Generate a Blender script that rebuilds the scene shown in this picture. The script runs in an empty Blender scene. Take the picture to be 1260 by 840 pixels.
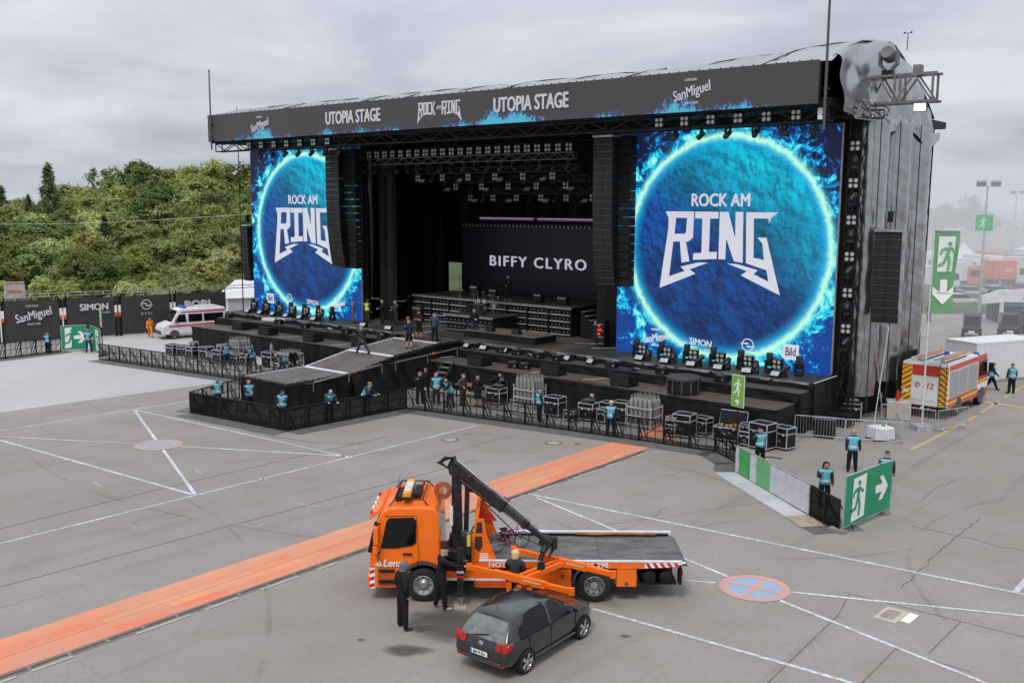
import bpy, bmesh, math, random
import numpy as np
from mathutils import Matrix, Vector, Euler
random.seed(7); rng = np.random.default_rng(7)
PI = math.pi; R = math.radians
scene = bpy.context.scene
COL = scene.collection

# ---------------------------------------------------------------- camera
CAM_H = 11.2
cam_d = bpy.data.cameras.new('camera'); cam = bpy.data.objects.new('camera', cam_d); COL.objects.link(cam)
cam_d.sensor_fit = 'HORIZONTAL'; cam_d.sensor_width = 36.0
cam_d.lens = 36.0 * 1213.69 / 1260.0
cam_d.clip_start = 0.1; cam_d.clip_end = 6000
_p, _r = 0.13761, 0.005155
_fw = Vector((0, math.cos(_p), -math.sin(_p))); _up = Vector((0, math.sin(_p), math.cos(_p))); _rt = Vector((1, 0, 0))
_cr = _rt * math.cos(_r) + _up * math.sin(_r); _cu = -_rt * math.sin(_r) + _up * math.cos(_r)
cam.matrix_world = Matrix(((_cr.x, _cu.x, -_fw.x, 0), (_cr.y, _cu.y, -_fw.y, 0), (_cr.z, _cu.z, -_fw.z, CAM_H), (0, 0, 0, 1)))
scene.camera = cam

# ---------------------------------------------------------------- light
SUN_EL, SUN_AZ = R(58), R(200)          # azimuth clockwise from +Y: high behind the camera, a little to the left
world = bpy.data.worlds.new('World'); scene.world = world; world.use_nodes = True
wt = world.node_tree; wt.nodes.clear()
def wn(t, **k):
    n = wt.nodes.new(t)
    for a, b in k.items(): setattr(n, a, b)
    return n
w_out = wn('ShaderNodeOutputWorld'); w_mix = wn('ShaderNodeMixShader'); w_mix.inputs[0].default_value = 0.90
w_sky = wn('ShaderNodeTexSky', sky_type='NISHITA', sun_disc=False, sun_elevation=SUN_EL, sun_rotation=SUN_AZ, air_density=1.0, dust_density=3.0)
w_b1 = wn('ShaderNodeBackground'); w_b1.inputs[1].default_value = 0.10
w_b2 = wn('ShaderNodeBackground'); w_b2.inputs[1].default_value = 1.0
w_tc = wn('ShaderNodeTexCoord'); w_sep = wn('ShaderNodeSeparateXYZ'); w_cmb = wn('ShaderNodeCombineXYZ')
w_add = wn('ShaderNodeMath', operation='ADD'); w_add.inputs[1].default_value = 0.16
w_abs = wn('ShaderNodeMath', operation='ABSOLUTE')
w_dx = wn('ShaderNodeMath', operation='DIVIDE'); w_dy = wn('ShaderNodeMath', operation='DIVIDE')
w_n1 = wn('ShaderNodeTexNoise'); w_n1.inputs['Scale'].default_value = 0.95; w_n1.inputs['Detail'].default_value = 6; w_n1.inputs['Roughness'].default_value = 0.52
w_n1.inputs['Distortion'].default_value = 0.4
w_ramp = wn('ShaderNodeValToRGB')
e = w_ramp.color_ramp.elements; e[0].position = 0.36; e[0].color = (0.365, 0.39, 0.45, 1); e[1].position = 0.66; e[1].color = (0.60, 0.62, 0.67, 1)
L = wt.links.new
L(w_tc.outputs['Generated'], w_sep.inputs[0]); L(w_sep.outputs['Z'], w_abs.inputs[0]); L(w_abs.outputs[0], w_add.inputs[0])
L(w_sep.outputs['X'], w_dx.inputs[0]); L(w_add.outputs[0], w_dx.inputs[1]); L(w_sep.outputs['Y'], w_dy.inputs[0]); L(w_add.outputs[0], w_dy.inputs[1])
L(w_dx.outputs[0], w_cmb.inputs[0]); L(w_dy.outputs[0], w_cmb.inputs[1]); L(w_cmb.outputs[0], w_n1.inputs['Vector'])
# an overcast sky is brighter overhead than at the horizon
w_pw = wn('ShaderNodeMath', operation='POWER'); w_pw.inputs[1].default_value = 1.5; w_ma = wn('ShaderNodeMath', operation='MULTIPLY_ADD'); w_ma.inputs[1].default_value = 1.35; w_ma.inputs[2].default_value = 1.0
L(w_abs.outputs[0], w_pw.inputs[0]); L(w_pw.outputs[0], w_ma.inputs[0]); L(w_ma.outputs[0], w_b2.inputs[1])
L(w_n1.outputs['Fac'], w_ramp.inputs[0]); L(w_ramp.outputs[0], w_b2.inputs[0]); L(w_sky.outputs[0], w_b1.inputs[0])
L(w_b1.outputs[0], w_mix.inputs[1]); L(w_b2.outputs[0], w_mix.inputs[2]); L(w_mix.outputs[0], w_out.inputs[0])
sun_d = bpy.data.lights.new('sun', 'SUN'); sun_d.energy = 1.45; sun_d.angle = R(15); sun_d.color = (1.0, 0.96, 0.90)
sun = bpy.data.objects.new('sun', sun_d); COL.objects.link(sun)
_sd = Vector((math.sin(SUN_AZ) * math.cos(SUN_EL), math.cos(SUN_AZ) * math.cos(SUN_EL), math.sin(SUN_EL)))
sun.rotation_euler = _sd.to_track_quat('Z', 'Y').to_euler(); sun.location = (0, 0, 60)

vs = scene.view_settings
vs.view_transform = 'Standard'; vs.look = 'None'; vs.exposure = 0.3; vs.gamma = 1.0; vs.use_curve_mapping = False
scene.render.engine = 'CYCLES'
scene.cycles.use_denoising = True
scene.cycles.max_bounces = 6; scene.cycles.diffuse_bounces = 3; scene.cycles.glossy_bounces = 3
scene.cycles.transparent_max_bounces = 24; scene.cycles.volume_bounces = 2; scene.cycles.transmission_bounces = 4
scene.cycles.caustics_reflective = False; scene.cycles.caustics_refractive = False
scene.cycles.use_adaptive_sampling = True; scene.cycles.adaptive_threshold = 0.015

# ---------------------------------------------------------------- materials
class X:
    """a socket with arithmetic, so node trees read like formulas"""
    def __init__(s, t, o): s.t, s.o = t, o
    def _m(s, op, *a, clamp=False):
        n = s.t.nodes.new('ShaderNodeMath'); n.operation = op; n.use_clamp = clamp
        for i, v in enumerate((s,) + a):
            if isinstance(v, X): s.t.links.new(v.o, n.inputs[i])
            else: n.inputs[i].default_value = v
        return X(s.t, n.outputs[0])
    def __add__(s, o): return s._m('ADD', o)
    __radd__ = __add__
    def __sub__(s, o): return s._m('SUBTRACT', o)
    def __rsub__(s, o): return s._m('MULTIPLY', -1.0)._m('ADD', o)
    def __mul__(s, o): return s._m('MULTIPLY', o)
    __rmul__ = __mul__
    def __truediv__(s, o): return s._m('DIVIDE', o)
    def pow(s, o): return s._m('POWER', o)
    def sqrt(s): return s._m('SQRT')
    def exp(s): return s._m('EXPONENT')
    def abs(s): return s._m('ABSOLUTE')
    def min(s, o): return s._m('MINIMUM', o)
    def max(s, o): return s._m('MAXIMUM', o)
    def sin(s): return s._m('SINE')
    def atan2(s, o): return s._m('ARCTAN2', o)
    def floor(s): return s._m('FLOOR')
    def frac(s): return s._m('FRACT')
    def lt(s, o): return s._m('LESS_THAN', o)
    def gt(s, o): return s._m('GREATER_THAN', o)
    def clamp(s): return s._m('ADD', 0.0, clamp=True)
    def step(s, a, b):
        n = s.t.nodes.new('ShaderNodeMapRange'); n.interpolation_type = 'SMOOTHSTEP'
        s.t.links.new(s.o, n.inputs[0]); n.inputs[1].default_value = a; n.inputs[2].default_value = b
        return X(s.t, n.outputs[0])

class NT:
    def __init__(s, m):
        m.use_nodes = True; s.t = m.node_tree; s.t.nodes.clear()
        s.out = s.t.nodes.new('ShaderNodeOutputMaterial'); s.tc = s.t.nodes.new('ShaderNodeTexCoord')
    def n(s, typ, **k):
        n = s.t.nodes.new(typ)
        for a, b in k.items(): setattr(n, a, b)
        return n
    def l(s, a, b): s.t.links.new(a.o if isinstance(a, X) else a, b)
    def co(s, kind='Object'): return s.tc.outputs[kind]
    def xyz(s, kind='Object'):
        q = s.n('ShaderNodeSeparateXYZ'); s.l(s.co(kind), q.inputs[0]); return [X(s.t, o) for o in q.outputs]
    def vec(s, x, y, z=0.0):
        q = s.n('ShaderNodeCombineXYZ')
        for i, v in enumerate((x, y, z)):
            if isinstance(v, X): s.l(v, q.inputs[i])
            else: q.inputs[i].default_value = v
        return q.outputs[0]
    def noise(s, scale, detail=4, rough=0.55, vec=None, dist=0.0, kind='Object'):
        q = s.n('ShaderNodeTexNoise'); q.inputs['Scale'].default_value = scale; q.inputs['Detail'].default_value = detail
        q.inputs['Roughness'].default_value = rough; q.inputs['Distortion'].default_value = dist
        s.l(vec if vec is not None else s.co(kind), q.inputs['Vector']); return X(s.t, q.outputs['Fac'])
    def voro(s, scale, feature='F1', vec=None, kind='Object', rnd=1.0):
        q = s.n('ShaderNodeTexVoronoi', feature=feature); q.inputs['Scale'].default_value = scale; q.inputs['Randomness'].default_value = rnd
        s.l(vec if vec is not None else s.co(kind), q.inputs['Vector']); return X(s.t, q.outputs['Distance'])
    def mix(s, f, a, b):
        q = s.n('ShaderNodeMix', data_type='RGBA'); 
        if isinstance(f, X): s.l(f, q.inputs[0])
        else: q.inputs[0].default_value = f
        for i, v in ((6, a), (7, b)):
            if isinstance(v, (tuple, list)): q.inputs[i].default_value = (*v[:3], 1)
            else: s.l(v, q.inputs[i])
        return q.outputs[2]
    def bsdf(s, base, rough=0.6, metal=0.0, spec=0.4, bump=None, bstr=0.3, bdist=0.02, coat=0.0, emit=None, estr=0.0, alpha=None):
        b = s.n('ShaderNodeBsdfPrincipled')
        if isinstance(base, (tuple, list)): b.inputs['Base Color'].default_value = (*base[:3], 1)
        else: s.l(base, b.inputs['Base Color'])
        for nm, v in (('Roughness', rough), ('Metallic', metal), ('Specular IOR Level', spec), ('Coat Weight', coat), ('Alpha', alpha)):
            if v is None: continue
            if isinstance(v, X): s.l(v, b.inputs[nm])
            else: b.inputs[nm].default_value = v
        if coat: b.inputs['Coat Roughness'].default_value = 0.08
        if bump is not None:
            q = s.n('ShaderNodeBump'); q.inputs['Strength'].default_value = bstr; q.inputs['Distance'].default_value = bdist
            s.l(bump, q.inputs['Height']); s.l(q.outputs[0], b.inputs['Normal'])
        if emit is not None:
            if isinstance(emit, (tuple, list)): b.inputs['Emission Color'].default_value = (*emit[:3], 1)
            else: s.l(emit, b.inputs['Emission Color'])
            if isinstance(estr, X): s.l(estr, b.inputs['Emission Strength'])
            else: b.inputs['Emission Strength'].default_value = estr
        s.l(b.outputs[0], s.out.inputs[0]); return b

MT = {}
def pm(name, col, rough=0.6, metal=0.0, var=0.12, scale=3.0, bump=0.0, bscale=20.0, coat=0.0, spec=0.4, kind='Object'):
    """a plain surface with uneven tone and fine relief"""
    if name in MT: return MT[name]
    m = bpy.data.materials.new(name); t = NT(m)
    nz = t.noise(scale, 5, 0.6, kind=kind)
    d = tuple(c * (1 - var) for c in col); l = tuple(min(1, c * (1 + var)) for c in col)
    c = t.mix(nz.step(0.3, 0.7), d, l)
    rz = t.noise(scale * 2.3, 3, kind=kind) * 0.18 + (rough - 0.09)
    bp = t.noise(bscale, 4, kind=kind) if bump else None
    t.bsdf(c, rz.clamp(), metal, spec, bp, bump, 0.02, coat)
    m.diffuse_color = (*col, 1); MT[name] = m; return m
def em(name, col, strength=1.0):
    if name in MT: return MT[name]
    m = bpy.data.materials.new(name); t = NT(m); t.bsdf(tuple(c * .3 for c in col), 0.5, emit=col, estr=strength); MT[name] = m; return m

# ---------------------------------------------------------------- mesh building
class MB:
    def __init__(s): s.v, s.f, s.mi, s.X, s.cur = [], [], [], Matrix.Identity(4), 0
    def at(s, loc=(0, 0, 0), rz=0, rx=0, ry=0, m=None):
        s.X = m if m is not None else Matrix.Translation(loc) @ Euler((rx, ry, rz), 'XYZ').to_matrix().to_4x4(); return s
    def mat(s, i): s.cur = i; return s
    def add(s, vs, fs):
        o = len(s.v); s.v += [tuple(s.X @ Vector(p)) for p in vs]; s.f += [tuple(o + i for i in q) for q in fs]; s.mi += [s.cur] * len(fs); return s
    def box(s, c, d, rz=0, rx=0, ry=0, taper=1.0):
        x, y, z = (k / 2 for k in d); q = Euler((rx, ry, rz), 'XYZ').to_matrix(); c = Vector(c)
        ps = [(-x, -y, -z), (x, -y, -z), (x, y, -z), (-x, y, -z)] + [(a * taper, b * taper, z) for a, b in ((-x, -y), (x, -y), (x, y), (-x, y))]
        return s.add([c + q @ Vector(p) for p in ps], [(0, 3, 2, 1), (4, 5, 6, 7), (0, 1, 5, 4), (1, 2, 6, 5), (2, 3, 7, 6), (3, 0, 4, 7)])
    def bb(s, a, b): return s.box([(i + j) / 2 for i, j in zip(a, b)], [abs(j - i) for i, j in zip(a, b)])
    def cyl(s, p0, p1, r0, r1=None, n=8, cap=True):
        r1 = r0 if r1 is None else r1; p0, p1 = Vector(p0), Vector(p1); d = (p1 - p0).normalized()
        a = d.orthogonal().normalized(); b = d.cross(a); vs = []
        for p, r in ((p0, r0), (p1, r1)):
            for i in range(n): t = 2 * PI * (i + .5) / n; vs.append(p + a * r * math.cos(t) + b * r * math.sin(t))
        fs = [(i, (i + 1) % n, n + (i + 1) % n, n + i) for i in range(n)]
        if cap: fs += [tuple(range(n - 1, -1, -1)), tuple(range(n, 2 * n))]
        return s.add(vs, fs)
    def bar(s, p0, p1, w, h=None):
        """square bar between two points"""
        h = h or w; p0, p1 = Vector(p0), Vector(p1); d = (p1 - p0).normalized()
        up = Vector((0, 0, 1)) if abs(d.z) < .95 else Vector((0, 1, 0)); a = d.cross(up).normalized() * w / 2; b = a.cross(d).normalized() * h / 2
        vs = [p + i * a + j * b for p in (p0, p1) for i, j in ((-1, -1), (1, -1), (1, 1), (-1, 1))]
        return s.add(vs, [(0, 3, 2, 1), (4, 5, 6, 7), (0, 1, 5, 4), (1, 2, 6, 5), (2, 3, 7, 6), (3, 0, 4, 7)])
    def tube(s, pts, r, n=6):
        for a, b in zip(pts[:-1], pts[1:]): s.cyl(a, b, r, r, n)
        return s
    def lathe(s, prof, n=16, axis='z', c=(0, 0, 0), cap=True):
        """prof: list of (radius, height)"""
        vs, fs = [], []
        for r, h in prof:
            for i in range(n):
                t = 2 * PI * i / n; x, y = r * math.cos(t), r * math.sin(t)
                p = {'z': (x, y, h), 'y': (x, h, y), 'x': (h, x, y)}[axis]; vs.append(Vector(p) + Vector(c))
        for k in range(len(prof) - 1):
            for i in range(n): j = (i + 1) % n; fs.append((k * n + i, k * n + j, k * n + n + j, k * n + n + i))
        if cap and prof[0][0] > 1e-4: fs.append(tuple(range(n - 1, -1, -1)))
        if cap and prof[-1][0] > 1e-4: fs.append(tuple((len(prof) - 1) * n + i for i in range(n)))
        return s.add(vs, fs)
    def prism(s, poly, y0, y1, plane='xz'):
        """2-D outline extruded; plane xz extrudes along y, xy along z, yz along x"""
        n = len(poly)
        def P(a, b, h): return {'xz': (a, h, b), 'xy': (a, b, h), 'yz': (h, a, b)}[plane]
        vs = [P(a, b, y0) for a, b in poly] + [P(a, b, y1) for a, b in poly]
        fs = [(i, (i + 1) % n, n + (i + 1) % n, n + i) for i in range(n)] + [tuple(range(n - 1, -1, -1)), tuple(range(n, 2 * n))]
        return s.add(vs, fs)
    def ball(s, c, r, n=10, m=6):
        r = (r, r, r) if not isinstance(r, (tuple, list)) else r
        prof = [(math.sin(PI * k / m), -math.cos(PI * k / m)) for k in range(m + 1)]
        vs, fs = [], []
        for a, h in prof:
            for i in range(n): t = 2 * PI * i / n; vs.append((c[0] + r[0] * a * math.cos(t), c[1] + r[1] * a * math.sin(t), c[2] + r[2] * h))
        for k in range(m):
            for i in range(n): j = (i + 1) % n; fs.append((k * n + i, k * n + j, k * n + n + j, k * n + n + i))
        return s.add(vs, fs)
    def quad(s, a, b, c, d): return s.add([a, b, c, d], [(0, 1, 2, 3)])
    def mesh(s, name, mats=None, smooth=False):
        me = bpy.data.meshes.new(name); me.from_pydata(s.v, [], s.f)
        if mats is not None:
            for m in (mats if isinstance(mats, (list, tuple)) else [mats]): me.materials.append(m)
        if any(s.mi): me.polygons.foreach_set('material_index', s.mi)
        bm = bmesh.new(); bm.from_mesh(me); bmesh.ops.recalc_face_normals(bm, faces=bm.faces); bm.to_mesh(me); bm.free()
        if smooth:
            me.polygons.foreach_set('use_smooth', [True] * len(me.polygons))
            if smooth is not True: me.set_sharp_from_angle(angle=R(smooth))
        me.update(); return me
    def build(s, name, mats, parent=None, smooth=False, bevel=0.0, kind=None):
        o = bpy.data.objects.new(name, s.mesh(name, mats, smooth)); COL.objects.link(o)
        if parent is not None: o.parent = parent
        if bevel:
            b = o.modifiers.new('bevel', 'BEVEL'); b.width = bevel; b.segments = 2; b.limit_method = 'ANGLE'; b.angle_limit = R(35)
        if kind: o['kind'] = kind
        return o

def link(name, me, parent=None):
    o = bpy.data.objects.new(name, me); COL.objects.link(o)
    if parent is not None: o.parent = parent
    return o
def tag(o, label, cat, group=None):
    o['label'] = label; o['category'] = cat
    if group: o['group'] = group
    return o
def thing(name, label, cat, loc=(0, 0, 0), rz=0, group=None):
    o = bpy.data.objects.new(name, None); COL.objects.link(o); o.empty_display_size = 0.3
    o.location = loc; o.rotation_euler = (0, 0, rz); return tag(o, label, cat, group)
def dup(root, loc=None, rz=None, label=None, group=None, parent=None):
    c = root.copy(); COL.objects.link(c)
    if parent is not None: c.parent = parent
    if loc is not None: c.location = loc
    if rz is not None: c.rotation_euler = (0, 0, rz)
    if label: c['label'] = label
    if group: c['group'] = group
    for ch in root.children: dup(ch, parent=c)
    return c
def text_mesh(name, txt, size, mat, sx=1.0, bold=0.0, depth=0.02, spacing=1.0, align='CENTER', shear=0.0):
    """lettering as a mesh standing in the x-z plane, facing -y"""
    cu = bpy.data.curves.new(name, 'FONT'); cu.body = txt; cu.size = size; cu.align_x = align; cu.align_y = 'CENTER'
    cu.extrude = depth; cu.space_character = spacing; cu.shear = shear; cu.resolution_u = 3
    o = bpy.data.objects.new(name, cu); COL.objects.link(o)
    dg = bpy.context.evaluated_depsgraph_get(); me = bpy.data.meshes.new_from_object(o.evaluated_get(dg))
    bpy.data.objects.remove(o); bpy.data.curves.remove(cu)
    if bold:                                              # weight comes from overlaid strokes a hair apart
        bm = bmesh.new()
        for k, dx in enumerate((-bold * size, 0, bold * size)):
            n0 = len(bm.verts); bm.from_mesh(me); bm.verts.ensure_lookup_table()
            for v in bm.verts[n0:]: v.co.x += dx * 1.2; v.co.y += (0, 1, -1)[k] * bold * size * .5; v.co.z += .003 * k
        bm.to_mesh(me); bm.free()
    me.transform(Matrix.Rotation(PI / 2, 4, 'X') @ Matrix.Diagonal((sx, 1, 1, 1))); me.materials.clear(); me.materials.append(mat); me.name = name
    return me
def lettering(name, txt, size, mat, parent, loc, rz=0, tilt=0.0, **k):
    me = text_mesh(name, txt, size, mat, **k)
    me.transform(Matrix.Translation(loc) @ Matrix.Rotation(rz, 4, 'Z') @ Matrix.Rotation(tilt, 4, 'Y'))
    return link(name, me, parent)

# the stage has its own axes: x to the right along its front, y into its depth, origin at the foot of the right-hand screen
S_TH = 0.6911; S_O = Vector((16.686, 50.932, 0)); S_RZ = -S_TH
S_M = Matrix.Translation(S_O) @ Matrix.Rotation(S_RZ, 4, 'Z')
def SP(x, y, z=0.0): return S_M @ Vector((x, y, z))
def sthing(name, label, cat, loc, rz=0, group=None): return thing(name, label, cat, SP(*loc), S_RZ + rz, group)

# ---------------------------------------------------------------- shared materials
white_paint = pm('white paint', (0.74, 0.75, 0.77), 0.6, var=0.06)
black_cloth = pm('black stage cloth', (0.007, 0.007, 0.008), 0.6, var=0.4, scale=0.8, bump=0.9, bscale=1.6, spec=0.28)
black_metal = pm('black metal', (0.010, 0.010, 0.011), 0.5, 0.1, var=0.3, spec=.3)
alu = pm('aluminium', (0.58, 0.59, 0.61), 0.4, 0.35, var=0.15)
galv = pm('galvanised steel', (0.50, 0.52, 0.54), 0.42, 0.6, var=0.2, scale=6)
rubber = pm('tyre rubber', (0.016, 0.016, 0.017), 0.8, var=0.25, scale=8)
case_black = pm('case laminate', (0.009, 0.009, 0.010), 0.5, var=0.3, spec=.3)
orange_paint = pm('orange vehicle paint', (0.90, 0.158, 0.005), 0.34, var=0.05, coat=0.5)
dark_glass = pm('dark glass', (0.012, 0.014, 0.016), 0.08, var=0.3, spec=0.6)
red_plastic = pm('red plastic', (0.55, 0.02, 0.015), 0.3, var=0.1)
grey_plastic = pm('grey plastic', (0.08, 0.08, 0.085), 0.55)
def scrim_mat(name, col, cover):
    m = bpy.data.materials.new(name); t = NT(m)
    d = t.n('ShaderNodeBsdfDiffuse'); d.inputs[0].default_value = (*col, 1); tr = t.n('ShaderNodeBsdfTransparent'); mx = t.n('ShaderNodeMixShader')
    nz = t.noise(0.9, 3) * 0.16 + (cover - 0.08); t.l(nz.clamp(), mx.inputs[0]); t.l(tr.outputs[0], mx.inputs[1]); t.l(d.outputs[0], mx.inputs[2]); t.l(mx.outputs[0], t.out.inputs[0])
    return m
scrim_black = scrim_mat('black mesh scrim', (0.012, 0.012, 0.013), 0.94)
scrim_open = scrim_mat('open black mesh', (0.012, 0.012, 0.013), 0.52)
# ================================================================ THE SETTING
def struct(name, mb, mats, parent=None, **k):
    o = mb.build(name, mats, parent, **k)
    if parent is None: o['kind'] = 'structure'
    return o
def asphalt_mat():
    m = bpy.data.materials.new('weathered asphalt'); t = NT(m)
    big = t.noise(0.045, 4, 0.6); mid = t.noise(0.35, 6, 0.62, dist=0.3); fine = t.noise(26, 3, 0.7); spk = t.noise(70, 2, 0.8)
    c = t.mix(big.step(0.3, 0.7), (0.216, 0.199, 0.183), (0.286, 0.268, 0.250))
    c = t.mix(mid.step(0.35, 0.72) * 0.65, c, (0.190, 0.171, 0.153))
    agg = t.noise(5.5, 4, .75); c = t.mix(agg.step(.42, .62) * .30, c, (0.165, 0.150, 0.136)); c = t.mix(fine.step(0.35, 0.75) * 0.45, c, (0.36, 0.335, 0.31)); c = t.mix(spk.step(0.62, 0.72) * 0.45, c, (0.13, 0.122, 0.116))
    # hairline cracks: edges of a warped cell pattern, only where another noise lets them show
    wv = t.n('ShaderNodeVectorMath', operation='ADD'); nz = t.n('ShaderNodeTexNoise'); nz.inputs['Scale'].default_value = 0.8; nz.inputs['Detail'].default_value = 5
    sc = t.n('ShaderNodeVectorMath', operation='SCALE'); sc.inputs['Scale'].default_value = 1.6
    t.l(t.co(), nz.inputs['Vector']); t.l(nz.outputs['Color'], sc.inputs[0]); t.l(t.co(), wv.inputs[0]); t.l(sc.outputs[0], wv.inputs[1])
    edge = t.voro(0.22, 'DISTANCE_TO_EDGE', wv.outputs[0]); show = t.noise(0.11, 3, 0.6)
    crack = (1.0 - edge.step(0.0, 0.006)) * show.step(0.56, 0.66)
    c = t.mix(crack * 0.6, c, (0.085, 0.078, 0.072))
    # oil and water stains
    st = t.noise(0.55, 5, 0.65, dist=0.8); c = t.mix(st.step(0.68, 0.80) * 0.30, c, (0.13, 0.12, 0.11))
    # faint tyre sweeps: stretched noise
    x, y, z = t.xyz(); a = x * 0.766 - y * 0.643; b = x * 0.643 + y * 0.766
    tw = t.noise(1.0, 4, 0.6, vec=t.vec(a * 1.1, b * 0.035)); c = t.mix(tw.step(0.57, 0.70) * 0.36, c, (0.15, 0.14, 0.13))
    t.bsdf(c, 0.86, 0, 0.25, fine, 0.25, 0.01); return m
asphalt = asphalt_mat()
def concrete_mat():
    m = bpy.data.materials.new('pale concrete'); t = NT(m)
    big = t.noise(0.08, 4, 0.6); fine = t.noise(18, 4, 0.7)
    c = t.mix(big.step(0.3, 0.7), (0.38, 0.372, 0.368), (0.44, 0.432, 0.425)); c = t.mix(fine.step(0.4, 0.8) * 0.3, c, (0.31, 0.30, 0.295))
    t.bsdf(c, 0.85, 0, 0.25, fine, 0.2, 0.01); return m
concrete = concrete_mat()
def marking_mat(name, col, wear=0.5, thr=0.52):
    m = bpy.data.materials.new(name); t = NT(m)
    a = t.noise(7, 5, 0.7); b = t.noise(0.5, 3); c = t.mix((a + b * 0.5 - thr).step(0.12, 0.32) * wear, col, (0.30, 0.285, 0.27))
    t.bsdf(c, 0.7, 0, 0.3); return m
line_white = marking_mat('road paint white', (0.60, 0.63, 0.71), 0.75, 0.50)
line_blue = marking_mat('chalk blue', (0.35, 0.50, 0.62), 0.75, 0.40)
line_yellow = marking_mat('road paint yellow', (0.52, 0.36, 0.09), 0.6, 0.5)
line_faint = marking_mat('worn yellow paint', (0.40, 0.34, 0.25), 0.6, 0.45)
sign_red = marking_mat('faded red paint', (0.58, 0.28, 0.235), 0.5, 0.5)
sign_blue = marking_mat('faded blue paint', (0.26, 0.37, 0.50), 0.35, 0.55)
joint_dark = pm('bitumen joint', (0.130, 0.115, 0.102), 0.8, var=0.3)

g = MB()
xs = [-2600, -600, -200, -60, 0, 60, 200, 600, 2600]; ys = [-40, 20, 80, 140, 260, 600, 2600]
for a, b in zip(xs[:-1], xs[1:]):
    for c, d in zip(ys[:-1], ys[1:]): g.quad((a, c, 0), (b, c, 0), (b, d, 0), (a, d, 0))
ground = struct('ground', g, asphalt)
def sheet(name, pts, z, mat, parent=None):
    return struct(name, MB().add([(x, y, z) for x, y in pts], [tuple(range(len(pts)))]), mat, parent)
# the far-left apron is paler concrete
apron = sheet('concrete_apron', [(-140, -38), (-33.5, 44.6), (-27.5, 52.0), (-18.8, 60.9), (-10.7, 71.7), (-2, 86), (-2, 140), (-140, 140)], 0.004, concrete)
def strip(name, p0, p1, w, mat, parent=None, z=0.009, seg=1):
    p0, p1 = Vector((*p0, 0)), Vector((*p1, 0)); d = (p1 - p0).normalized(); n = Vector((-d.y, d.x, 0)) * w / 2; mb = MB()
    for i in range(seg):
        a, b = p0.lerp(p1, i / seg), p0.lerp(p1, (i + 1) / seg)
        j = 0 if seg == 1 else 0.006
        mb.quad(*[(q.x + random.uniform(-j, j), q.y + random.uniform(-j, j), z) for q in (a - n, b - n, b + n, a + n)])
    return mb.build(name, mat, parent if parent is not None else ground)
for p0, p1, w in [((-22.0, 25.4), (-1.85, 49.33), .12), ((-33.0, 39.0), (-18.45, 55.43), .12), ((-20.64, 52.89), (-12.28, 37.14), .14), ((-20.64, 52.89), (-7.31, 42.98), .12),
                  ((-30.0, 47.5), (-17.56, 45.18), .12), ((-15.42, 44.75), (-7.45, 43.12), .12), ((-30.0, 49.9), (-12.41, 37.14), .13),
                  ((0.6, 37.48), (17.2, 26.05), .13), ((0.97, 36.94), (6.62, 28.85), .12), ((7.72, 27.02), (12.2, 20.9), .12), ((5.03, 28.56), (6.14, 28.33), .11),
                  ((8.24, 27.64), (17.0, 25.3), .12), ((2.27, 26.4), (9.6, 21.0), .13), ((14.86, 27.75), (16.6, 29.8), .2)]:
    strip('line_marking', p0, p1, w, line_white, seg=max(2, int((Vector(p1) - Vector(p0)).length / 2)))
for p0, p1, w in [((-28.0, 32.4), (-18.5, 43.2), .07), ((-15.4, 46.5), (-13.97, 48.13), .07)]: strip('worn_line', p0, p1, w, line_faint)
for p0, p1, w in [((18.6, 44.8), (25.2, 52.4), .22), ((25.8, 53.2), (28.4, 56.5), .2), ((29.26, 57.66), (34.4, 63.9), .22), ((26.8, 57.4), (30.9, 51.9), .45)]: strip('yellow_line', p0, p1, w, line_yellow)
for (x, y, a, l) in [(-16.6, 38.4, -50, .8), (-13.2, 40.4, -52, .9), (-10.2, 39.4, -40, .9), (-7.6, 35.8, -25, 1.1), (-4.3, 33.8, -15, 1.1), (-5.6, 46.2, -20, .7), (-1.3, 46.6, 10, .6), (2.6, 39.1, 20, .5), (-8.8, 33.5, 60, .4), (10.9, 44.3, -30, 1.2)]:
    c, s = math.cos(R(a)) * l / 2, math.sin(R(a)) * l / 2; strip('chalk_mark', (x - c, y - s), (x + c, y + s), .08, line_blue)
for (x, y, a, l) in [(6.4, 40.6, 5, 1.0), (7.1, 40.3, 20, .5), (5.3, 38.9, 0, .3)]:
    c, s = math.cos(R(a)) * l / 2, math.sin(R(a)) * l / 2; strip('chalk_mark', (x - c, y - s), (x + c, y + s), .1, sign_red)
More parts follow.
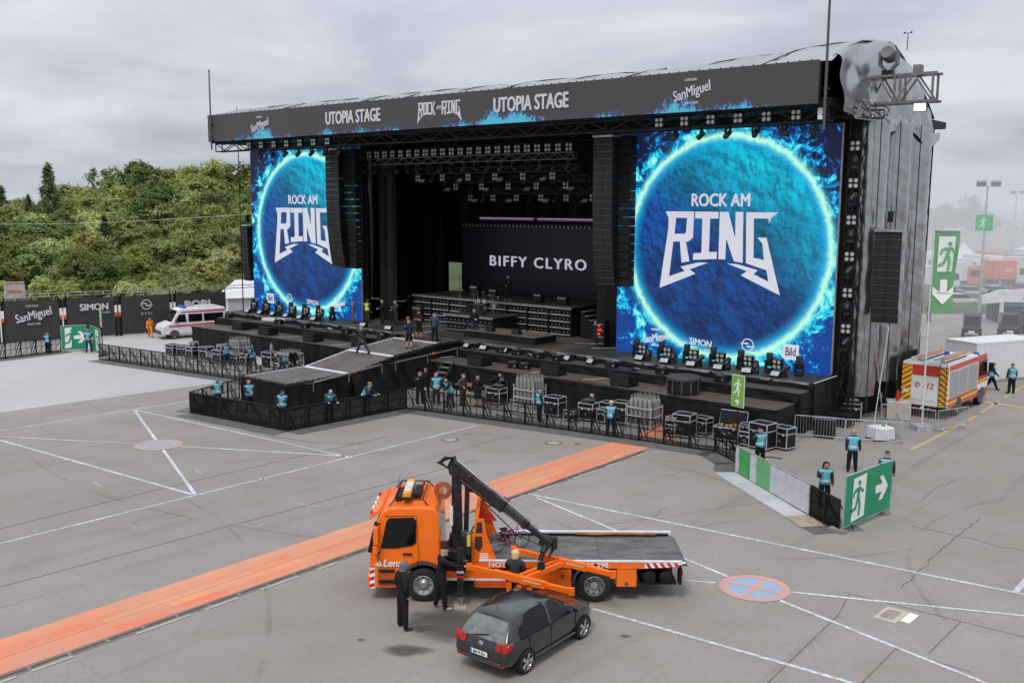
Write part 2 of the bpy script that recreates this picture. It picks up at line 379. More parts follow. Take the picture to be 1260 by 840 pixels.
# expansion joints and the saw-cut slabs at the right
for p0, p1, w in [((-19.5, 22.8), (-1.5, 42.6), .05), ((-24.0, 25.0), (-13.48, 38.35), .05), ((-13.48, 38.35), (-6.0, 47.0), .05), ((5.9, 21.8), (9.09, 26.05), .035), ((9.09, 26.05), (9.9, 27.56), .03),
                  ((8.1, 21.8), (9.86, 23.93), .035), ((9.9, 27.56), (12.3, 25.65), .035), ((12.3, 25.65), (10.58, 23.66), .035), ((9.86, 23.93), (11.2, 22.7), .03), ((12.3, 25.65), (13.6, 24.6), .03)]:
    strip('pavement_joint', p0, p1, w, joint_dark, z=0.006)
def crack(pts, w):
    mb = MB()
    P = []
    for (a, b) in zip(pts[:-1], pts[1:]):
        a, b = Vector((*a, 0)), Vector((*b, 0)); n = max(2, int((b - a).length / .35)); d = (b - a).normalized(); q = Vector((-d.y, d.x, 0))
        for i in range(n): P.append((a.lerp(b, i / n) + q * random.gauss(0, .05), q))
    for i in range(len(P) - 1):
        (a, na), (b, nb) = P[i], P[i + 1]; wa, wb = w * random.uniform(.3, 1), w * random.uniform(.3, 1)
        mb.quad(*[(*(v.xy), .0065) for v in (a - na * wa, b - nb * wb, b + nb * wb, a + na * wa)])
    mb.build('crack', joint_dark, ground)
crack([(11.6, 28.0), (13.4, 30.3), (15.2, 32.6), (17.4, 35.0)], .03); crack([(14.2, 33.8), (16.9, 31.2), (18.4, 31.9)], .022); crack([(6.4, 33.2), (7.3, 34.0), (8.2, 34.2)], .022)
crack([(3.2, 33.6), (5.0, 34.4), (6.1, 36.2)], .018); crack([(15.6, 36.4), (17.1, 38.6), (18.9, 40.1)], .022); crack([(-3.9, 47.0), (-1.6, 47.7), (1.4, 46.4)], .025); crack([(16.4, 30.2), (17.6, 29.2), (18.6, 29.5)], .02)
crack([(-14.5, 49.6), (-12.5, 47.4), (-9.5, 45.6), (-6.4, 45.4)], .045); crack([(6.5, 42.0), (8.0, 40.6), (9.2, 38.2)], .02)
# no-stopping roundels painted on the ground
def roundel(c, r, rz, label, sign_red=sign_red, sign_blue=sign_blue):
    t = thing('no_stopping_roundel', label, 'ground marking', (c[0], c[1], 0.011), rz, 'painted no-stopping roundels')
    mb = MB(); n = 48
    o = [(r * math.cos(2 * PI * i / n), r * math.sin(2 * PI * i / n), .003) for i in range(n)]; k = .76
    i_ = [(x * k, y * k, .003) for x, y, z in o]
    mb.add(o + i_, [(i, (i + 1) % n, n + (i + 1) % n, n + i) for i in range(n)])
    mb.build('red_ring', sign_red, t)
    mb = MB(); w = .085
    for a in (0, PI / 2):
        mb.at(rz=a + PI / 4); mb.quad((-r * k, -w, .004 + a * .001), (r * k, -w, .004 + a * .001), (r * k, w, .004 + a * .001), (-r * k, w, .004 + a * .001))
    mb.build('red_cross', sign_red, t)
    MB().add([(x, y, 0) for x, y, z in i_], [tuple(range(n))]).build('blue_disc', sign_blue, t)
roundel((7.22, 27.94), 1.04, R(12), 'red and blue painted roundel on the asphalt behind the orange truck')
roundel((-16.49, 44.97), 1.08, R(30), 'faded red and blue roundel painted where white lines cross, at left', marking_mat('worn red paint', (.52, .28, .24), .6, .47), marking_mat('worn blue paint', (.28, .35, .43), .6, .47))
# patched utility cover
cv = thing('utility_cover', 'pale rectangular utility cover with concrete surround set into the asphalt', 'manhole', (10.55, 26.05, 0.005), R(-42))
MB().box((0, 0, .004), (.62, 1.0, .012)).build('surround', pm('pale mortar', (.42, .39, .30), .8), cv)
MB().box((-.02, 0, .012), (.36, .66, .012)).build('cover_plate', pm('rusty plate', (.27, .22, .18), .7, var=.25, scale=8), cv)
MB().box((.46, .12, .008), (.26, .72, .012)).build('white_plate', white_paint, cv)
for x, y, lb in [(-2.95, 46.3, 'round manhole cover in the asphalt near the long white line'), (2.0, 45.8, 'worn manhole cover in front of the pit barrier')]:
    mh = thing('manhole_cover', lb, 'manhole', (x, y, .004), 0, 'round manhole covers')
    MB().lathe([(.30, 0), (.30, .008), (.0, .009)], 20).build('lid', pm('cast iron', (.36, .34, .31), .7, .2), mh); MB().lathe([(.44, 0), (.43, .004), (.31, .005)], 20).build('ring', joint_dark, mh)
# oil and water stains
stain = pm('damp stain', (0.115, 0.104, 0.094), 0.55, var=0.2)
def stain_mat():
    m = bpy.data.materials.new('soaked asphalt'); t = NT(m); x, y, z = t.xyz('Generated'); r = (((x - .5) * 2).pow(2) + ((y - .5) * 2).pow(2)).sqrt()
    nz = t.noise(2.6, 5, .65, dist=.4, kind='Generated'); a = (1.0 - (r + (nz - .5) * 1.3).step(.15, .72)) * .7 * (1.0 - r.step(.8, 1.0))
    b = t.bsdf((.085, .074, .064), .6, spec=.35, alpha=a); return m
soak = stain_mat()
for i, (x, y, rx, ry, a) in enumerate([(-1.7, 25.3, 2.3, 1.5, .4), (-2.7, 23.7, 1.2, .5, .0), (-3.9, 24.3, .2, .13, 0), (3.1, 45.6, .35, .2, 0), (-2.4, 25.0, .6, .35, .3), (3.6, 32.4, .4, .22, .2), (3.0, 24.6, .3, .15, 0)]):
    n = 28; mb = MB().at((x, y, .0075 + i * .0004), a)
    mb.add([(rx * math.cos(2 * PI * k / n), ry * math.sin(2 * PI * k / n), 0) for k in range(n)], [tuple(range(n))]); mb.build('stain', soak, ground)

def tyre_mat():
    m = bpy.data.materials.new('tyre mark'); t = NT(m); a = t.noise(.35, 4, .6).step(.40, .62) * .22 * t.noise(14, 3, .7).step(.3, .7); t.bsdf((.075, .07, .066), .8, spec=.2, alpha=a); return m
tyre_m = tyre_mat()
for k, (cx, cy, r, a0, a1) in enumerate([(-2, 18, 26, 62, 118), (14, 22, 15, 100, 172), (-30, 20, 24, -5, 48), (24, 26, 12, 110, 200), (2, 60, 29, 215, 262), (9, 40, 9.5, 205, 300)]):
    mb = MB(); n = 40; w = .16
    for i in range(n):
        q = [R(a0 + (a1 - a0) * (i + d) / n) for d in (0, 1)]; mb.quad(*[(cx + rr * math.cos(a), cy + rr * math.sin(a), .0055 + k * .00005) for rr, a in ((r, q[0]), (r + w, q[0]), (r + w, q[1]), (r, q[1]))])
    mb.build('tyre_mark', tyre_m, ground)
# ---- the orange painted lane with its drain channel
def orange_mat():
    m = bpy.data.materials.new('orange ground paint'); t = NT(m); x, y, z = t.xyz()
    br = t.n('ShaderNodeTexBrick'); br.inputs['Color1'].default_value = (0.60, 0.145, 0.075, 1); br.inputs['Color2'].default_value = (0.60, 0.26, 0.13, 1); br.inputs['Mortar'].default_value = (0.58, 0.13, 0.06, 1)
    br.inputs['Scale'].default_value = 1.0; br.inputs['Brick Width'].default_value = 2.6; br.inputs['Row Height'].default_value = 0.5; br.inputs['Mortar Size'].default_value = 0.012; br.inputs['Bias'].default_value = -0.1
    t.l(t.vec(x, y), br.inputs['Vector'])
    br2 = t.n('ShaderNodeTexBrick'); br2.inputs['Color1'].default_value = (0.75, 0.40, 0.19, 1); br2.inputs['Color2'].default_value = (0.70, 0.15, 0.07, 1); br2.inputs['Mortar'].default_value = (0.7, 0.25, 0.12, 1)
    br2.inputs['Scale'].default_value = 1.0; br2.inputs['Brick Width'].default_value = 4.7; br2.inputs['Row Height'].default_value = 0.31; br2.inputs['Mortar Size'].default_value = 0.0; br2.offset = 0.37
    t.l(t.vec(x + 1.3, y + .2), br2.inputs['Vector'])
    c = t.mix(0.45, br.outputs[0], br2.outputs[0]); nz = t.noise(0.8, 6, .65); c = t.mix(nz.step(.3, .65) * .75, c, (0.50, 0.25, 0.175)); w = t.noise(9, 5, .75)
    c = t.mix(w.step(.52, .74) * .6, c, (.34, .22, .175)); t.bsdf(c, .62, 0, .3, w, .1, .004); return m
o_lane = MB(); o_a = math.atan2(0.772, 0.6355)
for i in range(30): o_lane.quad((-20 + i * 2, -1.0, 0), (-18 + i * 2, -1.0, 0), (-18 + i * 2, 1.0, 0), (-20 + i * 2, 1.0, 0))
orange_lane = struct('orange_lane', o_lane, orange_mat()); orange_lane.location = (-3.05, 34.95, 0.012); orange_lane.rotation_euler = (0, 0, o_a)
dr = MB()
dr.box((-2, -1.17, .002), (34, .24, .006))
drain = dr.build('drain_channel', pm('drain concrete', (.20, .185, .17), .85, var=.2, scale=2), orange_lane)
gr_me = MB().bb((-.46, -.055, 0), (.46, .055, .012)).mesh('grate', pm('drain iron', (.09, .082, .075), .6, .4, var=.3))
for i in range(31):
    o = link('grate', gr_me, drain); o.location = (-17.5 + i, -1.17, .004)
for i in range(14):
    x = -17 + i * 2.2 + random.uniform(-.3, .3); q = MB().bb((x, -1.42, 0), (x + random.uniform(.5, 1.9), -1.31, .004)).build('mortar_patch', pm('light mortar', (.36, .345, .33), .8), orange_lane)
for sy, w in ((-.12, .012),):
    MB().box((4, sy, .003), (50, w, .003)).build('groove', pm('orange groove', (.40, .12, .07), .7), orange_lane)

# ---- terrain: wooded hillside at the left, grass embankment far right
def hill_z(x, y):
    d = (y - 96) + 0.25 * (x + 70)                      # distance behind the perimeter wall
    h = -1.0 + 11.5 * max(0, min(1, (d - 22) / 85)) ** 1.25
    h += 2.6 * math.sin(x * .031 + 1.2) * max(0, min(1, (d - 30) / 60))
    k = 1.0 - max(0, min(1, (abs(x + 62) - 62) / 70)); q = max(0, min(1, (x / max(y, 1) + .47) / .09)); return max(.06, (h * (.35 + .65 * q)) * max(0, k))
hm = MB(); nx, ny = 34, 26; vs_ = []
for j in range(ny + 1):
    for i in range(nx + 1):
        x, y = -230 + 330 * i / nx, 97 + 260 * j / ny; edge = i in (0, nx) or j in (0, ny)
        vs_.append((x, y, -0.8 if edge else hill_z(x, y) + random.uniform(0, .2)))
hm.add(vs_, [(j * (nx + 1) + i, j * (nx + 1) + i + 1, (j + 1) * (nx + 1) + i + 1, (j + 1) * (nx + 1) + i) for j in range(ny) for i in range(nx)])
struct('wooded_hill', hm, pm('undergrowth', (0.05, 0.065, 0.022), .9, var=.4, scale=.3, bump=.6, bscale=1.2), smooth=True)
em_ = MB(); vs_ = []
prof = [(0, 0), (5, 2.0), (12, 4.2), (30, 5.0), (120, 5.0), (160, -1)]
for i in range(13):
    x = 60 + i * 45
    for d, z in prof: vs_.append((x, 232 + (x - 100) * .35 + d + random.uniform(-1, 1), z + (random.uniform(-.3, .3) if z > 0 else -.1)))
n = len(prof); em_.add(vs_, [(i * n + k, (i + 1) * n + k, (i + 1) * n + k + 1, i * n + k + 1) for i in range(12) for k in range(n - 1)])
struct('grass_embankment', em_, pm('dry grass', (0.20, 0.19, 0.10), .9, var=.25, scale=.4), smooth=True)
# ================================================================ THE STAGE  (local axes: x right, -y towards the audience)
def deck_mat():
    m = bpy.data.materials.new('stage plywood'); t = NT(m)
    a = t.noise(0.5, 5, .65); b = t.noise(6, 4, .7); c = t.mix(a.step(.3, .7), (.048, .040, .034), (.088, .073, .061)); c = t.mix(b.step(.5, .8) * .4, c, (.05, .045, .042))
    t.bsdf(c, .62, 0, .35, b, .1, .01); return m
deck_m = deck_mat()
deck_grey = pm('grey anti-slip deck', (.115, .109, .104), .75, var=.18, scale=1.2, bump=.2, bscale=40)
deck_brown = pm('brown anti-slip deck', (.110, .094, .086), .75, var=.15, scale=1.0, bump=.2, bscale=40)
edge_white = pm('white edging', (.62, .62, .64), .6, var=.15)
gold_alu = pm('dull aluminium', (.34, .34, .35), .4, .7, var=.2)
def drape(mb, p0, p1, z0, z1, nu, nz, amp=.08, period=1.1, sag=.0, out=(0, -1)):
    """hanging cloth with vertical folds and slanting pulls"""
    vs, fs = [], []; ph = random.uniform(0, 6); L_ = math.hypot(p1[0] - p0[0], p1[1] - p0[1])
    for j in range(nz + 1):
        for i in range(nu + 1):
            s = i / nu; w = j / nz; d = s * L_
            k = amp * (.25 + .75 * (1 - w)) * (math.sin(d * 2 * PI / period + ph + .8 * math.sin(d * .7)) + .7 * math.sin(d * 2 * PI / (period * 2.7) + w * 3 + ph * 2)) + random.uniform(-.25, .25) * amp
            z = z0 + (z1 - z0) * w - (sag * abs(math.sin(d * 1.1 + ph)) if j == nz else 0)
            vs.append((p0[0] + (p1[0] - p0[0]) * s + out[0] * k, p0[1] + (p1[1] - p0[1]) * s + out[1] * k, z))
    return mb.add(vs, [(j * (nu + 1) + i, j * (nu + 1) + i + 1, (j + 1) * (nu + 1) + i + 1, (j + 1) * (nu + 1) + i) for j in range(nz) for i in range(nu)])
def truss(mb, p0, p1, w=.4, r=.022, bay=.6):
    """square lattice truss"""
    p0, p1 = Vector(p0), Vector(p1); d = (p1 - p0); n = max(2, round(d.length / bay)); d.normalize()
    up = Vector((0, 0, 1)) if abs(d.z) < .9 else Vector((0, 1, 0)); a = d.cross(up).normalized() * w / 2; b = a.cross(d).normalized() * w / 2
    cs = [a + b, a - b, -a - b, -a + b]
    for c in cs: mb.cyl(p0 + c, p1 + c, r, r, 5)
    for i in range(n):
        q0, q1 = p0.lerp(p1, i / n), p0.lerp(p1, (i + 1) / n)
        for k in range(4):
            c0, c1 = cs[k], cs[(k + 1) % 4]
            if i % 2: c0, c1 = c1, c0
            mb.bar(q0 + c0, q1 + c1, r * 1.1)
    for q in (p0, p1):
        for k in range(4): mb.bar(q + cs[k], q + cs[(k + 1) % 4], r * 1.3)
    return mb

# ---- main platform: deck and two lower steps with panels
st = sthing('main_stage', 'long black stepped festival stage platform with cloth skirts', 'stage', (0, 0, 0))
bd = MB(); bd.bb((-49.8, -2.75, 0.02), (.25, 13.4, 2.34)); bd.bb((-49.4, -4.05, .02), (.12, -2.77, 1.98)); bd.bb((-49.2, -6.3, .02), (-.05, -4.07, 1.48))
bd.build('substructure', black_cloth, st)
def panels(y0, y1, z, x0, x1, n, mats):
    w = (x1 - x0) / n; meshes = [MB().bb((.012, y0, z - .06), (w - .012, y1, z)).mesh('deck_panel', m) for m in mats]
    for i in range(n):
        o = link('deck_panel', meshes[(i * 7 + i // 3) % len(meshes)], st); o.location = (x0 + i * w, 0, random.uniform(-.004, .004))
dm2 = pm('worn stage plywood', (.100, .084, .069), .65, var=.25, scale=.9); dm3 = pm('dusty black ply', (.034, .032, .031), .6, var=.3, scale=.7)
panels(-2.75, .6, 2.42, -49.8, .25, 25, [dm3, deck_m]); panels(.62, 4.5, 2.42, -49.8, .25, 20, [deck_m, deck_m, dm3]); panels(4.52, 9, 2.42, -49.8, .25, 12, [dm3])
panels(-4.05, -2.8, 2.05, -49.3, .1, 25, [deck_m, dm3]); panels(-6.3, -4.1, 1.55, -49.2, -.1, 25, [deck_m, dm2, deck_m])
for nm, y, z0, z1, x0, x1, am in [('upper_skirt', -2.79, 2.06, 2.40, -49.8, .25, .03), ('middle_skirt', -4.10, 1.56, 2.03, -49.3, .1, .04), ('lower_skirt', -6.36, .03, 1.52, -49.2, -.05, .1)]:
    drape(MB(), (x0, y), (x1, y), z0, z1, 260, 7, am, 1.0).build(nm, black_cloth, st, smooth=True)
for nm, y, z in [('front_edge', -2.80, 2.43), ('step_edge', -4.12, 2.06), ('step_edge', -6.40, 1.56)]:
    mb = MB(); drape(mb, (-49.3, y), (.1, y), z - .12, z + .01, 160, 2, .025, .7); mb.build(nm, black_cloth if z < 2.3 else gold_alu, st, smooth=True)
for i, (y0, y1, z, x) in enumerate([(-2.8, 6, 2.42, .3), (-4.1, -2.8, 2.05, .16), (-6.4, -4.1, 1.55, .0)]):
    drape(MB(), (x, y1), (x, y0), .03, z - .02, 40, 8, .06, .8, out=(1, 0)).build('end_skirt', black_cloth, st, smooth=True)
    drape(MB(), (-49.82 + .3 * i, y1), (-49.82 + .3 * i, y0), .03, z - .02, 30, 6, .06, .8, out=(-1, 0)).build('end_skirt', black_cloth, st, smooth=True)
MB().box((.27, -1.2, 2.425), (.05, 3.1, .03)).build('side_edge', edge_white, st)
for x, y in ((-11.6, -5.0), (-9.6, -5.2), (-15.2, -5.0), (-6.2, -4.9), (-38.5, -5.2), (-27, -5.0), (-23.4, -4.7), (-32.6, -5.3)):
    MB().box((x, y, 1.556), (.06, 1.6, .008), rz=R(-28)).build('tape_line', edge_white, st)
for x, y, a in ((-28.2, -1.2, 20), (-24.1, .4, -35), (-30.5, .9, 10), (-16.6, 1.4, -60), (-14.6, .4, -50), (-21.2, -.6, 15)):
    MB().box((x, y, 2.43), (.07, 1.5, .008), rz=R(a)).build('tape_line', edge_white, st)

# ---- catwalk running out to a small platform in the pit
cw = sthing('catwalk', 'catwalk ramp sloping from the main stage to a low forward platform', 'catwalk', (0, 0, 0))
sec = [(-3.0, 2.44), (-5.0, 2.44), (-9.0, 2.08), (-12.4, 1.45), (-17.0, 1.42)]; CX0, CX1 = -27.6, -23.45
for i, (a, b) in enumerate(zip(sec[:-1], sec[1:])):
    mb = MB(); mb.prism([(a[0], a[1]), (b[0], b[1]), (b[0], b[1] - .08), (a[0], a[1] - .08)], CX0, CX1, 'yz')
    mb.build('deck_section', [deck_m, deck_grey, deck_brown, deck_grey][i], cw)
    mb = MB(); mb.prism([(a[0], a[1] - .1), (b[0], b[1] - .1), (b[0], .02), (a[0], .02)], CX0 + .05, CX1 - .05, 'yz'); mb.build('substructure', black_cloth, cw)
for k, (y, z) in enumerate([(-5.0, 2.44), (-9.0, 2.08), (-12.4, 1.45)]):
    MB().box(((CX0 + CX1) / 2, y, z + .008), (CX1 - CX0, .5 if k else .25, .03)).build('white_edging', edge_white, cw)
for a, b in zip(sec[1:-1], sec[2:]): MB().bar((CX0 + .05, a[0], a[1] + .02), (CX0 + .05, b[0], b[1] + .02), .1, .03).build('white_edging', edge_white, cw)
for x in (-26.6, -25.5, -24.5): MB().box((x, -14.7, 1.424), (.02, 4.4, .006)).build('deck_seam', dm3, cw)
for y in (-13.6, -14.8, -16): MB().box(((CX0 + CX1) / 2, y, 1.425), (CX1 - CX0 - .1, .02, .006)).build('deck_seam', dm3, cw)
for x, y in ((-25.9, -14.2), (-24.6, -15.4), (-24.9, -13.2)): MB().box((x, y, 1.428), (.3, .05, .006), rz=.5).build('tape_mark', edge_white, cw)
for (x0, y0, x1, y1, ox, oy) in [(CX0, -17.05, CX1, -17.05, 0, -1), (CX1 + .03, -17, CX1 + .03, -12.4, 1, 0), (CX0 - .03, -17, CX0 - .03, -12.4, -1, 0)]:
    drape(MB(), (x0, y0), (x1, y1), .03, 1.36, 60, 8, .07, .9, out=(ox, oy)).build('skirt', black_cloth, cw, smooth=True)
for (a, b) in zip(sec[1:-2], sec[2:-1]):           # sloping skirt along the ramp, hanging in long pulls
    for xx, ox in ((CX1 + .04, 1), (CX0 - .04, -1)):
        vs, fs = [], []; nu, nz = 44, 8
        for j in range(nz + 1):
            for i in range(nu + 1):
                s, w = i / nu, j / nz; y = a[0] + (b[0] - a[0]) * s; zt = a[1] + (b[1] - a[1]) * s - .05
                vs.append((xx + ox * (.05 * math.sin(y * 6 + w * 5) + .05 * math.sin(y * 2.3 - w * 4) + (1 - w) * .25 + random.uniform(-.02, .02)), y, .03 + (zt - .03) * w))
        mb = MB(); mb.add(vs, [(j * (nu + 1) + i, j * (nu + 1) + i + 1, (j + 1) * (nu + 1) + i + 1, (j + 1) * (nu + 1) + i) for j in range(nz) for i in range(nu)]); mb.build('skirt', black_cloth, cw, smooth=True)
cable = pm('cable bundle', (.02, .02, .022), .45, var=.4)
mb = MB(); rail = [(CX0 - .05, -12.4, 1.5), (CX0 - .05, -17.05, 1.47), (CX1 + .08, -17.05, 1.47), (CX1 + .1, -12.4, 1.5), (CX1 + .1, -9, 2.13), (CX1 + .1, -5, 2.5), (CX1 + .1, -2.9, 2.5)]
for a, b in zip(rail[:-1], rail[1:]):
    n = int((Vector(b) - Vector(a)).length / .35)
    for i in range(n):
        p = Vector(a).lerp(Vector(b), i / n); q = Vector(a).lerp(Vector(b), (i + 1) / n); j = Vector((random.uniform(-.04, .04), random.uniform(-.04, .04), random.uniform(-.05, .03)))
        mb.cyl(p + j, q - j * .5, .05, .055, 6); mb.box(p, (.12, .05, .13), rz=random.uniform(0, 3))
mb.build('cable_run', cable, cw)
mb = MB()
for i in range(46):
    k = random.random() * (len(rail) - 1); a, b = rail[int(k)], rail[int(k) + 1]; p = Vector(a).lerp(Vector(b), k % 1); mb.box(p + Vector((.05, -.05, .03)), (.07, .05, .03), rz=random.uniform(0, 3))
mb.build('cable_clips', gold_alu, cw)
for y0, z0, y1, z1 in ((-15.8, 1.62, -10.7, 2.0), (-9.6, 2.0, -4.2, 2.25)):
    mb = MB(); mb.cyl((CX1 + .75, y0, z0 - .12), (CX1 + .75, y1, z1 - .12), .05, .05, 6)
    for y, z in ((y0, z0), (y1, z1), ((y0 + y1) / 2, (z0 + z1) / 2)): mb.cyl((CX1 + .75, y, z - .12), (CX1 + .75, y, z - .62), .025, .025, 5); mb.bar((CX1, y, z - .3), (CX1 + .75, y, z - .14), .03)
    mb.build('scaffold_rail', gold_alu, cw)
    MB().box((CX1 + .75, y0 * .4 + y1 * .6, z0 * .4 + z1 * .6 - .11), (.13, .12, .13)).build('clamp', pm('orange clamp', (.6, .15, .03)), cw)
lad = sthing('access_ladder', 'short black metal access stair leaning on the lower stage step', 'stairs', (-21.3, -7.1, 0), R(0))
for s in (-.42, .42): MB().bar((s, -.9, .02), (s, .65, 1.75), .09, .05).build('stringer', black_metal, lad)
for i in range(6): MB().box((0, -.75 + i * .27, .25 + i * .28), (.8, .26, .05)).build('tread', gold_alu, lad)

# ---- roof, towers and drapes
rf = sthing('stage_roof', 'silver tarpaulin roof and black steel structure over the stage', 'roof', (0, 0, 0))
def silver_mat(k=1.0, dr=0.0):
    m = bpy.data.materials.new('silver tarpaulin'); t = NT(m)
    w = t.noise(.6, 3, .5, dist=.5); x, y, z = t.xyz(); f = t.noise(1, 3, .5, vec=t.vec(x * .5, y * .5, z * 2.4)); g2 = t.noise(.25, 3)
    c = t.mix(g2.step(.3, .7), tuple(k * q for q in (.36, .36, .375)), tuple(k * q for q in (.46, .46, .475)))
    t.bsdf(c, w * .14 + (.20 + dr), .94, .4, w * .4 + f * .6, .30, .06); return m
silver = silver_mat(); silver_dk = silver_mat(1.0, -.06)
def roof_z(x, y):
    t_ = (y + 3.3) / 16.2; k = math.sin(PI * min(1, max(0, t_ * .93 + .02))) ** .55
    return 17.5 + (1.75 + .55 * max(0, min(1, (x + 9) / 8))) * k - max(0, (y - 5)) * .26
vs, nx, ny = [], 150, 26
for j in range(ny + 1):
    y = -3.3 + 16.0 * j / ny
    for i in range(nx + 1):
        x = -51.2 + 51.8 * i / nx; z = roof_z(x, y) + .035 * abs(math.sin(x * PI / 4.3)) + random.uniform(-.025, .025) + .05 * math.sin(x * 2.1 + y * 1.3)
        vs.append((x, y, z))
grid = lambda nx, ny: [(j * (nx + 1) + i, j * (nx + 1) + i + 1, (j + 1) * (nx + 1) + i + 1, (j + 1) * (nx + 1) + i) for j in range(ny) for i in range(nx)]
MB().add(vs, grid(nx, ny)).build('roof_tarp', silver, rf, smooth=True)
for i in range(1, 12):                                     # dark ratchet seams over the tarp
    x = -51 + i * 4.35; mb = MB(); pts = [(x + .5 * k + .2 * math.sin(k * 2), -3.2 + k * 1.1, roof_z(x + .5 * k, -3.2 + k * 1.1) + .05) for k in range(4 + i % 3 * 2)]; mb.tube(pts, .03, 4); mb.build('roof_seam', black_metal, rf)
# right-hand end: tarp gathered and drooping over the gable
vs, nx, ny = [], 44, 40
for j in range(ny + 1):
    t_ = j / ny; y = -2.6 + 13.6 * t_
    for i in range(nx + 1):
        s = i / nx; zt = roof_z(0, y); zb = 15.75 - .25 * math.sin(t_ * 9) - .3 * t_
        ang = s * PI * .5; wr = .10 * math.sin(t_ * 33 + 4 * math.sin(s * 3)) * s + .16 * math.sin(t_ * 15 + s * 6) * math.sin(s * PI) + .06 * math.sin(t_ * 71 + s * 9) * s
        vs.append((.3 + 1.1 * math.sin(ang) * (.65 + .35 * math.sin(t_ * PI)) + wr, y + .25 * math.sin(s * 5 + t_ * 7) * s, zb + (zt + .1 - zb) * math.cos(ang) ** .8 - .1 * abs(wr)))
MB().add(vs, grid(nx, ny)).build('gable_tarp', silver, rf, smooth=True)
vs, nx, ny = [], 60, 4                                     # ragged valance hanging from the gable
for j in range(ny + 1):
    for i in range(nx + 1):
        t_ = i / nx; y = 1.2 + 9.6 * t_; zb = 15.75 - .25 * math.sin((y + 2.6) / 13.6 * 9) - .3 * (y + 2.6) / 13.6
        vs.append((1.45 + .07 * math.sin(t_ * 26 + j) + .1 * j / ny, y, zb + .15 - (.7 + .16 * math.sin(t_ * 11) + .05 * math.sin(t_ * 31)) * j / ny))
MB().add(vs, grid(nx, ny)).build('valance', silver, rf, smooth=True)
# soffit and dark enclosing drapes
mb = MB(); mb.bb((-50.6, -3.2, 15.95), (.6, 15, 16.35)); mb.build('soffit', black_cloth, rf)
mb = MB(); drape(mb, (-50.4, 13.5), (-40.0, 13.5), 2.4, 16, 60, 4, .2, 1.6); drape(mb, (-38.0, 13.5), (.4, 13.5), 2.4, 16, 140, 4, .2, 1.6); mb.bb((-40.4, 13.35, 6.2), (-37.6, 13.65, 16)); mb.build('back_drape', black_cloth, rf, smooth=True)
mb = MB(); drape(mb, (-50.3, .5), (-50.3, 13.5), .1, 16, 60, 4, .15, 1.6, out=(-1, 0)); mb.build('left_drape', black_cloth, rf, smooth=True)
mb = MB(); drape(mb, (.3, .2), (.3, 10), .1, 16, 60, 4, .1, 1.6, out=(1, 0)); mb.build('right_drape', black_cloth, rf, smooth=True)
for x0, x1 in ((-16.0, -13.5), (-36.3, -34.2)):
    mb = MB(); drape(mb, (x0, 1.6), (x1, 1.6), 2.43, 16, 30, 4, .1, .9); mb.build('leg_drape', black_cloth, rf, smooth=True)
MB().bb((-49.9, .35, 2.43), (-36.2, .6, 16)).build('screen_backing', black_cloth, rf); MB().bb((-13.6, .35, 2.43), (.3, .6, 16)).build('screen_backing', black_cloth, rf)
# three great silver tubes of tarp along the right side
for cy_, rad in ((1.75, .95), (5.0, 1.02), (8.3, 1.05)):
    vs, nx, ny = [], 56, 60; ph = random.uniform(0, 6)
    for j in range(ny + 1):
        w = j / ny
        for i in range(nx + 1):
            a = 2 * PI * i / nx; sag = 1 - .10 * (1 - w) ** 10; rr = rad * sag * (1 + .018 * math.sin(w * 46 + 2 * math.sin(a * 2 + ph)) * (.3 + (1 - w)) + .02 * math.sin(a * 3 + w * 7 + ph)) + .012 * math.sin(w * 120 + a * 5)
            vs.append((.78 + rr * math.cos(a), cy_ + rr * math.sin(a), 1.1 + .12 * cy_ + (14.5 - .12 * cy_) * w))
    MB().add(vs, grid(nx, ny)).build('tarp_tube', silver_dk, rf, smooth=True)
for y in (.55, 3.4, 6.7, 9.5): MB().cyl((1.75 if y < 9 else 1.5, y, .6), (1.75 if y < 9 else 1.5, y, 15.6), .03, .03, 5).build('tarp_pole', pm('dark steel', (.06, .06, .065), .5, .6), rf)
mb = MB(); drape(mb, (.8, .3), (1.1, 9.6), .02, 2.1, 70, 5, .05, 1.4, out=(1, 0)); mb.build('ground_skirt', black_cloth, rf, smooth=True)
# corner tower with rungs for the column of lamps
mb = MB(); truss(mb, (.78, .1, 0), (.78, .1, 16.2), .62, .04, 1.15); mb.build('corner_tower', black_metal, rf)
for y in (-2.6, 2.5):
    mb = MB(); truss(mb, (-50.3, y, 15.6), (.4, y, 15.6), .6, .05, 1.4); mb.build('roof_truss', black_metal, rf)
MB().bb((.35, .35, .1), (.5, 1.0, 16)).build('tower_cloth', black_cloth, rf)
# outrigger truss at the top right
og = sthing('outrigger_truss', 'short grey lattice truss sticking out from the top right of the roof', 'truss', (0, 0, 0))
steel_grey = pm('weathered steel', (.20, .19, .18), .5, .5, var=.2)
mb = MB(); mb.box((2.55, .2, 17.55), (3.7, .12, .12)); mb.box((2.55, .2, 16.25), (3.7, .12, .12)); mb.box((2.55, 1.0, 17.55), (3.7, .12, .12)); mb.box((2.55, 1.0, 16.25), (3.7, .12, .12)); mb.build('chord', steel_grey, og)
mb = MB()
for y in (.2, 1.0):
    for a, b in ((.9, 1.6), (2.4, 1.6), (2.4, 3.3), (4.2, 3.3)): mb.bar((a, y, 16.25), (b, y, 17.55), .08)
    for x in (.9, 2.4, 4.2, 2.65): mb.bar((x, y, 16.25), (x, y, 17.55), .1)
for x in (.9, 2.4, 4.2):
    for z in (16.25, 17.55): mb.bar((x, .2, z), (x, 1.0, z), .08)
mb.build('lattice', steel_grey, og)
MB().bb((3.2, .3, 17.62), (3.55, .8, 18.0)).build('end_bracket', steel_grey, og)
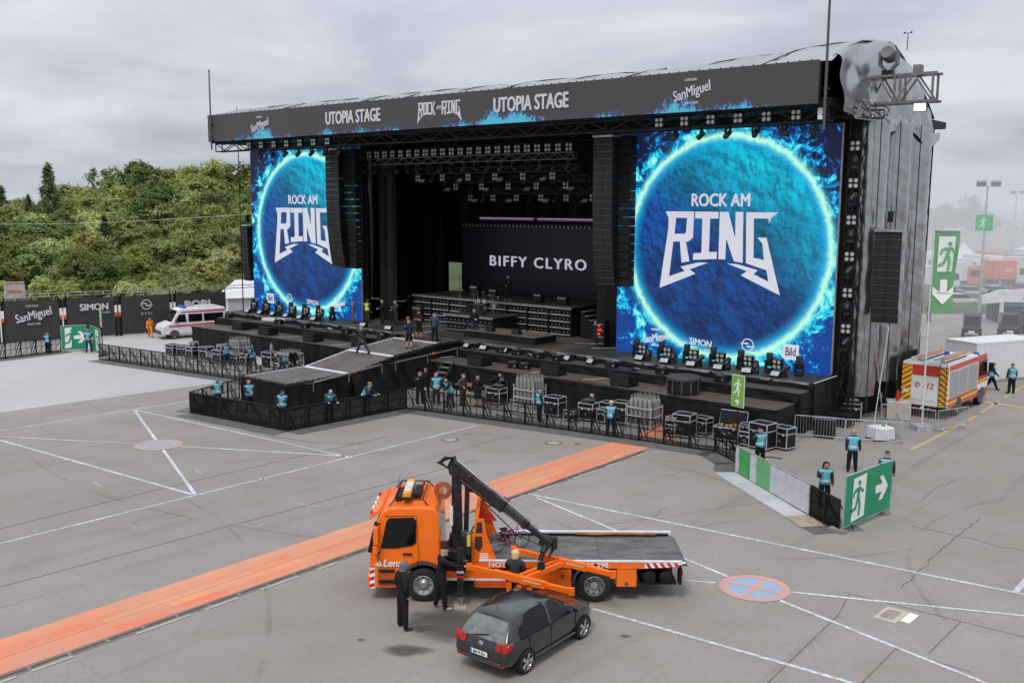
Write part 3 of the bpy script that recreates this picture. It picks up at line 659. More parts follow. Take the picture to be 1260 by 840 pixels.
# ---- header banner
bn = sthing('header_banner', 'long dark grey header banner with white lettering above the stage opening', 'banner', (-25.1, -3.56, 16.05))
def banner_mat():
    m = bpy.data.materials.new('header screen'); t = NT(m); x, y, z = t.xyz()
    n1 = t.noise(1.0, 6, .65, vec=t.vec(x * .7, z * .4), dist=.8); n2 = t.noise(2.6, 6, .75, vec=t.vec(x, z * .6), dist=1.8); where = t.noise(.17, 2, vec=t.vec(x + 3.7, 0.0))
    gap = x.abs().step(23.9, 22.0)
    h = n1 * 1.3 + n2 * 2.3 - 1.72 + (where - .5) * 4.0; fl = ((h * 1.1 - z * .95) * 2.6).clamp() * gap
    c = t.mix(fl.step(.2, 1.0), (.0, .05, .36), (.02, .48, .66)); nz = t.noise(30, 2)
    t.bsdf(t.mix(nz.step(.4, .6), (.060, .056, .056), (.072, .068, .068)), .6, emit=c, estr=fl.step(.02, .3) * .62, spec=.3); return m
mb = MB(); mb.bb((-25.2, 0, 0), (25.2, .12, 2.04)); mb.build('face', banner_mat(), bn)
mb = MB(); mb.bb((-25.18, .13, .02), (25.18, .45, 2.0)); mb.build('backing', black_metal, bn)
mb = MB()
for i in range(84): mb.box((-25 + i * .6, .05, 2.06), (.05, .06, .07))
mb.build('top_clips', black_metal, bn)
letter = pm('banner lettering', (.56, .56, .60), .6, var=.03)
for x in (-7.95, 7.67): lettering('lettering', 'UTOPIA STAGE', 1.22, letter, bn, (x, -.02, 1.04), sx=.68, bold=.034)
def sanmiguel(parent, x, z, s, mat, y=-.02):
    lettering('lettering', 'SanMiguel', .62 * s, mat, parent, (x, y, z), sx=.72, bold=.014, tilt=R(-13), shear=.1)
    lettering('lettering', 'CERVEZAS', .15 * s, mat, parent, (x - .05 * s, y, z + .48 * s), sx=.85); lettering('lettering', 'SINCE 1890', .15 * s, mat, parent, (x, y, z - .46 * s), sx=.85)
sanmiguel(bn, -18.4, .97, 1.25, letter); sanmiguel(bn, 18.4, 1.0, 1.25, letter)
# RING emblem, as outlines in metres about the centre of a screen
LG = dict(R=[(-3.46, 1.97), (-1.62, 1.97), (-1.64, 0.5), (-1.95, 0.27), (-2.09, 0.27), (-1.83, -0.84), (-2.33, -0.93), (-2.47, 0.26), (-2.91, 0.25), (-3.13, -1.76), (-2.1, -1.4), (-2.39, -1.17), (-1.27, -0.89), (-0.63, -0.87), (-1.8, -1.3), (-1.41, -1.53), (-3.74, -2.46), (-3.24, 1.11), (-3.26, 1.61)],
  Rh=[(-2.76, 1.61), (-2.04, 1.61), (-2.09, 0.8), (-2.19, 0.71), (-2.85, 0.7)],
  I=[(-1.54, 1.96), (-0.08, 1.97), (-0.08, 1.6), (-0.6, 1.59), (-0.6, -0.27), (-0.11, -0.25), (-0.11, -0.64), (-1.59, -0.75), (-1.58, -0.38), (-1.07, -0.33), (-1.07, 1.58), (-1.53, 1.6)],
  N=[(0.0, 1.97), (0.52, 1.97), (0.99, 0.51), (0.96, 1.97), (1.41, 1.98), (1.48, -0.79), (0.96, -0.73), (0.44, 0.53), (0.42, -0.65), (0.01, -0.65)],
  G=[(1.6, 1.96), (3.45, 1.96), (3.05, 1.68), (2.94, 1.36), (2.91, 1.64), (2.05, 1.63), (2.11, -0.49), (2.74, -0.59), (2.61, 0.28), (2.3, 0.61), (2.83, 0.61), (3.72, -2.44), (1.4, -1.49), (1.76, -1.24), (0.56, -0.87), (1.16, -0.88), (2.39, -1.16), (2.15, -1.39), (3.05, -1.75), (2.91, -1.14), (1.68, -0.8)])
from mathutils.geometry import tessellate_polygon
def flat_poly(mb, loops, y, d=.03):
    ls = [[Vector((a, b, 0)) for a, b in l] for l in loops]; tris = tessellate_polygon(ls); allp = [p for l in ls for p in l]
    mb.add([(p.x, y, p.y) for p in allp], [tuple(t) for t in tris])
    for l in loops:
        n = len(l); mb.add([(a, y, b) for a, b in l] + [(a, y + d, b) for a, b in l], [(i, (i + 1) % n, n + (i + 1) % n, n + i) for i in range(n)])
    return mb
mb = MB()                                                  # small two-word emblem on the banner
def small(pts, ox, s=.30): return [(ox + a * s * .8, 1.02 + b * s) for a, b in pts]
flat_poly(mb, [small(LG['R'][:9] + [(-3.05, -1.2), (-1.6, -.55), (-1.2, -.55), (-2.6, -1.3), (-3.74, -2.46), (-3.24, 1.11), (-3.26, 1.61)], -.75), small(LG['Rh'], -.75)], -.02)
O_ = [(-1.5, 1.96), (-.1, 1.96), (-.1, -.6), (-1.5, -.72)]; Oh = [(-1.05, 1.55), (-.55, 1.55), (-.55, -.2), (-1.05, -.25)]
flat_poly(mb, [small(O_, -.75), small(Oh, -.75)], -.02)
flat_poly(mb, [small([(0, 1.97), (1.35, 1.97), (1.35, 1.55), (.45, 1.55), (.45, -.2), (1.35, -.25), (1.35, -.66), (0, -.62)], -.75)], -.02)
flat_poly(mb, [small([(1.45, 1.97), (1.9, 1.97), (1.9, .8), (2.5, 1.97), (3.0, 1.97), (2.2, .6), (3.0, -.8), (2.5, -.8), (1.9, .3), (1.9, -.7), (1.45, -.68)], -.75)], -.02)
for l_ in ('I', 'N'): flat_poly(mb, [small(LG[l_], 1.35)], -.02)
flat_poly(mb, [small(LG['R'][:8] + [(-2.91, .25), (-2.91, -.8), (-3.4, -.8), (-3.4, 1.6)], 1.35), small(LG['Rh'], 1.35)], -.02)
flat_poly(mb, [small([(1.6, 1.96), (3.45, 1.96), (3.05, 1.68), (2.94, 1.36), (2.91, 1.64), (2.05, 1.63), (2.11, -0.49), (2.74, -0.59), (2.61, 0.28), (2.3, 0.61), (2.83, 0.61), (3.72, -2.44), (2.4, -1.3), (1.2, -.75), (1.4, -.6), (2.91, -1.2), (1.68, -0.8)][:12] + [(2.2, -1.1), (1.0, -.7), (1.68, -.8)], 1.35)], -.02)
mb.build('emblem', letter, bn); lettering('lettering', 'AM', .38, letter, bn, (.28, -.02, 1.2), sx=.7, bold=.01)

# ---- the two big screens
def screen_mat():
    m = bpy.data.materials.new('screen picture'); t = NT(m); x, y, z = t.xyz()
    px, pz = (x - .3) * (1 / 6.12), z * (1 / 6.12); r = (px * px + pz * pz + 1e-5).sqrt()
    v = t.vec(px, pz)
    # the rocky ball
    n1 = t.noise(7, 8, .68, vec=v, dist=.35); n2 = t.noise(2.2, 4, .6, vec=v, dist=.3); vr = t.voro(9, 'F1', vec=v); n4 = t.noise(26, 4, .7, vec=v)
    lit = ((px * .5 + pz * .75) * .9 + .12).step(.0, .95)
    tone = (n1 * .50 + n2 * .40 + n4 * .20 + vr * .12 - .22).step(.20, .58)
    hollow = (((px * -.20 + pz * .10 + .20).abs()).step(.0, .75))
    def sh_(o): return t.noise(5.5, 9, .66, vec=t.vec(px + o, pz + o), dist=.25)
    rel = ((sh_(0.0) - sh_(.02)) * 9.0 + .5).clamp(); big = t.noise(1.3, 3, .55, vec=v, dist=.4).step(.32, .62); tone = ((tone * .35 + rel * .46 + .06) * (big * .75 + .36)).clamp()
    c = t.mix(tone, (.0004, .006, .05), (.0, .15, .62)); c = t.mix(((1.0 - hollow) * .6 * (1.0 - lit)).clamp(), c, (.003, .012, .07))
    c = t.mix((lit * (tone * 1.1 + .18)).clamp(), c, (.0, .64, .80)); c = t.mix((r.step(.86, .99) * .7).clamp(), c, (.0, .30, .74))
    # the outer field and its flames
    fx = t.noise(2.6, 7, .72, vec=v, dist=1.6); fy = t.noise(6.5, 6, .75, vec=v, dist=1.4)
    up = (pz + .3).step(-.9, .9); bg = t.mix(up, (.0, .048, .29), (.006, .009, .035))
    dist = (r - 1.0)
    fl = ((fx * 1.6 + fy * 1.2 - 1.40) * 2.7 + .58 - dist * 2.2).clamp()
    fc = t.mix(fl.step(.05, .55), bg, (.0, .16, .66)); fc = t.mix(fl.step(.34, .70), fc, (.01, .70, .78)); fc = t.mix(fl.step(.72, 1.0), fc, (.40, .92, .74))
    c = t.mix(r.step(.995, 1.005), c, fc)
    rim = (((r - 1.0 - (fy - .5) * .09) * 36).pow(2) * -1.0).exp(); halo = (((r - 1.0) * 17).pow(2) * -1.0).exp()
    c = t.mix((halo * .5).clamp(), c, (.02, .62, .74)); c = t.mix((rim * .92).clamp(), c, (.52, .98, .76))
    nz = t.noise(9, 1, vec=t.vec(x * 3, z * 3)); b = t.bsdf((.012, .012, .014), .5, emit=c, estr=nz * .2 + .74, spec=.25); return m
scr_m = screen_mat(); logo_m = em('screen lettering', (.58, .58, .66), .74)
def opel(parent, x, z, s, mat, y):
    mb = MB(); n = 28
    for k, (r0, r1) in enumerate(((.36 * s, .43 * s),)):
        for i in range(n):
            a, b = 2 * PI * i / n, 2 * PI * (i + 1) / n; mb.quad(*[(x + q * math.cos(w), y, z + q * math.sin(w)) for q, w in ((r0, a), (r1, a), (r1, b), (r0, b))])
    mb.add([(x - .62 * s, y, z + .05 * s), (x + .12 * s, y, z + .05 * s), (x - .02 * s, y, z + .16 * s), (x - .3 * s, y, z + .12 * s)], [(0, 1, 2, 3)]); mb.add([(x + .62 * s, y, z - .05 * s), (x - .12 * s, y, z - .05 * s), (x + .02 * s, y, z - .16 * s), (x + .3 * s, y, z - .12 * s)], [(0, 1, 2, 3)])
    mb.build('emblem', mat, parent); lettering('lettering', 'OPEL', .30 * s, mat, parent, (x, y, z - .78 * s), spacing=1.7, depth=.004)
def big_screen(loc, label, flip):
    s = sthing('video_screen', label, 'screen', loc, 0, 'big side screens')
    MB().bb((-6.71, 0, -6.48), (6.71, .1, 6.48)).build('panel', scr_m, s)
    MB().bb((-6.76, .11, -6.48), (6.76, .3, 6.56)).build('cabinet', black_metal, s)
    mb = MB(); mb.bb((6.72, -.02, -6.4), (6.8, .1, 6.5)); mb.build('edge_trim', gold_alu, s)
    mb = MB()
    flat_poly(mb, [LG['R'], LG['Rh']], -.025, .02)
    for k in 'ING': flat_poly(mb, [LG[k]], -.025, .02)
    mb.build('emblem', logo_m, s)
    lettering('lettering', 'ROCK AM', 1.0, logo_m, s, (0, -.02, 2.58), sx=.80, bold=.032, depth=.004, spacing=1.02)
    f = -1 if flip else 1
    sanmiguel(s, -3.9 * f, -5.42, 1.0, logo_m); lettering('lettering', 'SIMON', .52, logo_m, s, (-.95 * f, -.02, -5.45), sx=.9, bold=.025, depth=.004, tilt=R(4)); lettering('lettering', 'mobile', .16, logo_m, s, (-.5 * f, -.02, -5.8), depth=.004)
    opel(s, 1.97 * f, -5.3, .85, logo_m, -.02)
    MB().bb((4.48 * f - .45, -.03, -5.85), (4.48 * f + .45, .0, -5.05)).build('badge', logo_m, s); lettering('lettering', 'Bild', .66, pm('badge ink', (.03, .05, .08)), s, (4.48 * f, -.035, -5.45), sx=.62, bold=.02, depth=.003)
    return s
big_screen((-6.72, 0, 8.9), 'big square screen with blue burning ball and white emblem, right of stage', False)
big_screen((-43.1, 0, 8.9), 'big square screen with blue burning ball and white emblem, left of stage', True)

# ---- upstage video wall with the band's name
vw = sthing('upstage_video_wall', 'dark upstage video wall showing a band name in pale capitals', 'screen', (-26.0, 8.5, 2.42))
MB().bb((-7.95, 0, 2.0), (7.95, .3, 7.2)).build('panel', pm('dark screen', (.010, .011, .016), .5, var=.2), vw)
lettering('lettering', 'BIFFY CLYRO', 1.12, em('band name light', (.42, .40, .52), .8), vw, (-.35, -.03, 4.43), sx=1.18, bold=.025, spacing=1.24, depth=.004)
MB().bb((-7.95, .05, 0), (7.95, .25, 1.95)).build('lower_panel', black_cloth, vw)
sl = sthing('ceiling_light_strip', 'thin pink lit strip above the upstage video wall', 'light strip', (-26.1, 8.0, 10.1))
for a, b in ((-5.5, -.2), (.2, 5.6)):
    MB().bb((a, -.02, .06), (b, .06, .11)).build('white_tube', em('white tube', (.62, .58, .66), .35), sl); MB().bb((a + .05, -.02, -.05), (b, .06, .04)).build('pink_tube', em('pink tube', (.30, .10, .22), .28), sl)
MB().bb((-5.6, .07, -.1), (5.7, .2, .2)).build('housing', black_metal, sl)
# ================================================================ SOUND AND LIGHT
grille = pm('speaker grille', (.012, .012, .012), .7, var=.3, scale=12, bump=.3, bscale=90)
lens_pale = pm('unlit lamp lens', (.40, .39, .36), .25, .1, var=.1); lens_dark = pm('dark lens', (.03, .035, .04), .1, spec=.7)
box_black = pm('speaker enclosure', (.008, .008, .009), .6, var=.25, spec=.3)
def line_array(loc, n, w, h, label, splay0, splay1, rz=0.0, depth=.72, back_curve=True):
    a = sthing('line_array', label, 'loudspeaker', loc, rz, 'hanging line arrays')
    cab = MB().prism([(-w / 2, 0), (w / 2, 0), (w * .36, depth), (-w * .36, depth)], -h + .012, -.012, 'xy').mesh('cabinet', box_black)
    grl = MB(); grl.bb((-w / 2 + .03, -.018, -h + .035), (-.03, -.004, -.035)); grl.bb((.03, -.018, -h + .035), (w / 2 - .03, -.004, -.035)); grl = grl.mesh('grille', grille)
    lip = MB().bb((-w / 2, -.02, -h - .004), (w / 2, .0, -h + .02)).mesh('edge_strip', pm('array trim', (.11, .10, .095), .5, .1))
    MB().bb((-w * .52, -.1, .02), (w * .52, depth, .14)).build('bumper', gold_alu, a)
    MB().cyl((0, .35, .14), (0, .35, 1.3), .02, .02, 6).build('hoist_chain', black_metal, a); MB().box((0, .35, .75), (.26, .26, .55)).build('hoist', black_metal, a)
    y = z = 0.0; ang = splay0
    for i in range(n):
        m = Matrix.Translation((0, y, z)) @ Matrix.Rotation(ang, 4, 'X')
        c = link('cabinet', cab, a); c.matrix_local = m
        for nm, me in (('grille', grl), ('edge_strip', lip)):
            o = link(nm, me, c)
        v = m.to_3x3() @ Vector((0, 0, -h)); y += v.y; z += v.z; ang = splay0 + (splay1 - splay0) * ((i + 1) / n) ** 3
    return a
line_array((-13.25, -2.0, 15.05), 21, 1.36, .405, 'tall hanging line array at the left edge of the right screen', R(0), R(14))
line_array((-37.15, -2.0, 15.05), 21, 1.36, .405, 'tall hanging line array over the right part of the left screen', R(0), R(16), R(4))
line_array((2.58, .0, 9.95), 12, 1.30, .38, 'shorter hanging line array in front of the silver tubes', R(0), R(10), R(8))
line_array((-50.55, -.3, 9.3), 12, 1.15, .38, 'shorter hanging line array beyond the left screen, against the trees', R(0), R(16), R(-8))
def sub_array(loc, n, label, w=.5):
    a = sthing('subwoofer_array', label, 'loudspeaker', loc, 0, 'hanging subwoofer columns')
    me = MB().bb((-w, 0, -.5), (w, .6, -.012)).mesh('cabinet', box_black); ge = MB().bb((-w + .04, -.015, -.46), (w - .04, -.002, -.05)).mesh('grille', grille)
    for i in range(n): c = link('cabinet', me, a); c.location = (0, 0, -.51 * i); link('grille', ge, c)
    MB().bb((-.36, 0, 0), (.36, .8, .1)).build('bumper', black_metal, a)
sub_array((-12.62, -.8, 15.1), 17, 'dark hanging subwoofer column beside the right main array')
sub_array((-36.5, -.8, 15.1), 17, 'dark hanging subwoofer column beside the left main array')
sub_array((-37.55, -.8, 15.1), 17, 'dark subwoofer column directly behind the left main array')
# legs that stay the outer right array
for x, y, x2, y2 in ((2.36, 1.51, 2.1, .2), (2.9, -1.6, 2.9, .2)):
    tag(MB().at(m=S_M).tube([(x, y, .05), (x2 - .1, y2, 5.2)], .025, 5).build('stay_rope', galv), 'taut stay rope from the ground to the shorter right-hand array' if y > 0 else 'taut stay rope slanting down to the white tank by the barriers', 'rope', 'array stay ropes')

# ---- lamps
def make_blinder():
    t = thing('blinder_lamp', '', 'lamp'); MB().bb((-.27, 0, -.27), (.27, .2, .27)).build('housing', black_metal, t, bevel=.02)
    me = MB().lathe([(.085, 0), (.10, -.02), (.0, -.03)], 10, 'y').mesh('lens', lens_pale)
    for x in (-.13, .13):
        for z in (-.13, .13): o = link('lens', me, t); o.location = (x, -.005, z)
    MB().tube([(-.31, .1, 0), (-.31, .1, .34), (.31, .1, .34), (.31, .1, 0)], .02, 4).build('yoke', black_metal, t); return t
def make_mover(s=1.0):
    t = thing('moving_head', '', 'lamp'); MB().box((0, 0, .09 * s), (.42 * s, .40 * s, .17 * s), taper=.9).build('base', black_metal, t, bevel=.02)
    mb = MB()
    for q in (-1, 1): mb.prism([(q * .25 * s, .17 * s), (q * .25 * s, .62 * s), (q * .18 * s, .66 * s), (q * .17 * s, .17 * s)], -.09 * s, .09 * s)
    mb.bb((-.25 * s, -.09 * s, .17 * s), (.25 * s, .09 * s, .23 * s)); mb.build('yoke', black_metal, t)
    MB().lathe([(.10 * s, .34 * s), (.16 * s, .42 * s), (.17 * s, .70 * s), (.19 * s, .98 * s), (.16 * s, 1.04 * s), (.0, 1.04 * s)], 14).build('head', pm('lamp body', (.02, .02, .022), .45), t, smooth=40); return t
def make_small_mover(): 
    t = thing('spot_lamp', '', 'lamp'); MB().box((0, 0, .07), (.34, .3, .13), taper=.85).build('base', black_metal, t)
    mb = MB(); mb.bb((-.2, -.06, .13), (-.15, .06, .46)); mb.bb((.15, -.06, .13), (.2, .06, .46)); mb.bb((-.16, -.05, .125), (.16, .05, .16)); mb.build('yoke', black_metal, t)
    MB().at((0, 0, .42), rx=R(-50)).lathe([(.1, -.22), (.14, -.05), (.15, .2), (.12, .28), (0, .24)], 12).build('head', pm('lamp body'  , (.02, .02, .022)), t, smooth=40); return t
def make_strobe():
    t = thing('strobe_panel', '', 'lamp'); MB().prism([(-.2, .02), (.18, .02), (.18, .30), (-.02, .30), (-.2, .1)], -.26, .26, 'yz').build('housing', black_metal, t)
    MB().add([(-.24, -.205, .115), (.24, -.205, .115), (.24, -.03, .312), (-.24, -.03, .312)], [(0, 1, 2, 3)]).build('panel', pm('strobe face', (.40, .40, .42), .3), t); return t
P_BL, P_MV, P_SM, P_ST = make_blinder(), make_mover(), make_small_mover(), make_strobe()
def place(proto, x, y, z, rz, label, group, rx=0):
    used = proto.get('used'); o = dup(proto) if used else proto
    proto['used'] = 1
    if 'used' in o and o is not proto: del o['used']
    o.location = SP(x, y, z); o.rotation_euler = (rx, 0, S_RZ + rz); o['label'] = label; o['group'] = group; return o
for sd, x0, nm in ((1, -11.2, 'right'), (1, -48.4, 'left')):
    for i in range(7):
        x = x0 + i * 1.66
        place(P_MV, x, -1.15, 2.43, random.uniform(-.5, .5), 'tall dark moving head standing in front of the %s screen' % nm, 'moving heads before the %s screen' % nm)
        if i < 6:
            place(P_BL, x + .55, -1.45, 2.95, random.uniform(-.15, .15), 'four-lamp blinder standing in front of the %s screen' % nm, 'blinders before the %s screen' % nm)
            place(P_ST, x + .95, -2.35, 2.43, random.uniform(-.2, .2), 'small pale-faced strobe on the stage lip below the %s screen' % nm, 'strobes below the %s screen' % nm)
        if i < 6: place(P_SM, x + 1.25, -1.95, 2.43, random.uniform(-1, 1), 'squat spotlight on the stage lip below the %s screen' % nm, 'spotlights below the %s screen' % nm)
for x in (-33.5, -30.9, -22.6, -21.2, -19.5, -16.7, -14.6, -12.9):
    place(P_ST, x, -2.45 if x < -24 else -3.35, 2.43 if x < -24 else 2.06, random.uniform(-.3, .3), 'pale-faced strobe along the middle of the stage front', 'strobes along the stage front')
FT = thing_ft = sthing('lighting_truss', 'foremost silver lighting truss hung across the stage opening', 'truss', (0, 0, 0), 0, 'lighting trusses')
mb = MB(); truss(mb, (-36.9, .4, 14.25), (-17.0, .4, 14.25), .42, .026, .62); mb.build('lattice', pm('grey truss', (.13, .13, .135), .45, .4), FT)
for x in (-34, -27, -20): MB().cyl((x, .4, 14.4), (x, .4, 16), .015, .015, 5).build('chain', black_metal, FT)
for i in range(24):
    x = -36.5 + i * .83; place(P_BL, x, .3, 14.78, random.uniform(-.1, .1), 'four-lamp blinder on top of the foremost lighting truss', 'blinders on the foremost truss')
def hang(x, y, z, label, group):
    o = place(P_SM, x, y, z, random.uniform(-1.5, 1.5), label, group); o.rotation_euler = (PI, 0, S_RZ + random.uniform(-1.5, 1.5)); return o
for i in range(18): hang(-36.2 + i * 1.1, .4, 14.0, 'spotlight hanging under the foremost lighting truss', 'spotlights under the foremost truss')
for k, (y, z, x0, x1, n) in enumerate([(2.8, 13.6, -33.5, -18.5, 12), (5.0, 13.0, -33, -19, 11), (7.0, 12.2, -32, -19.5, 11)]):
    tr = sthing('lighting_truss', ['second', 'third', 'rearmost'][k] + ' dark lighting truss inside the stage', 'truss', (0, 0, 0), 0, 'lighting trusses')
    mb = MB(); truss(mb, (x0, y, z), (x1, y, z), .4, .024, .8); mb.build('lattice', pm('dark truss', (.06, .06, .065), .45, .6), tr); MB().bar((x0, y, z + .2), (x1, y, z + .2), .05).build('power_bar', black_metal, tr)
    for i in range(n):
        x = x0 + (x1 - x0) * (i + .5) / n; nm = ['second', 'third', 'rearmost'][k]
        if i % 2 == k % 2: place(P_BL, x, y - .25, z - .5, 0, 'blinder hanging from the %s lighting truss' % nm, 'blinders on the %s truss' % nm)
        else: hang(x, y, z - .2, 'spotlight hanging from the %s lighting truss' % nm, 'spotlights on the %s truss' % nm)
        if i % 3 == 0: place(P_ST, x + .5, y - .2, z - .9, 0, 'strobe hanging from the %s lighting truss' % nm, 'strobes on the %s truss' % nm)
for x0, n, nm in ((-8.9, 6, 'right'), (-45.6, 7, 'left')):
    for i in range(n):
        x = x0 + i * 1.55; place(P_BL, x, -3.1, 15.62, 0, 'blinder under the header banner above the %s screen' % nm, 'blinders above the %s screen' % nm)
        hang(x + .75, -2.6, 15.3, 'spotlight hanging under the header above the %s screen' % nm, 'spotlights above the %s screen' % nm)
for i in range(12):
    z = 14.2 - i * .92
    if i % 2 == 0: place(P_BL, .80, -.32, z, R(8), 'blinder fixed in the lamp column beside the right screen', 'blinders in the lamp column')
    else:
        o = place(P_SM, .80, -.30, z - .2, R(20) * (1 if i % 4 == 1 else -1), 'spotlight fixed in the lamp column beside the right screen', 'spotlights in the lamp column')
mb_l = sthing('lamp_bar', 'row of tiny pale lamps along the top of the upstage video wall', 'light strip', (-26.9, 8.1, 9.62))
MB().bb((-6.7, 0, .08), (6.5, .12, .16)).build('bar', black_metal, mb_l); me = MB().prism([(-.03, 0), (.03, 0), (.05, -.17), (-.02, -.17)], 0, .06).mesh('lamp', lens_pale)
for i in range(36): o = link('lamp', me, mb_l); o.location = (-6.6 + i * .37, 0, .07)
# searchlight and floodlight on the outrigger
sk = sthing('sky_searchlight', 'large grey moving searchlight standing on the outrigger truss', 'lamp', (1.95, .5, 17.62))
sgrey = pm('searchlight grey', (.14, .14, .145), .5, var=.15)
MB().box((0, 0, .12), (.5, .45, .22)).build('base', black_metal, sk); mb = MB()
for q in (-1, 1): mb.prism([(q * .48, .5), (q * .48, 1.15), (q * .36, 1.15), (q * .34, .55), (q * .12, .3), (q * .16, .2)], -.14, .14)
mb.build('yoke', sgrey, sk); MB().at((0, 0, .98), rx=R(75)).lathe([(.2, -.4), (.34, -.25), (.35, .25), (.30, .4), (0, .36)], 16).build('head', sgrey, sk, smooth=40)
fl = sthing('flood_lamp', 'lit warm white floodlight under the end of the outrigger truss', 'lamp', (3.7, .1, 15.95))
MB().bb((-.3, -.02, -.2), (.3, .2, .2)).build('housing', sgrey, fl); MB().bb((-.26, -.04, -.16), (.26, -.02, .16)).build('lit_face', em('lit floodlight', (1.0, .86, .62), 5.0), fl); MB().tube([(-.33, .1, 0), (-.33, .1, .28), (.33, .1, .28), (.33, .1, 0)], .02, 4).build('bracket', black_metal, fl)
an = sthing('wind_sensor', 'tiny weather sensor on a rod above the roof ridge', 'sensor', (.9, 6.2, 19.6)); MB().cyl((0, 0, 0), (0, 0, .9), .025, .02, 5).build('rod', black_metal, an)
mb = MB(); mb.cyl((-.18, 0, .9), (.18, 0, .9), .015, .015, 4); mb.ball((-.18, 0, .92), .06, 6, 4); mb.ball((.18, 0, .92), .06, 6, 4); mb.build('cups', black_metal, an)
for x, z0, z1, lb in ((.55, 14.8, 25.5, 'tall thin mast rising past the right end of the header banner'), (-49.6, 15.4, 21.5, 'thin mast rising above the left end of the header banner')):
    m_ = sthing('thin_mast', lb, 'mast', (x, -3.75, z0), 0, 'thin masts at the banner ends'); MB().cyl((0, 0, 0), (0, 0, z1 - z0), .07, .05, 8).build('tube', pm('mast steel', (.10, .095, .095), .5, .4), m_)
    MB().ball((0, 0, z1 - z0), .07, 8, 5).build('cap', black_metal, m_); MB().box((0, .12, .7), (.2, .3, .12)).build('bracket', black_metal, m_); MB().box((0, .12, 1.9), (.2, .3, .12)).build('bracket', black_metal, m_)
# loose cable and rigging hanging by the corner
rg = sthing('rigging_cluster', 'tangle of chains and cables under the right corner of the roof', 'rigging', (0, 0, 0)); 
for k in range(16):
    x, y = random.uniform(.3, 1.9), random.uniform(-1.6, 1.2); p = Vector((x, y, 16.3)); pts = [p]
    for j in range(5): p = p + Vector((random.uniform(-.3, .4), random.uniform(-.3, .3), -random.uniform(.05, .25))); pts.append(p)
    MB().tube(pts, .025, 5).build('cable', [cable, gold_alu, cable][k % 3], rg)
mb = MB(); truss(mb, (-.2, -2.6, 15.75), (1.7, .6, 15.75), .4, .03, .5); mb.build('corner_lattice', black_metal, rg)
MB().bb((-.1, -3.0, 15.35), (.15, -2.6, 15.9)).build('white_box', white_paint, rg)

# ---- stage risers with lamp shelves
rs = sthing('band_riser', 'wide black stage riser with rows of shelved lamps and side stairs', 'riser', (-26.3, 3.0, 2.42))
MB().bb((-7.6, .12, 0), (7.2, 4.6, 1.92)).build('carcass', black_cloth, rs); MB().bb((-7.7, -.02, 1.93), (7.3, 4.7, 2.0)).build('deck', dm3, rs); MB().bb((-7.7, -.06, 1.86), (7.3, -.02, 2.0)).build('front_rail', gold_alu, rs)
bulb = MB()
me_b = MB().lathe([(.04, 0), (.05, -.04), (0, -.06)], 8, 'y').mesh('lamp', pm('dim lamp', (.16, .16, .15), .3)); me_r = MB().bb((0, -.03, 0), (1.7, .04, .05)).mesh('shelf_rail', alu); me_p = MB().bb((-.06, -.05, 0), (.06, .08, 1.9)).mesh('upright', black_metal)
for b in range(8):
    x = -7.5 + b * 1.85
    if 2.6 < b < 5: pass
    o = link('upright', me_p, rs); o.location = (x - .07, 0, 0)
    for r_ in range(4):
        o = link('shelf_rail', me_r, rs); o.location = (x + .03, 0, .12 + r_ * .44)
        for q in range(5):
            o = link('lamp', me_b, rs); o.location = (x + .2 + q * .33 + random.uniform(-.05, .05), .06, .33 + r_ * .44)
for sx in (-1, 1):
    for i in range(7): MB().bb((sx * 7.7 - .2 + sx * (.55 + i * .30) - .15, .3, 1.75 - i * .27), (sx * 7.7 - .2 + sx * (.55 + i * .30) + .15, 2.2, 1.8 - i * .27)).build('stair_tread', gold_alu, rs)
    mb = MB(); mb.prism([(sx * 7.7 - .2 + sx * .3, 1.85), (sx * 7.7 - .2 + sx * 2.7, .1), (sx * 7.7 - .2 + sx * 2.7, 0), (sx * 7.7 - .2 + sx * .3, 0)], .35, .42); mb.build('stringer', black_metal, rs)
mb = MB()
for x in np.arange(-7, 7.2, 1.4): mb.cyl((x, 4.5, 2), (x, 4.5, 3.0), .02, .02, 4)
mb.cyl((-7, 4.5, 3.0), (7, 4.5, 3.0), .02, .02, 4); mb.cyl((-7, 4.5, 2.5), (7, 4.5, 2.5), .02, .02, 4); mb.build('back_rail', pm('dark truss', (.06, .06, .065)), rs)
d2 = sthing('drum_riser', 'low black drum riser with lamp rows at centre stage', 'riser', (-25.8, .2, 2.42))
MB().bb((-2.2, .1, 0), (2.2, 2.7, 1.12)).build('carcass', black_cloth, d2); MB().bb((-2.3, 0, 1.13), (2.3, 2.75, 1.2)).build('deck', dm3, d2); MB().bb((-2.3, -.05, 1.08), (2.3, 0, 1.21)).build('front_rail', gold_alu, d2)
for r_ in range(2):
    for k in (-2.15, .1): MB().bb((k, 0, .12 + r_ * .48), (k + 2.0, .06, .17 + r_ * .48)).build('shelf_rail', gold_alu, d2)
    for q in range(11): o = link('lamp', me_b, d2); o.location = (-2.0 + q * .4, .05, .36 + r_ * .48)
pf = sthing('low_thrust_platform', 'low black platform in front of the drum riser', 'riser', (-21.6, -1.4, 2.42)); MB().bb((-3.1, 0, 0), (3.0, 2.2, .42)).build('carcass', black_cloth, pf); MB().bb((-3.15, -.04, .43), (3.05, 2.24, .48)).build('deck', dm2, pf)
for x, y in ((-1.2, .3), (1.1, .25)): MB().prism([(y, .48), (y + .45, .48), (y + .3, .85), (y + .1, .85)], x - .3, x + .3, 'yz').build('wedge_monitor', box_black, pf)
dk = sthing('drum_kit', 'silver drum kit under black cloth on the centre riser', 'drum kit', (-25.7, 1.5, 3.62))
chrome = pm('chrome', (.6, .6, .62), .2, .95)
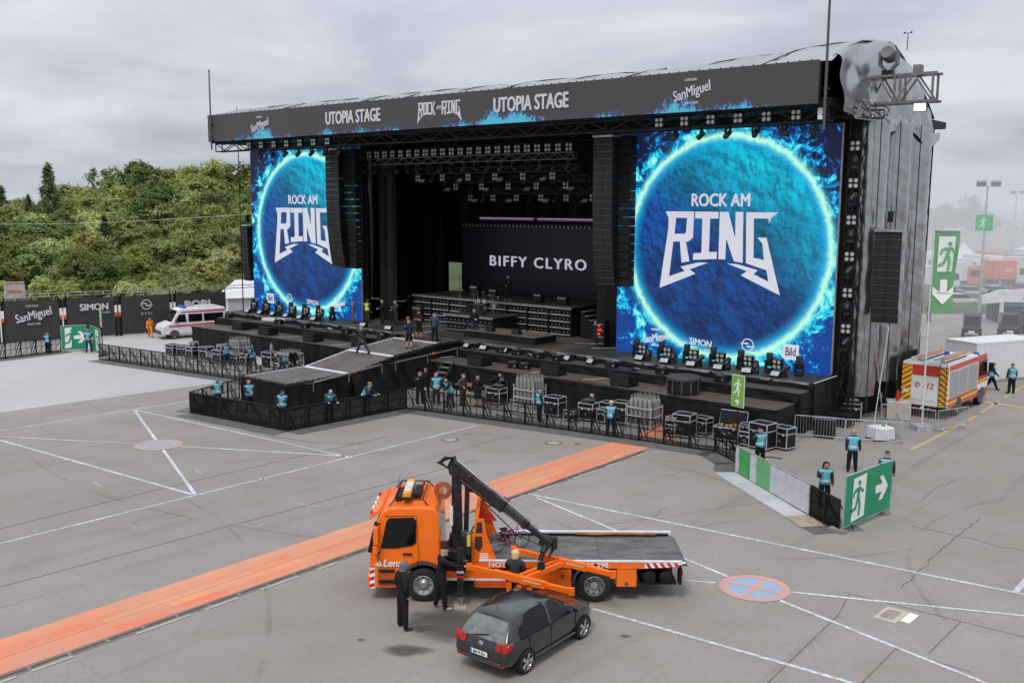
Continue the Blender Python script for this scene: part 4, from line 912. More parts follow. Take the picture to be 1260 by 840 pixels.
MB().lathe([(.32, -.25), (.34, -.24), (.34, .2), (.32, .22), (0, .22)], 18, 'y', (0, 0, .36)).build('bass_drum', pm('drum shell', (.16, .16, .17), .3), dk, smooth=40); MB().lathe([(0, -.255), (.31, -.255)], 18, 'y', (0, 0, .36)).build('bass_head', pm('drum skin', (.5, .49, .46), .5), dk)
for x, y, z, r in ((-.28, .1, .92, .17), (.25, .1, .92, .18), (.75, .5, .62, .24), (-.75, .45, .66, .2)): MB().lathe([(r, -.13), (r, .13), (0, .13)], 14, 'z', (x, y, z)).build('tom_drum', chrome, dk, smooth=40)
for x, y, z, r in ((-.8, .1, 1.35, .28), (.8, .05, 1.4, .3), (-.35, .6, 1.5, .24), (1.1, .5, 1.25, .27)):
    c = MB().lathe([(0, .03), (r * .3, .02), (r, 0), (r, -.005)], 16, 'z', (x, y, z)).build('cymbal', pm('brass', (.5, .36, .14), .3, .9), dk, smooth=True); MB().cyl((x, y, 0), (x, y, z), .015, .015, 5).build('stand', chrome, c)
mb = MB(); drape(mb, (-1.0, -.5), (.7, -.5), 0, .72, 24, 5, .06, .5); mb.build('cloth_cover', black_cloth, dk, smooth=True)
for x, z, h in ((-1.55, 0, 1.5), (1.5, 0, 1.45), (.1, 0, 1.7)):
    ms = sthing('microphone_stand', 'thin microphone stand on the drum riser', 'microphone stand', (-25.7 + x, 1.0, 3.62), 0, 'microphone stands by the drums'); MB().cyl((0, 0, 0), (0, 0, h), .016, .012, 5).build('rod', chrome, ms); MB().lathe([(.14, 0), (.13, .025), (0, .03)], 10).build('foot', black_metal, ms); MB().cyl((0, 0, h), (.0, -.4, h + .1), .01, .012, 5).build('boom', chrome, ms)
# backline amplifiers on the riser and stage
def amp(x, y, z, w, h, label, rz=0):
    a = sthing('guitar_amplifier', label, 'amplifier', (x, y, z), rz); MB().bb((-w / 2, 0, .03), (w / 2, .4, h)).build('cabinet', box_black, a, bevel=.02); MB().bb((-w / 2 + .04, -.012, .07), (w / 2 - .04, -.002, h * .68)).build('grille_cloth', grille, a); MB().bb((-w / 2 + .05, -.012, h * .74), (w / 2 - .05, -.002, h * .92)).build('control_panel', gold_alu, a)
    mb = MB(); [mb.box((sx * w * .4, sy * .15 + .2, .015), (.06, .06, .03)) for sx in (-1, 1) for sy in (-1, 1)]; mb.build('feet', rubber, a)
amp(-23.2, 4.6, 4.43, .7, .55, 'small amplifier with a pale panel on the right riser'); amp(-29.4, 4.8, 4.43, .75, .8, 'dark amplifier near the left end of the tall riser'); amp(-20.9, 4.4, 4.43, .8, .5, 'flat dark amplifier at the right end of the tall riser'); amp(-27.6, 4.9, 4.43, .7, .62, 'dark amplifier behind the drum kit')
amp(-16.2, 2.2, 2.43, .9, 1.5, 'tall dark amplifier rack beside the right main array'); amp(-33.2, 2.6, 2.43, .9, 1.2, 'dark amplifier rack in the left wing'); amp(-34.6, 3.6, 2.43, .8, 1.6, 'tall dark rack deep in the left wing')
for x, z in ((-16.75, 2.43),):
    fe = sthing('red_lit_rack', 'dark equipment rack with red lit indicators beside the right screen', 'rack', (-15.0, .6, 2.43)); MB().bb((-.3, 0, 0), (.3, .5, 1.7)).build('rack', box_black, fe)
    for k in range(3): MB().bb((-.22, -.02, .75 + k * .26), (-.02 + .1 * (k % 2), -.004, .9 + k * .26)).build('indicator', em('red indicator', (.7, .03, .03), .9), fe)
    for k in range(4): MB().bb((-.2, -.02, .2 + k * .4), (.2, -.004, .26 + k * .4)).build('shelf', gold_alu, fe)
# ---- front-fill speakers and effect boxes on the steps
def make_fill():
    t = thing('fill_speaker', '', 'loudspeaker'); MB().prism([(-.45, 0), (.45, 0), (.45, .5), (-.3, .62), (-.45, .62)], -.62, .62, 'yz').build('cabinet', box_black, t, bevel=.015)
    MB().bb((-.58, -.47, .06), (.58, -.452, .54)).build('grille', grille, t); MB().bb((-.62, -.46, .30), (.62, -.448, .325)).build('trim', pm('array trim', (.075, .07, .066)), t); return t
P_FS = make_fill()
for i, (x, y) in enumerate([(-44.75, -4.9), (-40.6, -5.5), (-35.4, -5.5), (-30.95, -4.9), (-19.57, -5.6), (-14.17, -5.3), (-9.22, -5.5)]):
    place(P_FS, x, y, 1.56, random.uniform(-.1, .1), ['black fill speaker nearest the left end of the lower stage step', 'second black fill speaker from the left end of the lower step', 'black fill speaker on the lower step left of the catwalk ramp', 'black fill speaker on the lower step right beside the catwalk', 'black fill speaker on the lower step just right of the access stair', 'black fill speaker on the lower step below the right array', 'black fill speaker on the lower step left of the round case'][i], 'front fill speakers on the lower step')
def make_fx():
    t = thing('effects_box', '', 'effects machine'); MB().bb((-.32, -.22, 0), (.32, .22, .34)).build('body', case_black, t, bevel=.02); MB().bb((-.2, -.26, .34), (.2, .05, .4)).build('nozzle', grey_plastic, t); MB().box((.2, -.23, .16), (.1, .03, .1)).build('plate', gold_alu, t); return t
P_FX = make_fx()
for x, y in [(-48.4, -3.5), (-41.9, -3.5), (-38.5, -3.7), (-33.9, -3.7), (-32.4, -3.7), (-30.5, -3.4), (-29.2, -3.4), (-19.7, -3.4), (-18.3, -3.5), (-16.6, -3.6), (-15.1, -3.7), (-11.3, -3.6), (-8.0, -3.6), (-4.4, -3.6)]:
    place(P_FX, x, y, 2.06, random.uniform(-.3, .3), 'small black effects machine on the middle stage step', 'effects machines on the middle step')
for i, (x, y, z) in enumerate([(-17.4, -5.0, 1.56), (-26.2 + 9.6, -4.9, 1.56)]): place(P_FX, x, y, z, .2, 'small black effects machine on the lower step by a tape line', 'effects machines on the lower step')
rc = sthing('drum_case_stack', 'black round lidded case on the lower stage step below the right screen', 'case', (-5.7, -5.3, 1.56)); MB().lathe([(.85, 0), (.86, .06), (.84, .72), (.86, .74)], 26).build('shell', box_black, rc, smooth=30); MB().lathe([(.9, .74), (.9, .84), (.8, .9), (0, .9)], 26).build('lid', pm('dusty lid', (.05, .048, .047), .6), rc, smooth=30)
mb = MB(); [mb.box((.87 * math.cos(a), .87 * math.sin(a), .38), (.05, .05, .7)) for a in np.linspace(0, 6.28, 12)[:-1]]; mb.build('ribs', grey_plastic, rc)
for i, (x, y) in enumerate(((-42.9, -3.4), (-42.4, -3.0))):
    b_ = sthing('rolled_tarp', ['pale rolled tarpaulin bundle on the left stage steps', 'second pale rolled tarpaulin beside the first on the left steps'][i], 'tarpaulin', (x, y, 2.07), R(20 + 30 * i)); MB().at(ry=PI / 2).lathe([(.05, -.9), (.19, -.85), (.21, -.2), (.18, .2), (.2, .8), (.05, .9)], 10, 'z', (-.2, 0, 0)).build('roll', pm('pale tarp', (.45, .45, .46), .6, var=.25, scale=4, bump=.5, bscale=6), b_, smooth=True)
    MB().at(ry=PI / 2).lathe([(.215, -.03), (.215, .03)], 10, 'z', (-.2, 0, .4)).build('strap', black_metal, b_)
for i, (x, y) in enumerate(((-3.6, -3.4), (-9.9, -3.6), (-24.9, -3.4 + 30), (-17.6, -3.5), (-36.4, -3.4))):
    if y > 5: continue
    cc = sthing('cable_coil', ['cable tangle on the middle step near its right end', 'cable tangle on the middle step under the screen corner', '', 'cable tangle on the middle step at stage centre right', 'cable tangle on the middle step left of the catwalk'][i], 'cable', (x, y, 2.07), 0, 'cable tangles on the step')
    for k in range(4):
        r0 = random.uniform(.15, .32); pts = [(r0 * math.cos(a) + .1 * k, r0 * .7 * math.sin(a), .04 + .03 * k + .03 * math.sin(a * 3)) for a in np.linspace(0, 6, 12)]; MB().tube(pts, .022, 5).build('loop', [cable, gold_alu][k % 2 if k == 3 else 0], cc)
# ================================================================ PIT: CASES, GAS, BARRIERS, SIGNS
ORD = ['first', 'second', 'third', 'fourth', 'fifth', 'sixth', 'seventh', 'eighth', 'ninth', 'tenth', 'eleventh', 'twelfth', 'thirteenth', 'fourteenth', 'fifteenth', 'sixteenth', 'seventeenth', 'eighteenth', 'nineteenth', 'twentieth', 'twenty-first', 'twenty-second', 'twenty-third', 'twenty-fourth', 'twenty-fifth']
case_cache = {}
def flight_case(x, y, w, d, h, label, rz=0, world=False, z=0.0, wheels=True, lid=.3, open_lid=False):
    key = (w, d, h, wheels, lid, open_lid); loc = (x, y, z)
    t = (thing if world else sthing)('flight_case', label, 'flight case', loc, rz, 'flight cases')
    if key in case_cache:
        for ch in case_cache[key].children: dup(ch, parent=t)
        return t
    case_cache[key] = t; b = .12 if wheels else .01
    MB().bb((-w / 2, -d / 2, b), (w / 2, d / 2, b + (h - b) * (1 - lid) - .008)).build('body', case_black, t)
    zt = b + (h - b) * (1 - lid)
    if not open_lid: MB().bb((-w / 2, -d / 2, zt + .008), (w / 2, d / 2, h)).build('lid', case_black, t)
    else:
        MB().box((0, d / 2 + .06, zt + d * .42), (w, .1, d * .84), rx=R(-12)).build('lid', case_black, t); mb = MB()
        for a, c in (((-w / 2, d / 2 + .0, zt), (-w / 2, d / 2 + .17, zt + d * .83)), ((w / 2, d / 2, zt), (w / 2, d / 2 + .17, zt + d * .83)), ((-w / 2, d / 2 + .17, zt + d * .83), (w / 2, d / 2 + .17, zt + d * .83))): mb.bar(a, c, .05)
        mb.build('lid_edge', alu, t); mb = MB()
        for k in range(9): mb.box((random.uniform(-w * .4, w * .4), random.uniform(-d * .35, d * .3), zt + .04), (.16, .12, random.uniform(.06, .14)), rz=random.random() * 3)
        mb.mat(0); mb.build('contents', pm('mixed tools', (.4, .22, .08), .6, var=.6, scale=5), t)
        pts = [(-.25 + .05 * k, -d / 2 - .012, zt * .62 + .08 * math.sin(k * 1.9)) for k in range(11)]; MB().tube(pts, .018, 4).build('white_scrawl', white_paint, t)
    e = .035; mb = MB(); zz = (b, zt, h) if not open_lid else (b, zt)
    for z_ in zz:
        for sy in (-1, 1): mb.box((0, sy * d / 2, z_), (w + e, e, e))
        for sx in (-1, 1): mb.box((sx * w / 2, 0, z_), (e, d - e, e))
    for sx in (-1, 1):
        for sy in (-1, 1): mb.box((sx * w / 2, sy * d / 2, (b + zz[-1]) / 2), (e, e, zz[-1] - b - e))
    mb.build('edge_frame', alu, t)
    for sx in (-.25, .25): MB().box((sx * w, -d / 2 - .012, zt - .03), (.09, .012, .12)).build('latch', alu, t)
    if w > .5: MB().box((0, -d / 2 - .012, (b + zt) / 2 - .02), (.2, .014, .16)).build('handle', grey_plastic, t)
    if wheels:
        wh = MB(); wh.lathe([(.05, -.018), (.055, 0), (.05, .018)], 10, 'y', (0, 0, .055)); wh.box((0, 0, .11), (.07, .06, .02)); wm = wh.mesh('castor', grey_plastic)
        for sx in (-1, 1):
            for sy in (-1, 1): o = link('castor', wm, t); o.location = (sx * (w / 2 - .1), sy * (d / 2 - .1), 0)
    return t
for x, y, w, d, h, rz, lb in [
    (-4.43, -8.48, .55, .5, .62, 0, 'small pinkish-lit flight case at the left of the case row beside the orange lane'),
    (-3.98, -8.09, .9, .8, 1.15, .1, 'tall flight case where the orange lane runs under the stage'),
    (-3.6, -6.95, .8, .6, .85, -.1, 'single flight case against the skirt right of the lane'),
    (-.84, -7.78, .6, .5, .7, .05, 'narrow upright flight case in front of the open tool case'),
    (.02, -7.86, .95, .8, 1.25, -.15, 'largest upright flight case near the right end of the stage'),
    (.77, -7.21, .8, .7, 1.05, -.2, 'upright flight case standing outermost at the right stage corner'),
    (.83, 1.0, 1.0, .7, .95, .3, 'flight case topped with green cables beside the right stage tower'),
    (.5, 4.9, 1.1, .8, .95, .25, 'flight case farther back along the silver side wall'),
    (-11.7, -8.4, .95, .75, 1.05, .05, 'flight case right of the taller gas bundle, behind the blue-vested guard'),
    (-10.23, -8.9, .6, .5, .6, 0, 'low flight case with a white label in the pit middle'),
    (-9.67, -8.16, .85, .65, .95, .1, 'flight case with a dark bag on its lid in the pit'),
    (-8.95, -7.3, .8, .6, .95, 0, 'flight case tight between its neighbours in the pit'),
    (-8.69, -8.2, .5, .5, .75, 0, 'narrow flight case just left of the fair-haired guard'),
    (-7.95, -7.61, .85, .75, 1.15, .1, 'tall flight case touching the right gas bundle'),
    (-16.08, -8.08, .95, .75, .95, .05, 'flight case on which a crew member works, centre pit'),
    (-17.3, -7.9, .75, .55, .6, 0, 'low flight case beside the brown table in the pit'),
    (-43.57, -10.0, .8, .6, .85, 0, 'leftmost flight case behind the left pit barrier'), (-42.2, -9.7, .85, .7, .95, .1, 'second flight case behind the left pit barrier'),
    (-41.2, -9.9, .7, .6, .62, 0, 'low flight case in the left pit next to two tall ones'), (-40.2, -9.9, .95, .7, .95, 0, 'flight case beside a guard in the left pit'),
    (-38.9, -9.5, .8, .6, .7, .1, 'flight case to the right of the left gas bundle'), (-38.0, -9.3, .7, .6, .85, 0, 'flight case between two guards in the left pit'),
    (-36.2, -8.6, 1.0, .75, 1.05, .05, 'large flight case nearest the ramp in the left pit'), (-46.1, -10.0, .9, .7, .8, 0, 'flight case standing by the ambulance side of the left pit'), (-45.2, -9.6, .9, .7, .75, .2, 'flight case close to the left stage end')]:
    flight_case(x, y, w, d, h, lb, rz)
flight_case(-1.9, -7.4, 1.35, .8, .95, 'open flight case full of tools with its lid up', .1, open_lid=True)
for x, y, z, lb, rz in ((-4.43, -8.48, .63, 'small case stacked on the pinkish-lit case', 0), (-.84, -7.78, .71, 'small case stacked on the narrow upright case', .1), (-43.5, -9.9, .86, 'small case stacked on the leftmost pit case', .1), (-40.2, -9.8, .96, 'small case stacked beside the left gas bundle', .1)):
    flight_case(x, y, .5, .42, .36, lb, rz, z=z, wheels=False)
for (x, y, z, lb) in ((-9.67, -8.16, .96, 'dark equipment bag lying on a flight case in the pit'), (.83, 1.0, .96, 'green and black cable pile on the case by the tower'), (.5, 4.9, .96, 'grey folded sheet on the far flight case'), (-16.0, -8.0, .96, 'dark bag on the crew work case')):
    b_ = sthing('equipment_bag', lb, 'bag', (x, y, z), .4); gm = pm('green cable', (.10, .16, .11), .6, var=.5, scale=14) if 'green' in lb else pm('grey sheet', (.3, .3, .31), .7, var=.3) if 'grey' in lb else pm('dark bag', (.05, .05, .052), .7, var=.3)
    mb = MB().ball((0, 0, .1), (.38, .24, .13), 12, 6); mb.v = [(a + random.uniform(-.03, .03), b + random.uniform(-.03, .03), max(0, c + random.uniform(-.02, .06))) for a, b, c in mb.v]; mb.build('bag', gm, b_, smooth=True); MB().tube([(-.2, 0, .2), (-.1, 0, .3), (.1, 0, .3), (.2, 0, .2)], .02, 5).build('handle', black_metal, b_)
wc = sthing('wire_crate', 'black wire crate beside the right end skirt of the stage', 'crate', (-.1 + .9, .2 - .9, 0), .1)
mb = MB()
for i in range(9):
    for s in (-1, 1): mb.bar((-.7 + i * .175, s * .45, .1), (-.7 + i * .175, s * .45, 1.0), .02); 
for z in (.1, .4, .7, 1.0):
    for s in (-1, 1): mb.bar((-.7, s * .45, z), (.7, s * .45, z), .03); mb.bar((s * .7, -.45, z), (s * .7, .45, z), .03)
mb.build('wire_frame', black_metal, wc); MB().bb((-.62, -.4, .1), (.6, .4, .62)).build('load', box_black, wc)
bn_ = sthing('black_bin', 'tall black bin behind the steel barriers right of the stage', 'bin', (1.27, -3.6, 0), .2); MB().box((0, 0, .45), (.95, .7, .86), taper=1.06).build('body', box_black, bn_, bevel=.04); MB().box((0, 0, .92), (1.04, .78, .07)).build('lid', grey_plastic, bn_, bevel=.02)
tb = sthing('pit_table', 'low brown table standing in the pit near the access stair', 'table', (-18.4, -7.6, 0), .05); MB().bb((-1.0, -.4, .72), (1.0, .4, .77)).build('top', pm('brown ply', (.16, .10, .065), .6), tb)
for sx in (-.9, .9):
    for sy in (-.33, .33): MB().bb((sx - .03, sy - .03, 0), (sx + .03, sy + .03, .72)).build('leg', black_metal, tb)
# ---- bundles of gas cylinders
cyl_m = pm('grey gas cylinder', (.22, .22, .215), .5, .1, var=.2, scale=4)
def gas_bundle(x, y, nx, ny, label, h=1.55, rz=0):
    t = sthing('gas_bundle', label, 'gas bottles', (x, y, 0), rz, 'bundles of gas cylinders'); s = .27; w, d = nx * s, ny * s
    me = MB().lathe([(.11, .12), (.115, .14), (.115, h - .25), (.09, h - .14), (.04, h - .08), (.04, h - .02), (.055, h - .02), (.055, h + .06), (0, h + .06)], 12).mesh('cylinder', cyl_m, 40)
    va = MB().box((0, 0, h + .05), (.10, .03, .07)).mesh('valve', pm('brass', (.5, .36, .14)))
    for i in range(nx):
        for j in range(ny):
            o = link('cylinder', me, t); o.location = (-w / 2 + s * (i + .5), -d / 2 + s * (j + .5), random.uniform(-.01, .02)); link('valve', va, o)
    mb = MB()
    for z in (.12, .55, 1.0):
        for sy in (-1, 1): mb.box((0, sy * (d / 2 + .02), z), (w + .08, .04, .06))
        for sx in (-1, 1): mb.box((sx * (w / 2 + .02), 0, z), (.04, d, .06))
    for sx in (-1, 1):
        for sy in (-1, 1): mb.box((sx * (w / 2 + .02), sy * (d / 2 + .02), h * .36), (.05, .05, h * .72))
    mb.build('frame', alu, t); MB().box((0, 0, .06), (w + .06, d + .06, .1)).build('pallet', gold_alu, t); MB().tube([(w / 2, -d / 2, h), (w / 2 + .2, -d / 2 - .1, h * .9), (w / 2 + .22, -d / 2 - .15, .5), (w / 2 + .4, -d / 2 - .4, .03)], .02, 5).build('hose', cable, t)
gas_bundle(-6.75, -7.3, 5, 4, 'bundle of grey gas cylinders beside the orange lane in the pit'); gas_bundle(-14.3, -7.3, 5, 4, 'tall bundle of grey gas cylinders at the pit centre', 1.75)
gas_bundle(-40.3, -8.2, 5, 4, 'bundle of grey gas cylinders in the far left pit', 1.6); gas_bundle(-34.9, -7.9, 5, 4, 'bundle of grey gas cylinders by the left side of the ramp', 1.2)
sg = sthing('gas_cylinder', 'single grey gas cylinder standing alone in the left pit', 'gas bottle', (-37.4, -7.6, 0)); MB().lathe([(.12, 0), (.12, 1.2), (.09, 1.32), (.04, 1.38), (.05, 1.4), (.05, 1.5), (0, 1.5)], 12).build('body', cyl_m, sg, smooth=40); MB().box((0, 0, 1.46), (.12, .04, .05)).build('valve', pm('brass', (.5, .36, .14)), sg)
rk = sthing('cable_rack', 'low metal rack of cables in the left pit by the ramp', 'rack', (-34.4, -9.0, 0), .1); mb = MB()
for z in (.15, .5): mb.box((0, 0, z), (1.6, .6, .04))
for sx in (-.78, .78):
    for sy in (-.28, .28): mb.box((sx, sy, .27), (.04, .04, .54))
mb.build('frame', alu, rk); mb = MB(); [mb.lathe([(.13, -.05), (.22, -.05), (.22, .05), (.13, .05)], 10, 'z', (-.6 + .3 * k, random.uniform(-.08, .08), .6)) for k in range(5)]; mb.build('coils', cable, rk, kind='stuff')

# ---- cables lying about
for k in range(14):
    x, y = (random.uniform(-19, -2), random.uniform(-9.9, -8.9)) if k < 8 else (random.uniform(-45, -32), random.uniform(-11.6, -10.4)) if k < 11 else (random.uniform(-22, -4), random.uniform(-5.9, -4.5)); z = .03 if k < 11 else 1.59
    t = sthing('loose_cable', 'black cable lying ' + ('on the pit floor behind the centre barriers' if k < 8 else 'on the left pit floor' if k < 11 else 'on the lower stage step'), 'cable', (x, y, z), 0, 'loose cables'); pts = [(0, 0, 0)]; a = random.uniform(-.6, .6)
    for i in range(14): a += random.uniform(-.7, .7); pts.append((pts[-1][0] + .3 * math.cos(a), max(-.5, min(.5, pts[-1][1] + .2 * math.sin(a))), 0))
    MB().tube(pts, .022, 5).build('run', cable, t); MB().box(pts[-1], (.14, .07, .07)).build('plug', grey_plastic, t)
# ---- crowd barriers
plate_m = pm('tread plate', (.14, .135, .13), .6, .3, var=.25, scale=2, bump=.4, bscale=50)
def barrier_proto(name, scrim, dense):
    t = thing(name, '', 'barrier'); W_ = 1.2; fr = MB()
    for x in (.02, W_ - .02): fr.box((x, 0, .58), (.05, .05, 1.16))
    fr.box((W_ / 2, 0, 1.15), (W_ - .04, .07, .05)); fr.box((W_ / 2, 0, .06), (W_ - .04, .04, .05)); fr.box((W_ / 2, .012, .62), (W_ - .04, .03, .03)); fr.build('frame', black_metal, t)
    for x in (.1, W_ - .1): MB().bar((x, .04, 1.0), (x, .62, .06), .04).build('brace', black_metal, t)
    if dense: MB().quad((.04, -.02, .08), (W_ - .04, -.02, .08), (W_ - .04, -.02, 1.13), (.04, -.02, 1.13)).build('scrim', scrim, t)
    else:
        fr = MB()
        for x in (.42, .80): fr.bar((x, -.01, .08), (x, -.01, 1.12), .026)
        fr.bar((.05, -.01, .1), (W_ - .05, -.01, 1.1), .02); fr.build('infill_bars', black_metal, t)
        MB().quad((.04, -.025, .08), (W_ - .04, -.025, .08), (W_ - .04, -.025, 1.13), (.04, -.025, 1.13)).build('scrim', scrim, t)
    MB().bb((.0, -.95, .006), (W_, -.06, .022)).build('front_plate', plate_m, t); MB().bb((.02, .06, .006), (W_ - .02, 1.0, .02)).build('rear_plate', plate_m, t); return t
P_DENSE = barrier_proto('crowd_barrier', scrim_black, True); P_OPEN = barrier_proto('crowd_barrier', scrim_mat('light black mesh', (.012, .012, .013), .40), False); P_MESH = barrier_proto('crowd_barrier', scrim_mat('half black mesh', (.03, .027, .024), .52), False)
used = set()
def run(p0, p1, proto, what, group, world=False):
    if not world: p0, p1 = SP(*p0), SP(*p1)
    else: p0, p1 = Vector((*p0, 0)), Vector((*p1, 0))
    d = p1 - p0; n = max(1, round(d.length / 1.2)); a = math.atan2(d.y, d.x)
    for i in range(n):
        p = p0.lerp(p1, i / n); lb = (ORD[min(i, 24)] + ' ' if n > 1 else '') + what
        if proto.name not in used: used.add(proto.name); o = proto
        else: o = dup(proto)
        o.location = (p.x, p.y, 0); o.rotation_euler = (0, 0, a + random.uniform(-.015, .015)); o.scale = (d.length / n / 1.2, 1, 1); o['label'] = lb; o['group'] = group
run((-48.0, -14.75), (-27.9, -12.5), P_MESH, 'mesh barrier panel from the left in the far-left pit run', 'left pit barriers')
run((-28.4, -16.6), (-26.97, -20.76), P_OPEN, 'barrier panel from the ramp on the left side of the front pen', 'front pen barriers')
run((-26.97, -20.76), (-19.44, -20.09), P_DENSE, 'dense mesh barrier panel from the left along the front of the pen', 'front pen barriers')
run((-19.44, -20.09), (-18.97, -12.38), P_DENSE, 'mesh barrier panel from the near corner on the right side of the pen', 'front pen barriers')
run((-18.97, -12.38), (-8.99, -10.81), P_OPEN, 'open barrier panel from the left along the pit centre front', 'centre pit barriers')
run((-8.99, -10.81), (-1.36, -9.85), P_OPEN, 'open barrier panel from the left beside and across the orange lane', 'right pit barriers')
run((-1.36, -9.85), (.38, -11.1), P_OPEN, 'barrier panel on the bend before the white fence', 'bend barriers')
run((9.90, 42.2), (9.55, 40.75), P_DENSE, 'black mesh barrier panel joining the white fence', 'joining barrier', True)
run((-39.2, 66.6), (-33.9, 74.1), P_OPEN, 'open barrier panel from the left below the dark sponsor wall', 'barriers below the sponsor wall', True)
# fence with white and green cloth, then black mesh
def cloth_mat(name, col):
    m = bpy.data.materials.new(name); t = NT(m); x, y, z = t.xyz(); wv = t.noise(2.2, 4, .6); fold = (((x * 2.4).frac() - .5).abs().lt(.03)).max(((z * 2.0).frac() - .5).abs().lt(.03))
    c = t.mix(wv.step(.3, .7), tuple(k * .86 for k in col), col); c = t.mix(fold * .35, c, tuple(k * .62 for k in col)); t.bsdf(c, .75, 0, .2, wv, .3, .03); return m
cl_white, cl_green, cl_lgreen = cloth_mat('white fence cloth', (.56, .56, .59)), cloth_mat('green fence cloth', (.075, .36, .11)), cloth_mat('pale green fence cloth', (.15, .44, .18))
a0, a1 = Vector((9.52, 40.7, 0)), Vector((10.90, 34.9, 0)); fd = a1 - a0; fa = math.atan2(fd.y, fd.x); nn = 5
for i in range(nn):
    p = a0.lerp(a1, i / nn); t = thing('cloth_fence', ['white then green cloth fence panel nearest the stage', 'white cloth fence panel between two green cloths', 'fence panel carrying the pale green cloth', 'white cloth fence panel after the green cloths', 'last white cloth fence panel before the black mesh'][i], 'fence', p, fa, 'white and green cloth fence'); W_ = fd.length / nn
    fr = MB(); [fr.box((x, .02, .58), (.05, .05, 1.16)) for x in (.03, W_ - .03)]; fr.box((W_ / 2, .02, 1.17), (W_ - .02, .06, .05)); fr.box((W_ / 2, .02, .6), (W_ - .1, .03, .03)); fr.build('frame', galv, t)
    for x in (.1, W_ - .1): MB().bar((x, .05, 1.1), (x, .8, .05), .04).build('brace', black_metal, t)
    cuts = {0: [(0, .3, cl_white), (.3, W_, cl_green)], 1: [(0, .12, cl_green), (.12, .68, cl_white), (.68, W_, cl_lgreen)], 2: [(0, .62, cl_lgreen), (.62, W_, cl_white)]}.get(i, [(0, W_, cl_white)])
    for x0, x1, m in cuts:
        vs_ = []; nu = 8
        for z in (.06, .4, .8, 1.15): vs_ += [(x0 + (x1 - x0) * k / nu, -.03 + .012 * math.sin(k * 2.2 + z * 7), z) for k in range(nu + 1)]
        MB().add(vs_, grid(nu, 3)).build('cloth', m, t, smooth=True)
run((10.92, 34.85), (11.36, 33.0), P_DENSE, 'black mesh barrier panel between white fence and large exit sign', 'barriers by the exit sign', True)
mt = thing('floor_mat', 'pale grey floor matting laid along the white fence', 'mat', (0, 0, .012)); MB().add([(8.62, 40.62, 0), (9.98, 34.72, 0), (10.84, 34.9, 0), (9.50, 40.8, 0)], [(0, 1, 2, 3)]).build('mat', pm('pale mat', (.42, .42, .44), .8, var=.12, scale=.6), mt)
pw = thing('plywood_sheet', 'bare plywood sheet lying at the end of the pale mat', 'board', (10.52, 34.2, .012), R(-78)); MB().bb((-.6, -.45, 0), (.62, .45, .02)).build('sheet', pm('plywood', (.34, .27, .20), .7, var=.2, scale=3), pw)
# ---- exit signs
exit_green = pm('exit green', (.012, .26, .125), .5, var=.06, scale=2, bump=.15, bscale=3); pale_green = pm('pale exit green', (.16, .42, .06), .5, var=.06); exit_white = pm('sign white', (.78, .78, .78), .5, var=.04)
def running_man(mb, ox, oz, s, y, fx=1):
    """pictogram of a running figure, about 1 x 1.6 units"""
    P_ = lambda l: [(ox + fx * a * s, oz + b * s) for a, b in l]
    n = 12; flat_poly(mb, [P_([(.60 + .11 * math.cos(2 * PI * i / n), 1.42 + .11 * math.sin(2 * PI * i / n)) for i in range(n)])], y, .006)
    flat_poly(mb, [P_([(.36, 1.22), (.62, 1.24), (.68, 1.12), (.60, .72), (.40, .72), (.46, 1.02)])], y, .006)          # trunk
    flat_poly(mb, [P_([(.36, 1.22), (.14, 1.08), (.10, .86), (.20, .84), (.24, 1.0), (.44, 1.08)])], y - .001, .006)     # rear arm
    flat_poly(mb, [P_([(.64, 1.22), (.80, .98), (.98, .98), (.98, 1.08), (.86, 1.1), (.70, 1.26)])], y - .001, .006)     # front arm
    flat_poly(mb, [P_([(.42, .78), (.30, .44), (.02, .34), (.04, .22), (.40, .32), (.56, .74)])], y - .001, .006)        # rear leg
    flat_poly(mb, [P_([(.50, .78), (.60, .42), (.56, .02), (.70, .0), (.76, .44), (.66, .8)])], y - .002, .006)          # front leg
def arrow(mb, ox, oz, s, y, ang):
    c, q = math.cos(ang), math.sin(ang); pts = [(-.5, -.16), (.02, -.16), (-.22, -.48), (.08, -.48), (.5, 0), (.08, .48), (-.22, .48), (.02, .16), (-.5, .16)]
    flat_poly(mb, [[(ox + s * (a * c - b * q), oz + s * (a * q + b * c)) for a, b in pts]], y, .006)
